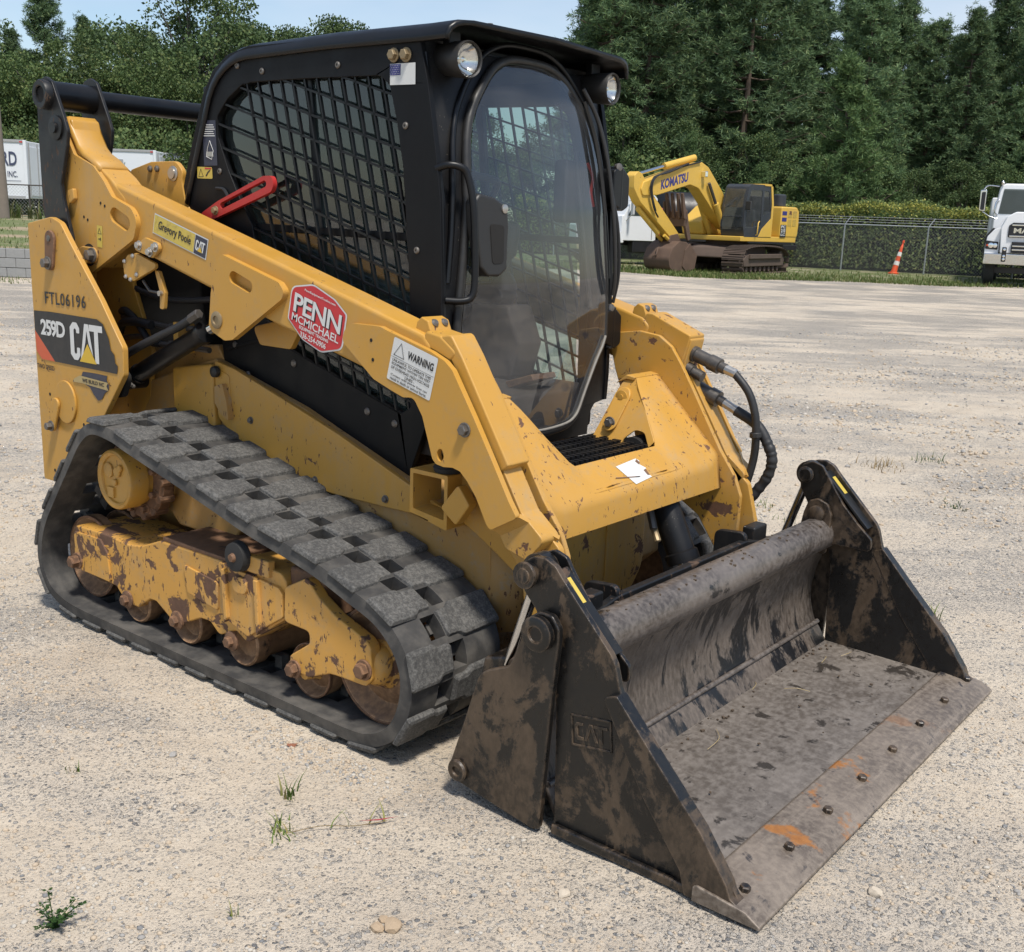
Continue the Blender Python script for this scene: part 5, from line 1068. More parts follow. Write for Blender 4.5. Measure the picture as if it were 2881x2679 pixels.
leafmat('hedge_leaves', (0.105, 0.153, 0.055), (0.259, 0.321, 0.105), (0.398, 0.398, 0.123))
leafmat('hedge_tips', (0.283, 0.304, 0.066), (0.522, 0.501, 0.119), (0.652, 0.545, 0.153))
plain('bark', (.095, .070, .052), .95, 0, .35, 8, .5)
plain('bark_grey', (.12, .105, .09), .95, 0, .35, 8, .5)
def blades(name, pts, h0, h1, w, mat, parent=None, lean=.5, seed=1, seg=3):
    g = np.random.default_rng(seed); V, Fq = [], []
    for p in pts:
        a = g.uniform(0, 6.28); h = g.uniform(h0, h1); ln = g.uniform(.1, lean) * h; d = np.array([math.cos(a), math.sin(a), 0]); sd = np.array([-d[1], d[0], 0]); ww = w * g.uniform(.6, 1.2); base = len(V)
        for k in range(seg + 1):
            t = k / seg; c = np.array(p) + d * ln * t * t + np.array([0, 0, h * (t - .25 * t * t * min(1, ln / h * 2))]); q = ww * (1 - t ** 1.5) + .0004
            V += [c - sd * q / 2, c + sd * q / 2]
        for k in range(seg): Fq.append([base + 2 * k, base + 2 * k + 1, base + 2 * k + 3, base + 2 * k + 2])
    return npmesh(name, V, Fq, mat, parent)
def tuft(xy, n, h0, h1, w, spread, label, mat='grass_green', lean=.9, seed=1, cat='grass tuft', name='grass_tuft'):
    g = np.random.default_rng(seed); z = ground_z(*xy) - .002
    o = blades(name, [(g.normal(0, spread), g.normal(0, spread), 0) for _ in range(n)], h0, h1, w, mat, None, lean, seed); o.location = (xy[0], xy[1], z)
    return tag(o, label, cat, 'grass tufts growing in the yard')
tuft((.854, -1.213), 15, .025, .095, .006, .012, 'upright bright grass tuft in the sand below the track\'s front end', seed=3)
tuft((.975, -1.335), 26, .015, .055, .005, .022, 'low spreading grass tuft in front of the upright tuft', lean=1.4, seed=4)
tuft((1.171, -1.636), 7, .015, .04, .004, .005, 'tiny grass sprout near the bottom edge right of the leafy weed', seed=5)
tuft((.298, -1.531), 9, .015, .045, .004, .010, 'tiny grass sprout on the sand left below the track', seed=6)
tuft((.39, 4.415), 60, .03, .11, .006, .10, 'half-dry grass tuft on the gravel far behind the bucket', mat='dry_grass', lean=1.6, seed=7)
tuft((.573, 4.87), 34, .03, .09, .006, .05, 'small green weed on the far gravel right of the half-dry tuft', mat='weed_leaf', lean=1.0, seed=8)
tuft((1.157, 3.611), 30, .015, .04, .008, .06, 'flat green weed on the gravel near the right edge', mat='weed_leaf', lean=1.5, seed=9)
tuft((1.70, 1.55), 9, .05, .11, .006, .02, 'long-bladed grass tuft beside the bucket\'s far corner', lean=1.5, seed=10)
tuft((.553, 2.561), 18, .02, .06, .006, .04, 'thin grass seen through the gap behind the bucket', lean=1.2, seed=11)
tuft((.30, 2.75), 14, .02, .06, .006, .05, 'sparse grass left behind the bucket\'s far end', lean=1.2, seed=12)
# creeping runner with reddish blades
bm = bmesh.new(); tube_bm(bm, cr_([(.99, -1.33, -.006), (1.04, -1.26, .004), (1.10, -1.20, .002), (1.15, -1.13, .006)], 5), .0011, 5)
rn = bmo('grass_runner', bm, 'dry_grass'); tag(rn, 'creeping brown grass runner with a reddish blade below the track', 'grass runner')
o = blades('blade', [(1.06, -1.245, 0), (1.09, -1.21, 0), (1.12, -1.165, 0), (1.14, -1.13, 0)], .03, .07, .006, 'grass_green', rn, 1.8, 2)
plain('red_blade', (.30, .05, .06), .6)
sheet('blade', [(1.10, -1.19), (1.14, -1.15), (1.165, -1.10), (1.135, -1.145)], 'red_blade', rn, lambda u, v: (u, v, .012))
# leafy weed bottom left
WD = empty('leafy_weed', (.909, -1.921, ground_z(.909, -1.921))); tag(WD, 'small dark green leafy weed growing in the gravel at the bottom left', 'weed')
g = np.random.default_rng(5); V, Fq = [], []; bm = bmesh.new()
for st_ in range(11):
    a = g.uniform(0, 6.28); ln = g.uniform(.02, .075); h = g.uniform(.03, .075)
    if st_ == 0: ln, h = .012, .125
    P = [Vector((math.cos(a) * ln * t, math.sin(a) * ln * t, h * (t - .2 * t * t))) for t in np.linspace(0, 1, 7)]
    tube_bm(bm, P, [.0013] * 7, 4)
    for k in range(1, 7):
        for j in range(3 if k < 6 else 4):
            p = P[k]; d = Vector((g.normal(), g.normal(), g.uniform(-.1, .5))).normalized(); sd = d.cross(Vector((0, 0, 1))).normalized(); l = g.uniform(.008, .015); w = l * .62; base = len(V)
            for q in (p + d * .002, p + d * l * .55 + sd * w / 2, p + d * l, p + d * l * .55 - sd * w / 2): V.append(q[:])
            Fq.append([base, base + 1, base + 2, base + 3])
npmesh('leaves', V, Fq, 'weed_leaf', WD); bmo('stem', bm, 'weed_leaf', WD, 60)
# a few dead leaves on the sand
plain('dead_leaf', (.22, .085, .045), .8, 0, .3, 60)
for i, (x, y) in enumerate(((-1.476, -.625), (-1.30, -1.02), (-1.22, -1.08), (.62, -1.00), (2.05, 1.60))):
    bm = bmesh.new(); n = 10; vs = [bm.verts.new((.016 * math.cos(2 * math.pi * k / n) * (1 + .35 * (k % 2)), .008 * math.sin(2 * math.pi * k / n), .006 * math.cos(4 * math.pi * k / n))) for k in range(n)]; bm.faces.new(vs)
    o = bmo('dead_leaf', bm, 'dead_leaf', None, 0); o.location = (x, y, ground_z(x, y) + .006); o.rotation_euler = (.2, .1, i * 1.3)
    tag(o, ('reddish dead leaf on the sand behind the track', 'brown dead leaf left of the track\'s rear end', 'brown dead leaf beside the one left of the track\'s rear end', 'dry leaf sliver on the sand close below the track', 'reddish dead leaf on the gravel right of the bucket')[i], 'dead leaf', 'dead leaves on the yard')

# ---- grassy verge on the right, raised bank behind a block wall on the left
b = NB('verge_soil', .95); n1, n2, n3 = b.noise(.9, 5, .65), b.noise(7, 5, off=3), b.noise(.35, 3, off=6)
c = b.mix(n2, (.070, .100, .028), (.130, .150, .050)); c = b.mix(b.ramp(b.math('ADD', b.math('MULTIPLY', n1, .7), b.math('MULTIPLY', n2, .3)), .50, .60), c, (.36, .30, .21)); b.col(c); b.bump(n2, .5, .05)
b = NB('bank_grass', .95); n1, n2 = b.noise(.7, 5, .65), b.noise(9, 5, off=3)
c = b.mix(n2, (.085, .115, .035), (.165, .180, .070)); b.col(b.mix(b.ramp(n1, .46, .62), c, (.30, .235, .15))); b.bump(n2, .6, .05)
EDGE = [(39.5, -6), (38.8, 0), (38.2, 3.2), (36.4, 5.0), (35.9, 6.0), (36.2, 7.4), (36.7, 8.6), (37.1, 11.1), (36.6, 13.7), (37.6, 16.6), (38.2, 22), (39.5, 34), (42, 60)]
P = cr_([(d, s, 0) for d, s in EDGE], 24); g = np.random.default_rng(3)
lowr = [GP(p.x + g.normal(0, .16) + .25 * math.sin(p.y * 3.1), p.y, .004) for p in P]; hir = [GP(90 + 0 * p.x, p.y * 1.9, .004) for p in P]
V = [tuple(v) for v in lowr] + [tuple(v) for v in hir]; n = len(lowr)
tag(npmesh('grass_verge', V, [[i, i + 1, n + i + 1, n + i] for i in range(n - 1)], 'verge_soil'), kind='structure')
pt = []
for k in range(15000):
    t = g.uniform(0, len(P) - 1.01); p = P[int(t)].lerp(P[int(t) + 1], t % 1); off = g.exponential(2.6); d, s = p.x - .5 + off, p.y
    q = GP(d, s); w = float(vnoise(np.array(q.x), np.array(q.y), .7, 41)) * .6 + float(vnoise(np.array(q.x), np.array(q.y), 2.7, 42)) * .4
    if s < 24 and w > .40 - .05 * min(off, 3): pt.append((q.x, q.y, 0))
tag(blades('verge_grass', pt, .05, .20, .030, 'grass_verge', None, .9, 9, 2), 'rough green grass along the verge between gravel and fence', 'grass', kind='stuff')
# bank
dd, sc = np.concatenate([[23.66, 23.70], np.linspace(23.75, 120, 70)]), np.linspace(-60, -.5, 90); DD, SS = np.meshgrid(dd, sc, indexing='ij')
sst = lambda t: np.clip(t, 0, 1) ** 2 * (3 - 2 * np.clip(t, 0, 1))
ZB = (.60 + .42 * sst((DD - 24) / 15) + .06 * vnoise(DD, SS, .5, 51) - .03) * sst((-.5 - SS) / 4.5) - .03
ZB[0] = -.06; ZB[1] = ZB[1] * .5 - .03
XB, YB = CAM.x + FH.x * DD + RH.x * SS, CAM.y + FH.y * DD + RH.y * SS; idx = np.arange(DD.size).reshape(DD.shape)
tag(npmesh('grass_bank', np.stack([XB, YB, ZB], -1).reshape(-1, 3), np.stack([idx[:-1, :-1], idx[1:, :-1], idx[1:, 1:], idx[:-1, 1:]], -1).reshape(-1, 4), 'bank_grass', ang=180), kind='structure')
pt = []
for k in range(5200):
    d, s = 23.9 + 15 * g.random() ** 1.4, g.uniform(-22, -5); q = GP(d, s); t = min(1, max(0, (d - 24) / 15)); pt.append((q.x, q.y, .60 + .42 * t * t * (3 - 2 * t) - .03))
for k in range(900):
    d, s = g.uniform(21.6, 23.4), g.uniform(-16, -7); q = GP(d, s); pt.append((q.x, q.y, -.005))
tag(blades('bank_blades', pt, .04, .14, .022, 'grass_verge', None, .9, 19, 2), 'short grass on the bank above the block wall', 'grass', kind='stuff')
# block wall: every block its own piece
plain('concrete_block', (.27, .27, .262), .95, 0, .18, 14, .5); plain('mortar', (.20, .195, .185), .95, 0, .2, 30)
WL = empty('block_wall', GP(23.5, -11.5)); tag(WL, 'low grey concrete block retaining wall below the grass bank', 'wall')
WL.rotation_euler = (0, 0, math.atan2(RH.y, RH.x))
box('mortar_core', (0, .10, .30), (20.0, .12, .60), 'mortar', WL, b=0)
bm = bmesh.new(); box_bm(bm, (0, 0, 0), (.392, .16, .190)); bme = bpy.data.meshes.new('block'); bm.to_mesh(bme); bm.free(); bme.materials.append(M['concrete_block'])
for r in range(3):
    for k in range(50):
        o = bpy.data.objects.new('block', bme); COL.objects.link(o); o.parent = WL; o.location = (-9.9 + k * .40 + (.2 if r % 2 else 0), .085 + g.normal(0, .004), .10 + r * .20)
        m = o.modifiers.new('bevel', 'BEVEL'); m.width = .008; m.segments = 1

# ---- trees
def tris_from(c, d, sd, l, w):
    """leaf-shaped quads: c base, d direction, sd side"""
    return np.stack([c, c + d * (l * .5)[:, None] + sd * (w * .5)[:, None], c + d * l[:, None], c + d * (l * .5)[:, None] - sd * (w * .5)[:, None]], 1).reshape(-1, 3)
def rand_dirs(g, n): v = g.normal(size=(n, 3)); return v / np.linalg.norm(v, axis=1, keepdims=True)
def crown_mesh(name, C_, g, per, l0, l1, wr, mat, up=0.0, shell=None):
    n = len(C_) * per; c = np.repeat(C_, per, 0); d = rand_dirs(g, n); d[:, 2] = d[:, 2] * .8 + up; d /= np.linalg.norm(d, axis=1, keepdims=True)
    if shell is not None: c = c + d * (np.repeat(shell, per) * g.random(n) ** .4)[:, None]; d2 = rand_dirs(g, n); d = d * .35 + d2 * .75; d[:, 2] -= .2; d /= np.linalg.norm(d, axis=1, keepdims=True)
    sd = np.cross(d, rand_dirs(g, n)); sd /= np.linalg.norm(sd, axis=1, keepdims=True) + 1e-9; l = g.uniform(l0, l1, n)
    V = tris_from(c, d, sd, l, l * wr); Fq = np.arange(n * 4).reshape(-1, 4)
    me = npmesh(name, V, Fq, mat); m = me.data; bpy.data.objects.remove(me); return m
def limb_bm(bm, P, r0, r1, n=7): tube_bm(bm, P, [r0 + (r1 - r0) * (i / (len(P) - 1)) ** .8 for i in range(len(P))], n)
def pine_proto(seed, H, crown0, rad, mat, conic):
    g = np.random.default_rng(seed); bm = bmesh.new(); bend = g.normal(0, .25, 2)
    tr = [Vector((bend[0] * math.sin(t * 3), bend[1] * math.sin(t * 2.3), H * t)) for t in np.linspace(0, .97, 12)]; limb_bm(bm, tr, .17 + H * .004, .025, 8)
    C_ = []; z = crown0 * H
    while z < H * .985:
        t = (z / H - crown0) / (1 - crown0); L_ = rad * ((1 - t) ** .75 * (.55 + .45 * min(1, t * 5)) if not conic else (1 - t) ** .95 * (.8 + .2 * min(1, t * 6)))
        for k in range(g.integers(4, 7)):
            a = g.uniform(0, 6.28); ll = L_ * g.uniform(.62, 1.12) + .15; rise = g.uniform(.05, .40) * ll * (1 if t > .25 else .35)
            p0 = Vector((bend[0] * math.sin(z / H * 3), bend[1] * math.sin(z / H * 2.3), z)); dv = Vector((math.cos(a), math.sin(a), 0))
            P_ = [p0 + dv * ll * u + Vector((0, 0, rise * u * u - .08 * ll * math.sin(u * 3.1))) for u in (0, .35, .7, 1)]
            limb_bm(bm, P_, .035 + ll * .008, .012, 4)
            for j in range(int(3 + ll * 3.2)):
                u = g.uniform(.35, 1.02); q = p0 + dv * ll * u + Vector((0, 0, rise * u * u)) + Vector(g.normal(0, .10 + .13 * ll * u * .6, 3)) * .8
                for m_ in range(3): C_.append((q + Vector(g.normal(0, .14, 3)))[:])
        z += g.uniform(.30, .52) * (1.0 if t < .8 else .7)
    me_t = bpy.data.meshes.new('trunk'); bmesh.ops.recalc_face_normals(bm, faces=bm.faces[:]); bm.to_mesh(me_t); bm.free(); me_t.materials.append(M['bark'])
    return me_t, crown_mesh('crown', np.array(C_), g, 20, .15, .32, .14, mat, .25)
def oak_proto(seed, H, rad, mat, crown0=.22, per=330):
    g = np.random.default_rng(seed); bm = bmesh.new(); limb_bm(bm, [Vector((.15 * math.sin(t * 4), .1 * math.sin(t * 3), H * .75 * t)) for t in np.linspace(0, 1, 9)], .20, .05, 8); C_, sh = [], []
    for k in range(64):
        d = rand_dirs(g, 1)[0]; r = g.random() ** .45; zc = H * (crown0 + (1 - crown0) * .5); zz = zc + d[2] * r * H * (1 - crown0) * .47
        wz = math.sqrt(max(.05, 1 - ((zz - zc) / (H * (1 - crown0) * .55)) ** 2)); c = np.array([d[0] * r * rad * wz, d[1] * r * rad * wz, zz]); C_.append(c); sh.append(g.uniform(.45, .95))
        if k % 2 == 0: limb_bm(bm, [Vector((0, 0, max(.8, zz * .55))), Vector((c[0] * .5, c[1] * .5, zz * .8)), Vector(c)], .06, .012, 4)
    me_t = bpy.data.meshes.new('trunk'); bmesh.ops.recalc_face_normals(bm, faces=bm.faces[:]); bm.to_mesh(me_t); bm.free(); me_t.materials.append(M['bark_grey'])
    return me_t, crown_mesh('crown', np.array(C_), g, per, .10, .19, .62, mat, .1, np.array(sh))
PROTO = {'pineA': pine_proto(1, 15, .16, 3.0, 'pine_needles', False), 'pineB': pine_proto(2, 16, .24, 2.7, 'pine_needles', False), 'pineY': pine_proto(3, 9, .05, 3.0, 'pine_young', True),
         'oakA': oak_proto(4, 10, 3.4, 'oak_leaves'), 'oakB': oak_proto(5, 9, 3.2, 'bright_leaves', .1), 'bush': oak_proto(6, 3.2, 1.9, 'bright_leaves', .02, 170)}
PH = {'pineA': 15, 'pineB': 16, 'pineY': 9, 'oakA': 10, 'oakB': 9, 'bush': 3.2}
def tree(kind, d, px, H, label, group, z0=0.0, name=None, wide=1.0):
    q = GP(d, SX(d, px), z0 - .05); nm = name or {'p': 'pine_tree', 'o': 'broadleaf_tree', 'b': 'bush'}[kind[0]]
    r = empty(nm, q, rng.uniform(0, 6.28)); k = H / PH[kind]; r.scale = (k * wide, k * wide, k); tag(r, label, {'p': 'pine tree', 'o': 'tree', 'b': 'bush'}[kind[0]], group)
    for i, nn in enumerate(('trunk', 'crown')):
        o = bpy.data.objects.new(nn, PROTO[kind][i]); COL.objects.link(o); o.parent = r
    return r
GR = 'pines behind the hedge'
lb = 'tall dark green pine in the wood behind the hedge'
ORD = ['first', 'second', 'third', 'fourth', 'fifth', 'sixth', 'seventh', 'eighth', 'ninth', 'tenth', 'eleventh', 'twelfth', 'thirteenth', 'fourteenth', 'fifteenth', 'sixteenth']; nfront = 0
# (distance, bearing, height)
for d, px, H in ((60, 1690, 18), (60, 1800, 17.5), (63, 1930, 19), (60, 2050, 17), (62, 2150, 16.5), (66, 2240, 15.6), (60, 2390, 14.2), (62, 2480, 14.0), (61, 2570, 12.6), (60, 2660, 13.0), (63, 2740, 15.2), (60, 2830, 12.6), (62, 2930, 13.5), (61, 3040, 14),
                 (72, 1650, 17), (70, 1750, 21), (71, 1870, 20), (74, 2000, 21), (72, 2110, 19), (75, 2330, 16.5), (73, 2440, 15.6), (74, 2530, 14.6), (75, 2620, 14.2), (73, 2700, 14.8), (74, 2800, 15.6), (72, 2890, 15), (73, 3000, 15.5), (84, 1700, 20), (84, 1960, 22), (85, 2200, 18), (86, 2420, 17), (85, 2650, 15.5), (85, 2860, 15.5)):
    k_ = 'pineA' if rng.random() < .5 else 'pineB'
    if d < 67: tree(k_, d, px, H, 'tall dark pine in the wood\'s front row, %s from the left' % ORD[nfront], GR, wide=1.12); nfront += 1
    else: tree(k_, d, px, H, 'dark pine standing deeper in the wood behind the front row', GR, wide=1.12)
tree('pineY', 54, 2350, 9.6, 'shorter bright green young pine standing before the dark pines right of the excavator', GR)
tree('pineY', 53, 2135, 4.6, 'small young pine seen over the excavator\'s cab', GR)
tree('pineY', 55, 1935, 6.0, 'slim young pine behind the excavator\'s boom', GR, wide=.7)
tree('bush', 53.5, 2580, 2.9, 'small bushy sapling just above the hedge right of the young pine', 'bushes at the wood\'s edge', name='sapling')
for d, px, H, l_ in ((54, 1840, 4.6, 'light green bush between loader cab and excavator boom'), (54, 1770, 3.6, 'low light green bush beside the loader\'s door hinge'), (54, 2060, 3.4, 'light green bush behind the excavator\'s boom'), (55, 2200, 3.6, 'light green bush behind the excavator\'s engine cover'), (56, 1690, 4.2, 'light green bush behind the loader\'s cab')): tree('bush', d, px, H, l_, 'bushes at the wood\'s edge')
for i, (d, px, H) in enumerate(((58, 1740, 7.5), (58, 1900, 7), (58, 2110, 6.5), (58, 2300, 5.5), (58, 2440, 6.0), (58, 2540, 5), (58, 2680, 5.5), (58, 2790, 5.5), (58, 2900, 6))): tree('oakA', d, px, H, 'low dark understorey tree below the front pines, %s from the left' % ORD[i], 'understorey of the wood')
GL = 'trees behind the trailers'
for kind, d, px, H, l_ in (('oakA', 70, -60, 12.2, 'dark tree cut by the photo\'s left edge'), ('pineB', 70, 60, 10.8, 'dark pine nearest the left edge behind the trailers'), ('pineA', 69, 150, 13.8, 'tallest dark pine in the left background'), ('pineB', 72, 255, 12.0, 'dark round-topped pine left of the loader\'s rear link'),
                           ('oakA', 70, 330, 11.3, 'dark broadleaf tree right of the loader\'s rear link'), ('oakA', 66, 545, 14.2, 'tall light green broadleaf tree left of the cab roof'), ('oakA', 70, 640, 12.0, 'green broadleaf tree just left of the cab roof'), ('oakA', 72, 745, 12.2, 'green tree topping the rear of the cab roof'), ('oakA', 72, 850, 12.0, 'green tree behind the middle of the cab roof'), ('oakA', 70, 960, 12.4, 'small tree top showing above the cab roof'), ('oakA', 72, 440, 11.5, 'broadleaf tree between the two tallest left trees'),
                           ('oakB', 58, 40, 8.2, 'light green rounded tree above the lettered trailer'), ('oakB', 58, 170, 9.4, 'light green rounded tree behind the loader\'s rear link'), ('oakB', 60, 290, 9.8, 'light green rounded tree above the cross tube'), ('oakB', 59, 420, 9.6, 'reddish green rounded tree left of the cab'), ('oakB', 58, 540, 8.8, 'rounded tree seen beside the cab\'s rear window'), ('oakB', 60, 670, 9.2, 'rounded tree seen through the cab\'s side window'), ('oakB', 60, 800, 9.2, 'second rounded tree seen through the cab\'s side window'), ('oakB', 60, 930, 9.0, 'third rounded tree seen through the cab\'s side window'), ('oakA', 62, 1070, 8.0, 'dark tree behind the cab\'s front pillar'),
                           ('oakA', 63, 1200, 8.0, 'dark tree seen through the cab door'), ('oakA', 64, 1330, 7.5, 'second dark tree seen through the cab door'), ('oakB', 62, 1450, 7.0, 'light tree seen through the cab door'), ('oakA', 64, 1560, 7.5, 'dark tree at the right side of the cab door')):
    tree(kind, d, px, H, l_, GL, .9 if px < 1000 else 0)
for i, (kind, d, px, H) in enumerate((('oakA', 68, -260, 12.5), ('oakB', 58, -180, 9), ('pineA', 70, -420, 13.5), ('oakA', 66, -560, 12), ('oakB', 60, -700, 10), ('pineB', 70, -860, 13), ('oakA', 66, -1050, 12))): tree(kind, d, px, H, 'tree beyond the photo\'s left edge, %s from it' % ORD[i], GL, .9)
for i, px in enumerate((-40, 120, 260, 380, 500, 620)): tree('bush', 53, px, 4.0, ('low bush at the left edge behind the trailer', 'low bush behind the lettered trailer\'s rear end', 'low bush behind the gap between the trailers', 'low bush behind the second trailer', 'low bush beside the cab behind the second trailer', 'low bush behind the cab')[i], 'low bushes behind the trailers', .9)
# ------------------------------------------------------------------ hedge, fences, cone
F0, F1 = GP(48.03, 13.70), GP(46.58, 16.73); FD = (F1 - F0).normalized(); FN = Vector((-FD.y, FD.x, 0))
if FN.dot(FH) < 0: FN = -FN
HG = empty('hedge', F0 + FN * 1.9); tag(HG, 'long clipped evergreen hedge with yellow-green tips behind the chain-link fence', 'hedge')
HG.rotation_euler = (0, 0, math.atan2(FD.y, FD.x)); g = np.random.default_rng(12)
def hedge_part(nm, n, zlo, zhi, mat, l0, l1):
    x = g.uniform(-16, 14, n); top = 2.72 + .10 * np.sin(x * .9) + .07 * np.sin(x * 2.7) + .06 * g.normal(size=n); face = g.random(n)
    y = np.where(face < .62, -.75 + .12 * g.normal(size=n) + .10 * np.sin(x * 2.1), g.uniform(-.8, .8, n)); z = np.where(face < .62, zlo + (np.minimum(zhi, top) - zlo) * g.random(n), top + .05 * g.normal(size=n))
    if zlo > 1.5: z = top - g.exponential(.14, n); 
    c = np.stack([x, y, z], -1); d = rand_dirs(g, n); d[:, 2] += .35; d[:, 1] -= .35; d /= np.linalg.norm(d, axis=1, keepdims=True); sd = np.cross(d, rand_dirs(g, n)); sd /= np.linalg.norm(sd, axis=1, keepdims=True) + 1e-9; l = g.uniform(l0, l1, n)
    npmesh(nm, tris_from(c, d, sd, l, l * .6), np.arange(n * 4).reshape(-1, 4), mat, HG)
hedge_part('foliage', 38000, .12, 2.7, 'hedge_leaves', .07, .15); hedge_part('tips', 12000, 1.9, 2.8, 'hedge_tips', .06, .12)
bm = bmesh.new(); box_bm(bm, (-1, .15, 1.15), (30, 1.0, 2.3)); bmo('inner_growth', bm, 'cavity_shade', HG, 0)  # filler box, near-black for the shade between the leaves
for k in range(40):
    pass
plain('galvanised', (.36, .38, .39), .5, .5, .12, 6); plain('wire', (.46, .48, .48), .5, .4, .1, 6); plain('dark_rail', (.07, .06, .055), .6)
def chain_fence(name, org, dirv, spans, sp, H, label, wire_r, cell, arms=True, mat='galvanised'):
    R0 = empty(name, org); R0.rotation_euler = (0, 0, math.atan2(dirv.y, dirv.x)); tag(R0, label, 'fence'); x0, x1 = spans[0] * sp, spans[1] * sp
    for k in range(spans[0], spans[1] + 1):
        p = tube('post', [(k * sp, 0, -.05), (k * sp, 0, H)], .032, mat, R0, 10)
        if arms: tube('arm', [(k * sp, 0, H - .02), (k * sp + .10, .05, H + .14), (k * sp + .22, .10, H + .32)], .018, mat, R0, 6)
    tube('top_rail', [(x0, 0, H - .02), (x1, 0, H - .02)], .022, mat, R0, 8)
    bm = bmesh.new(); n = int((x1 - x0 + H) / cell)
    for k in range(n):
        for sgn in (1, -1):
            a = x0 - H + k * cell if sgn > 0 else x0 + k * cell
            pa, pb = (a, .03), (a + sgn * (H - .06), H - .03)
            # clip in x
            t0 = max(0, (x0 - pa[0]) / (pb[0] - pa[0]) if sgn > 0 else (x1 - pa[0]) / (pb[0] - pa[0])) if ((sgn > 0 and pa[0] < x0) or (sgn < 0 and pa[0] > x1)) else 0
            t1 = min(1, ((x1 if sgn > 0 else x0) - pa[0]) / (pb[0] - pa[0]))
            if t1 - t0 < .02: continue
            q = [Vector((pa[0] + (pb[0] - pa[0]) * t, .036 * sgn * .12 + .03, pa[1] + (pb[1] - pa[1]) * t)) for t in (t0, t1)]
            tube_bm(bm, q, wire_r, 3, False)
    tag(bmo('chain_link', bm, 'wire', R0, 60), kind='stuff')
    if arms:
        for i in range(3): tube('barbed_wire', [(x0 + .07 + i * .07, .035 + i * .03, H + .10 + i * .10), (x1 + .07 + i * .07, .035 + i * .03, H + .10 + i * .10)], .006, 'wire', R0, 4)
    return R0
chain_fence('chain_link_fence', F0, FD, (-4, 3), 3.36, 1.95, 'grey chain-link fence with barbed wire arms in front of the hedge', .0032, .115)
LF = GP(40, SX(40, -120), .95); chain_fence('chain_link_fence', LF, RH, (0, 4), 2.6, 1.22, 'low chain-link fence with dark top rail below the white trailer at left', .0035, .12, False, 'dark_rail')
# tall weeds along that fence
for i, px in enumerate((36, 52, 88, 108)):
    q = GP(39.3, SX(39.3, px), .97); o = blades('tall_weed', [(g.normal(0, .06), g.normal(0, .06), 0) for _ in range(26)], .3, .95 - .12 * (i % 2), .035, 'grass_verge', None, .55, 60 + i); o.location = q
    tag(o, ('tall weed beside the wooden pole', 'second tall weed right of the wooden pole', 'tall weed near the loader\'s rear link', 'dry tall weed closest to the loader\'s rear link')[i], 'weed', 'tall weeds along the low fence')
plain('pole_wood', (.20, .165, .135), .95, 0, .25, 5, .4)
PO = tube('utility_pole', [GP(38, SX(38, 8), .85), GP(38, SX(38, -5), 9.5)], [.22, .15], 'pole_wood', None, 16); tag(PO, 'grey wooden utility pole at the left edge', 'pole')
# leaning channelizer
plain('cone_orange', (.62, .085, .025), .55, 0, .12, 9); plain('cone_white', (.62, .60, .56), .5, 0, .15, 9)
CN = empty('traffic_cone', GP(46.08, 15.32)); tag(CN, 'slim orange traffic cone with two white bands leaning on the fence', 'traffic cone')
lean = (RH * .245 + FH * .10 + Vector((0, 0, 1))).normalized()
def rel(t): return lean * t
lathe('base', (0, 0, 0), (0, 0, 1), [(0, .22), (.05, .22), (.07, .15), (.10, .14)], 'cone_orange', CN, 8)
lathe('stem', rel(.05), lean, [(0, .125), (.30, .105), (.62, .085), (.95, .062), (1.16, .045), (1.18, .030), (1.24, .028), (1.25, .045), (1.30, .048), (1.36, .030)], 'cone_orange', CN, 18)
lathe('band', rel(.36), lean, [(0, .114), (.17, .104)], 'cone_white', CN, 18, False); lathe('band', rel(.74), lean, [(0, .089), (.17, .076)], 'cone_white', CN, 18, False)

# ------------------------------------------------------------------ excavator behind the yard
KY = (.64, .395, .062)
paint('excavator_yellow', KY, .10, .42, .16, scale=6, dust=(.30, .25, .15)); paint('excavator_dirty', (.50, .33, .06), .5, .55, .6, scale=4, dust=(.16, .12, .08))
paint('excavator_grey', (.030, .034, .040), 0, .45, .15, dust=(.12, .11, .10)); plain('track_shoe', (.105, .075, .058), .85, .1, .35, 5, .4); plain('bucket_rust', (.115, .072, .050), .8, .1, .4, 4, .4)
EX = empty('excavator', (-17.15, 34.85, 0), math.atan2(-.996, .094)); tag(EX, 'yellow crawler excavator with dark cab, bucket curled to the ground and raised boom', 'excavator')
EX.scale = (1.03, 1.03, 1.03)
def xp(nm, poly, y0, y1, mat, par=EX, b=.03, **k): return prism(nm, poly, y0, y1, mat, par, b=b, **k)
TRK = [(-2.05, .10), (-1.9, .03), (1.85, .03), (2.08, .10), (2.22, .28), (2.25, .52), (2.12, .75), (1.9, .86), (1.2, .94), (0, .96), (-1.4, .90), (-2.05, .74), (-2.24, .55), (-2.22, .30)]
tp = cr_([(x, z, 0) for x, z in TRK], 8, True); tl = [0]
for i in range(len(tp)): tl.append(tl[-1] + (tp[(i + 1) % len(tp)] - tp[i]).length)
bm = bmesh.new(); box_bm(bm, (0, 0, 0), (.165, .78, .028)); box_bm(bm, (.045, 0, .026), (.018, .78, .030)); box_bm(bm, (-.030, 0, .024), (.016, .78, .026)); shoe = bpy.data.meshes.new('track_shoe'); bm.to_mesh(shoe); bm.free(); shoe.materials.append(M['track_shoe'])
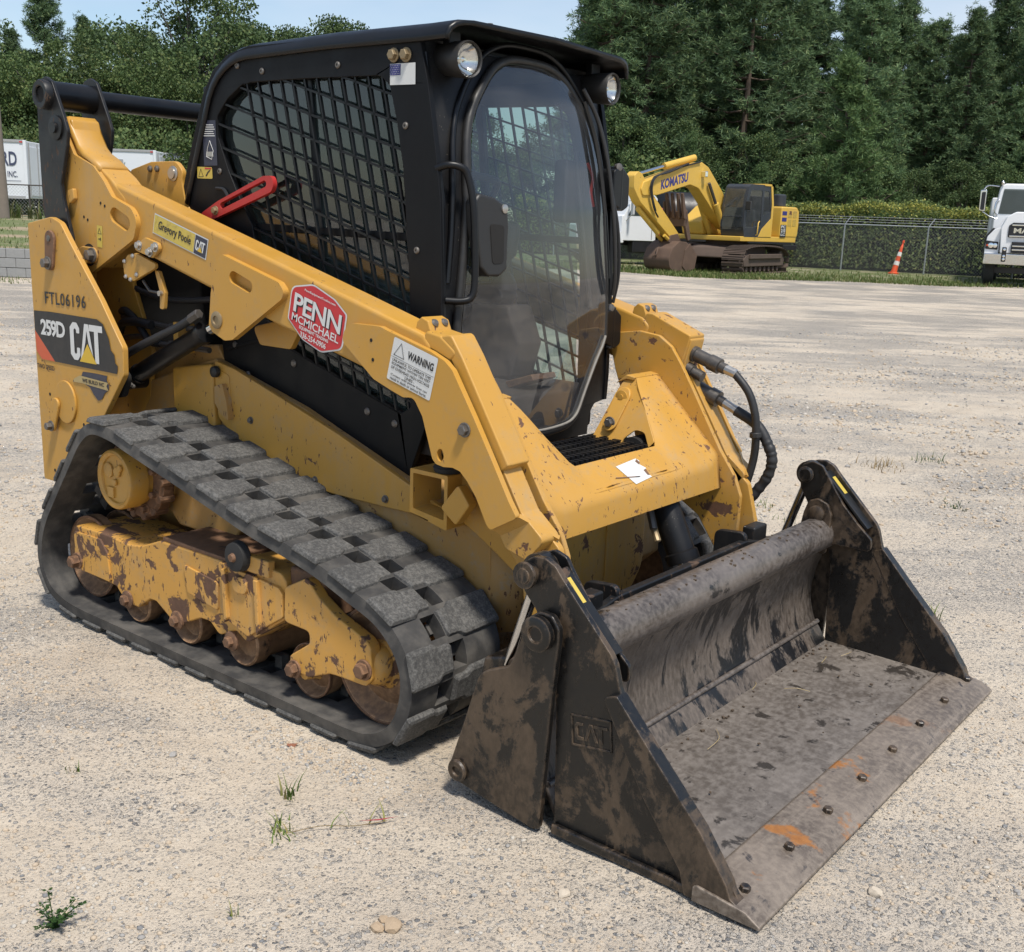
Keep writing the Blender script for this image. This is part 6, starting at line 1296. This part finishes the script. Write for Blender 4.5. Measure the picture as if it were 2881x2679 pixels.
for sgn in (1, -1):
    fr = xp('track_frame', rnd([(-1.9, .25), (1.9, .25), (2.0, .50), (1.7, .66), (-1.6, .66), (-2.0, .50)], .06), sgn * 1.0, sgn * 1.50, 'excavator_dirty' if False else 'track_shoe')
    n = 48
    for k in range(n):
        s_ = tl[-1] * k / n; i = min(int(np.searchsorted(tl, s_, 'right')) - 1, len(tp) - 1); t = (s_ - tl[i]) / max(1e-6, tl[i + 1] - tl[i]); p = tp[i].lerp(tp[(i + 1) % len(tp)], t); tn = (tp[(i + 1) % len(tp)] - tp[i]).normalized(); nr = Vector((tn.y, -tn.x, 0))
        o = bpy.data.objects.new('track_shoe', shoe); COL.objects.link(o); o.parent = fr
        o.matrix_basis = Matrix(((tn.x, 0, nr.x, p.x), (0, 1, 0, sgn * 1.20), (tn.y, 0, nr.y, p.y), (0, 0, 0, 1)))
    for k in range(8): lathe('roller', (-1.5 + k * .43, sgn * 1.02, .16), (0, 1, 0), [(0, .10), (.42, .10)], 'track_shoe', fr, 12)
    for x in (-1.87, 1.87): lathe('end_wheel', (x, sgn * 1.0, .47), (0, 1, 0), [(0, .25), (.02, .32), (.40, .32), (.42, .25)], 'track_shoe', fr, 20)
    box('side_step', (0, sgn * 1.52, .60), (3.1, .10, .16), 'track_shoe', fr, b=.02)
xp('car_body', rnd([(-1.2, .5), (1.5, .5), (1.3, .85), (.8, .98), (-.8, .98), (-1.2, .85)], .05), -1.05, 1.05, 'track_shoe')
lathe('slew_ring', (0, 0, .96), (0, 0, 1), [(0, .75), (.14, .75)], 'track_shoe', EX, 28)
# upper structure
xp('deck', rnd([(-2.42, 1.10), (1.15, 1.10), (1.15, 1.27), (-2.42, 1.30)], .03), -1.36, 1.36, 'excavator_yellow')
EH = xp('engine_cover', rnd([(-2.46, 1.28), (-2.52, 1.7), (-2.48, 2.22), (-2.30, 2.36), (-1.30, 2.36), (-1.28, 1.28)], .08), .55, 1.38, 'excavator_yellow', b=.05)
xp('counterweight', rnd([(-2.55, 1.15), (-2.60, 1.9), (-2.40, 2.20), (-2.2, 2.22), (-2.2, 1.15)], .08), -1.36, .56, 'excavator_yellow', b=.08)
xp('right_tank', rnd([(-1.9, 1.28), (.9, 1.28), (1.05, 1.75), (.75, 1.92), (.2, 2.30), (-1.9, 2.32)], .10), -1.36, -.42, 'excavator_yellow', b=.08)
lathe('air_filter', (-1.75, .95, 2.34), (0, 0, 1), [(0, .20), (.05, .24), (.42, .24), (.46, .18)], 'excavator_grey', EX, 18)
for r in range(2):
    for k in range(2):
        xp('vent', rnd([(-2.30 + k * .32, 1.98 - r * .30), (-2.06 + k * .32, 1.98 - r * .30), (-2.06 + k * .32, 2.22 - r * .30), (-2.30 + k * .32, 2.22 - r * .30)], .03), 1.374, 1.388, 'excavator_dirty', EH, b=.005)
    xp('blue_stripe', [(-1.64, 2.20 - r * .22), (-1.34, 2.20 - r * .22), (-1.34, 2.06 - r * .22), (-1.64, 2.06 - r * .22)], 1.378, 1.386, 'print_blue', EH, b=0)
ml = xp('model_plate', [(-1.66, 1.72), (-1.30, 1.72), (-1.30, 1.28), (-1.66, 1.28)], 1.378, 1.388, 'print_black', EH, b=0)
for tx, z, h in (('PC', 1.60, .10), ('210', 1.45, .13), ('LC', 1.33, .09)): lettering('lettering', tx, (-1.33, 1.3895, z), (-.28, 0, 0), (0, 0, h), 'print_white', ml, .03)
for tx, z in (('CUTTING', 1.62), ('EQUIPMENT CO', 1.54), ('336 555 0100', 1.47))[:0]: pass
# cab, left front
CB_ = xp('cab', rnd([(-.72, 1.25), (-.72, 2.35), (-.55, 3.00), (-.40, 3.05), (.72, 3.05), (.86, 2.96), (1.02, 2.3), (1.05, 1.60), (.96, 1.25)], [.02, .04, .06, .05, .06, .08, .1, .1, .05]), .40, 1.36, 'excavator_grey', b=.05,
         holes=[rnd([(-.02, 1.62), (.92, 1.55), (.90, 2.25), (.72, 2.84), (.02, 2.86)], .07), rnd([(-.60, 2.15), (-.12, 1.98), (-.10, 2.84), (-.40, 2.84)], .05)])
bm = bmesh.new()
for poly, y in (([(-.02, 1.62), (.92, 1.55), (.90, 2.25), (.72, 2.84), (.02, 2.86)], 1.345), ([(-.60, 2.15), (-.12, 1.98), (-.10, 2.84), (-.40, 2.84)], 1.345)):
    bm.faces.new([bm.verts.new((x, y, z)) for x, z in poly])
bmo('side_glass', bm, 'clear_glass', CB_, 0)
fz = [(1.055, 1.50), (1.052, 2.25), (.90, 2.88)]
bm = bmesh.new()
for (xa, za), (xb, zb) in zip(fz, fz[1:]): bm.faces.new([bm.verts.new(p) for p in ((xa + .012, .49, za), (xa + .012, 1.27, za), (xb + .012, 1.27, zb), (xb + .012, .49, zb))])
bmo('windshield', bm, 'clear_glass', CB_, 0)
box('windshield_bar', (1.07, .88, 1.94), (.03, .80, .03), 'excavator_grey', CB_, b=.005)
xp('cab_panel', [(-.72, 1.27), (.10, 1.27), (-.10, 1.55), (-.72, 1.98)], 1.362, 1.375, 'excavator_yellow', CB_, b=.005)
xp('cab_pillar', [(-.74, 1.27), (-.62, 1.27), (-.62, 2.4), (-.48, 3.02), (-.60, 3.02), (-.74, 2.4)], 1.362, 1.376, 'excavator_yellow', CB_, b=.005)
xp('roof_trim', rnd([(-.56, 3.02), (-.50, 3.09), (-.10, 3.09), (-.08, 3.02)], .02), .42, 1.38, 'excavator_yellow', CB_, b=.01)
box('seat', (-.10, .88, 1.75), (.5, .5, .9), 'seat_fabric', CB_, b=.05)
box('mirror', (.98, 1.46, 2.32), (.06, .22, .30), 'plastic_black', CB_, b=.03)
tube('handrail', [(.30, 1.40, 1.32), (.30, 1.46, 1.36), (.28, 1.46, 1.75), (.16, 1.42, 1.80)], .02, 'excavator_yellow', CB_, 8)
# boom, stick, thumb and bucket
BOOM = [(.10, 1.45), (.02, 1.75), (.80, 2.75), (1.75, 3.55), (2.15, 3.70), (2.55, 3.66), (5.25, 2.90), (5.36, 2.66), (5.25, 2.46), (4.5, 2.50), (2.75, 2.92), (2.25, 2.82), (1.40, 2.15), (.42, 1.50)]
BM_ = xp('boom', rnd(BOOM, [.1, .1, .3, .3, .2, .3, .1, .1, .1, .2, .4, .4, .3, .1]), -.24, .24, 'excavator_yellow', b=.03)
lettering('lettering', 'KOMATSU', (4.35, .2425, 2.68), (-1.45, 0, .34), (0, 0, .32), 'print_blue', BM_, .045)
for y in (-.33, .33):
    c1 = rod('lift_cylinder', (.62, y, 1.35), (1.32, y, 2.35), .11, 'excavator_yellow', EX); rod('rod', (1.30, y, 2.32), (1.80, y, 3.02), .055, 'fitting', c1)
AC = rod('stick_cylinder', (2.30, 0, 3.84), (3.95, 0, 3.46), .11, 'excavator_yellow', EX); rod('rod', (3.90, 0, 3.47), (5.45, 0, 3.10), .055, 'chrome', AC)
STK = [(5.50, 3.22), (5.68, 3.08), (5.66, 2.66), (5.30, 2.25), (3.35, 1.00), (3.08, 1.00), (3.02, 1.20), (4.05, 2.02), (4.90, 2.72), (5.30, 3.16)]
SK = xp('stick', rnd(STK, [.1, .1, .2, .2, .1, .1, .1, .2, .2, .1]), -.19, .19, 'excavator_yellow', b=.02)
rod('bucket_cylinder', (5.20, 0, 2.05), (4.05, 0, 1.28), .085, 'excavator_yellow', SK)
for y in (-.16, .16): tube('bucket_link', [(3.90, y, 1.22), (3.60, y, 1.05)], .06, 'excavator_yellow', SK, 8)
for q in ([(3.0, .30, 3.60), (4.0, .32, 3.28), (4.7, .34, 3.10), (4.92, .34, 2.85), (4.85, .30, 2.50), (4.70, .28, 2.20), (4.55, .25, 2.0)], [(2.3, .28, 3.70), (3.4, .27, 3.46), (4.6, .30, 3.14), (4.9, .33, 3.0), (4.98, .32, 2.7), (4.7, .28, 2.1), (4.4, .25, 1.8)]): tube('hose', cr_(q, 5), .028, 'hose_black', BM_, 6)
box('boom_lamp', (2.10, .34, 3.30), (.14, .20, .20), 'lamp_silver', BM_, b=.03)
TH = xp('thumb', rnd([(2.83, 1.15), (3.00, 1.10), (3.30, 1.95), (3.36, 2.35), (3.26, 2.38), (3.10, 2.0)], .06), -.42, -.34, 'bucket_rust', EX, b=.01)
for y in (-.24, .0, .24, .42): xp('tine', rnd([(3.08, 1.75), (3.26, 1.80), (3.38, 2.30), (3.44, 2.62), (3.36, 2.62), (3.24, 2.25)], .04), y - .045, y + .045, 'bucket_rust', TH, b=.02)
box('thumb_plate', (3.14, .03, 1.78), (.10, .86, .50), 'bucket_rust', TH, b=.02); xp('thumb_side', rnd([(2.78, 1.12), (2.94, 1.05), (3.14, 1.5), (3.23, 2.05), (3.10, 2.10), (2.96, 1.6)], .05), .36, .46, 'bucket_rust', TH, b=.01)
BU = [(3.13, 1.02), (3.53, 1.04), (3.90, .80), (4.08, .45), (3.98, .14), (3.63, .015), (3.03, .02), (2.63, .10), (2.48, .55), (2.60, .60)]
XB_ = xp('bucket', rnd(BU, [.05, .15, .2, .25, .25, .2, .1, .05, .03, .05]), -.55, .55, 'bucket_rust', EX, b=.015)
xp('side_plate', rnd([(2.62, .12), (3.08, .03), (3.33, .2), (3.23, .75), (2.98, .98), (2.53, .58)], .05), .55, .58, 'bucket_rust', XB_, b=.01)
xp('side_plate', rnd([(2.62, .12), (3.08, .03), (3.33, .2), (3.23, .75), (2.98, .98), (2.53, .58)], .05), -.58, -.55, 'bucket_rust', XB_, b=.01)
for y in (-.2, .2): xp('lug', rnd([(3.00, 1.00), (3.23, 1.28), (3.63, 1.22), (3.73, .98)], .06), y - .03, y + .03, 'bucket_rust', XB_, b=.01)
tube('shackle', cr_([(3.98, .0, .80), (4.08, .05, .68), (4.14, .05, .56), (4.12, -.05, .54), (4.08, -.06, .66), (4.00, -.02, .78)], 4), .03, 'bucket_rust', XB_, 6)

for o in [c for c in EX.children if not c.name.startswith(('track_frame', 'car_body', 'slew_ring'))]: o.rotation_euler = (0, 0, R_(-12))      # upper structure slewed

# ------------------------------------------------------------------ white tank truck half hidden behind the excavator
plain('truck_white', (.74, .75, .76), .35, 0, .05, 3); plain('truck_black', (.014, .014, .016), .45, 0, .2, 4); plain('reel_red', (.42, .06, .045), .5); plain('hose_red', (.55, .12, .09), .6); plain('tyre', (.022, .022, .022), .85, 0, .2, 8); plain('rim_white', (.5, .5, .5), .4)
TT = empty('tank_truck', GP(46.5, 4.75), math.atan2((-RH * .93 - FH * .36).y, (-RH * .93 - FH * .36).x)); tag(TT, 'white-cabbed truck with black tank and red hose reel left of the excavator', 'truck')
def wheel_(par, x, y, r=.50, w=.28, s=1):
    t = lathe('wheel', (x, y, r), (0, s, 0), [(-w / 2, r * .6), (-w / 2, r * .9), (-w / 2 + .03, r), (w / 2 - .03, r), (w / 2, r * .9), (w / 2, r * .6)], 'tyre', par, 26)
    lathe('rim', (x, y + s * (w / 2 - .06), r), (0, s, 0), [(0, r * .6), (.03, r * .55), (-.02, r * .3), (.06, r * .25)], 'rim_white', t, 20); return t
tc_ = prism('cab', rnd([(-.30, .95), (-.30, 2.62), (-.15, 2.75), (.75, 2.72), (1.15, 1.95), (1.25, 1.90), (1.25, .95)], [.03, .1, .1, .12, .1, .05, .05]), -1.1, 1.1, 'truck_white', TT, b=.05, holes=())
prism('hood', rnd([(1.2, .95), (1.2, 1.92), (2.55, 1.72), (2.72, 1.50), (2.72, .90)], .1), -.75, .75, 'truck_white', TT, b=.06)
for y in (-1, 1): prism('fender', rnd([(1.10, .85), (1.28, 1.30), (1.60, 1.48), (2.20, 1.45), (2.50, 1.2), (2.60, .85), (2.42, .85), (2.25, 1.18), (1.9, 1.28), (1.55, 1.18), (1.35, .85)], .06), y * .75, y * 1.12, 'truck_white', TT, b=.03)
bm = bmesh.new(); bm.faces.new([bm.verts.new(p) for p in ((-.05, 1.108, 1.92), (.98, 1.108, 1.92), (.70, 1.108, 2.55), (-.05, 1.108, 2.58))]); bmo('door_window', bm, 'truck_glass', tc_, 0)
prism('door_seam', [(-.12, 1.0), (-.10, 1.0), (-.10, 2.62), (-.12, 2.62)], 1.101, 1.106, 'truck_black', tc_, b=0)
for i, (tx, x0, w, h, z) in enumerate((('SUTTON', .62, .52, .07, 1.50), ('EXCAVATING, LLC', .78, .82, .08, 1.38), ('336-953-0108', .72, .66, .06, 1.28))): pass
box('mirror', (.95, 1.42, 2.25), (.10, .22, .62), 'rim_white', tc_, b=.04); tube('mirror_arm', [(.95, 1.08, 2.5), (.95, 1.40, 2.5)], .02, 'rim_white', tc_, 6); tube('mirror_arm', [(1.05, 1.08, 1.72), (.95, 1.40, 2.0)], .02, 'rim_white', tc_, 6)
box('chassis_rail', (-3.0, 0, .86), (9.0, 1.0, .22), 'truck_black', TT, b=.02); box('deck', (-3.6, 0, 1.06), (6.4, 2.2, .14), 'truck_black', TT, b=.02)
lathe('tank', (-.95, 0, 2.02), (-1, 0, 0), [(0, .5), (.12, .86), (.25, .95), (5.0, .95), (5.1, .86), (5.2, .5)], 'truck_black', TT, 36)
RE = lathe('hose_reel', (-.62, .60, 1.75), (0, 1, 0), [(0, .50), (.02, .52), (.04, .50), (.04, .30), (.44, .30), (.44, .50), (.46, .52), (.48, .50)], 'reel_red', TT, 26)
for k in range(5): tube('hose_coil', [(-.62 + .40 * math.cos(t), .68 + k * .08, 1.75 + .40 * math.sin(t)) for t in np.linspace(0, 6.283, 25)], .042, 'hose_red', RE, 6)
box('reel_stand', (-.62, .82, 1.28), (.80, .50, .32), 'reel_red', TT, b=.03)
box('fuel_tank', (.15, .82, .72), (1.1, .5, .5), 'truck_black', TT, b=.06)
for x in (1.9, -3.6, -4.9):
    for s in (-1, 1): wheel_(TT, x, s * .95, s=s)
box('front_bumper', (2.80, 0, .72), (.14, 2.2, .34), 'chrome', TT, b=.03)

# ------------------------------------------------------------------ white dump truck cut by the right edge, facing the yard
DT = empty('dump_truck', GP(38.2, 17.06), math.atan2(-(FH + RH * .40).y, -(FH + RH * .40).x)); tag(DT, 'white heavy truck with black grille and chrome bumper at the right edge', 'truck')
plain('grille_black', (.012, .012, .014), .4); plain('lamp_clear', (.45, .45, .42), .1, .6)
def fm(u, v, w): return (w, u, v)                            # u = left, v = up, w = forward
prism('hood', rnd([(-.80, 1.10), (-.86, 1.9), (-.70, 2.30), (-.45, 2.45), (.45, 2.45), (.70, 2.30), (.86, 1.9), (.80, 1.10)], [.05, .2, .2, .2, .2, .2, .2, .05]), -.9, .85, 'truck_white', DT, f=fm, b=.08, seg=3)
for s in (-1, 1):
    prism('fender', rnd([(s * .84, .95), (s * .84, 1.95), (s * 1.05, 1.86), (s * 1.24, 1.62), (s * 1.28, 1.30), (s * 1.28, .95)], [0, .05, .15, .15, .1, .03]), -.75, .66, 'truck_white', DT, f=fm, b=.05)
    prism('fender_flare', rnd([(s * 1.22, .98), (s * 1.20, 1.60), (s * 1.02, 1.90), (s * 1.08, 1.92), (s * 1.30, 1.62), (s * 1.31, .98)], .03), -.78, .60, 'grille_black', DT, f=fm, b=.02)
    hl = prism('headlight', rnd([(s * .88, 1.20), (s * .88, 1.46), (s * 1.26, 1.50), (s * 1.27, 1.22)], .04), .62, .70, 'grille_black', DT, f=fm, b=.02)
    for dy, r in ((.97, .075), (1.10, .085)): lathe('lamp', (.695, s * dy, 1.34), (1, 0, 0), [(0, r), (.01, r), (.02, r * .6)], 'lamp_silver', hl, 18)
    lathe('indicator', (.695, s * 1.21, 1.34), (1, 0, 0), [(0, .035), (.01, .03)], 'cone_orange', hl, 12)
    wheel_(DT, .05, s * 1.05, .54, .32, s)
    m_ = prism('mirror', rnd([(s * 1.42, 2.45), (s * 1.62, 2.48), (s * 1.63, 3.18), (s * 1.42, 3.20)], .05), -.62, -.50, 'chrome', DT, f=fm, b=.03)
    prism('mirror_face', rnd([(s * 1.45, 2.50), (s * 1.58, 2.52), (s * 1.58, 3.10), (s * 1.45, 3.12)], .04), -.505, -.492, 'grille_black', m_, f=fm, b=.01)
    tube('mirror_arm', cr_([(-.56, s * 1.05, 3.30), (-.56, s * 1.40, 3.32), (-.56, s * 1.52, 3.20)], 5), .025, 'chrome', m_, 8); tube('mirror_arm', [(-.56, s * 1.50, 2.46), (-.56, s * 1.25, 2.30), (-.56, s * 1.0, 2.22)], .02, 'chrome', m_, 8)
    lathe('marker_lamp', (-.85, s * .95, 3.36), (0, 0, 1), [(0, .05), (.10, .06), (.16, .02)], 'chrome', DT, 12)
    prism('bumper_guard', rnd([(s * .60, .82), (s * .74, .82), (s * .74, 1.30), (s * .60, 1.30)], .03), .94, 1.0, 'grille_black', DT, f=fm, b=.02)
    for z in (.90, 1.0, 1.22): lathe('fog_lamp', (1.0, s * .67, z), (1, 0, 0), [(0, .045), (.01, .045), (.02, .03)], 'lamp_silver', DT, 12)
gr = prism('grille', rnd([(-.62, 1.62), (-.62, 2.0), (-.50, 2.10), (.50, 2.10), (.62, 2.0), (.62, 1.62)], .05), .84, .90, 'grille_black', DT, f=fm, b=.02)
box('chrome_bar', (.91, 0, 2.02), (.03, 1.06, .05), 'chrome', gr, b=.01); box('chrome_bar', (.91, 0, 1.66), (.03, 1.16, .05), 'chrome', gr, b=.01)
lettering('lettering', 'MACK', (.905, -.46, 1.76), (0, .92, 0), (0, 0, .17), 'chrome', gr, .03)
box('lower_grille', (.90, 0, 1.30), (.06, .95, .36), 'grille_black', DT, b=.02)
for z in (1.22, 1.34): box('chrome_bar', (.94, 0, z), (.03, .90, .05), 'chrome', DT, b=.01)
prism('bumper', rnd([(-1.30, .72), (-1.27, 1.08), (1.27, 1.08), (1.30, .72)], .04), .60, .92, 'chrome', DT, f=fm, b=.04)
prism('cab', rnd([(-1.10, 1.3), (-1.12, 2.35), (-1.0, 3.32), (-.85, 3.42), (.85, 3.42), (1.0, 3.32), (1.12, 2.35), (1.10, 1.3)], .08), -2.4, -.88, 'truck_white', DT, f=fm, b=.06)
bm = bmesh.new(); bm.faces.new([bm.verts.new((-.865, y, z)) for y, z in ((-.98, 2.40), (.98, 2.40), (.88, 3.24), (-.88, 3.24))]); bmo('windshield', bm, 'truck_glass', DT, 0)
for s in (-1, 1): tube('hood_rail', cr_([(-.86, s * 1.0, 2.35), (-.80, s * 1.10, 2.50), (-.84, s * 1.08, 2.80), (-.88, s * .98, 2.86)], 5), .025, 'chrome', DT, 8)
lathe('exhaust', (-2.0, .95, 3.2), (0, 0, 1), [(0, .07), (1.3, .07)], 'chrome', DT, 12)
prism('dump_body', rnd([(-1.2, 1.3), (-1.2, 3.0), (1.2, 3.0), (1.2, 1.3)], .05), -7.0, -2.7, 'truck_white', DT, f=fm, b=.04)
box('axle', (.05, 0, .52), (.20, 1.8, .20), 'grille_black', DT); box('chassis_rail', (-2.5, 0, .85), (6.4, .9, .25), 'grille_black', DT)
for x in (-4.6, -5.9):
    for s in (-1, 1): wheel_(DT, x, s * .95, .54, .5, s)

# ------------------------------------------------------------------ trailers at the left
plain('trailer_white', (.70, .72, .75), .5, 0, .05, 2); plain('trailer_grey', (.34, .34, .34), .6); plain('letter_blue', (.05, .06, .11), .5)
def trailer(d, px, L_, label, z0, turn, rear_right=True):
    R0 = empty('box_trailer', GP(d, SX(d, px), z0)); R0.rotation_euler = (0, 0, math.atan2(RH.y, RH.x) + turn); tag(R0, label, 'trailer', 'white trailers beyond the low fence')
    box('body', (-L_ / 2, 1.25, 1.85), (L_, 2.5, 2.20), 'trailer_white', R0, b=.03); box('roof_rail', (-L_ / 2, -.01, 2.93), (L_, .05, .10), 'trailer_grey', R0, b=.01); box('bottom_rail', (-L_ / 2, -.01, .78), (L_, .05, .12), 'trailer_grey', R0, b=.01)
    if rear_right:
        box('corner_post', (.01, .0, 1.85), (.12, .10, 2.24), 'trailer_white', R0, b=.01)
        for y in (.35, 1.25, 2.15): box('door_frame', (.03, y, 1.85), (.03, .06, 2.1), 'trailer_grey', R0, b=.005)
        for y in (.8, 1.7): box('door_panel', (.02, y, 1.80), (.03, .78, 1.9), 'trailer_white', R0, b=.01)
        box('marker_lamp', (-.12, -.03, 2.90), (.12, .03, .05), 'print_red', R0, b=0)
    for x in (-1.4, -2.7): wheel_(R0, x, .2, .5, .28, -1)
    return R0
T1 = trailer(45, 80, 9.0, 'white box trailer with dark blue lettering at the left edge', .96, .05)
lettering('lettering', 'ORD', (-1.30, -.02, 1.98), (.98, 0, 0), (0, 0, .55), 'letter_blue', T1, .02); lettering('lettering', 'PLY, INC.', (-1.16, -.02, 1.52), (.84, 0, 0), (0, 0, .26), 'letter_blue', T1, .01)
sheet('underline', [(-1.2, 1.42), (-.20, 1.42), (-.20, 1.40), (-1.2, 1.40)], 'letter_blue', T1, lambda u, v: (u, -.02, v))
T2 = trailer(50, 440, 8.5, 'white box trailer with grey roof rail seen over the loader arm', 1.0, -.03)
prism('side_door', [(-3.2, .95), (-1.4, .95), (-1.4, 2.55), (-3.2, 2.55)], -.03, -.015, 'trailer_grey', T2, b=.005, holes=[[(-3.12, 1.03), (-1.48, 1.03), (-1.48, 2.47), (-3.12, 2.47)]])
T3 = trailer(52, 640, 5.0, 'white trailer with a dark side grille just left of the cab', 1.0, .02)
box('side_grille', (-1.9, -.03, 2.25), (1.0, .04, .9), 'grille_black', T3, b=.01)
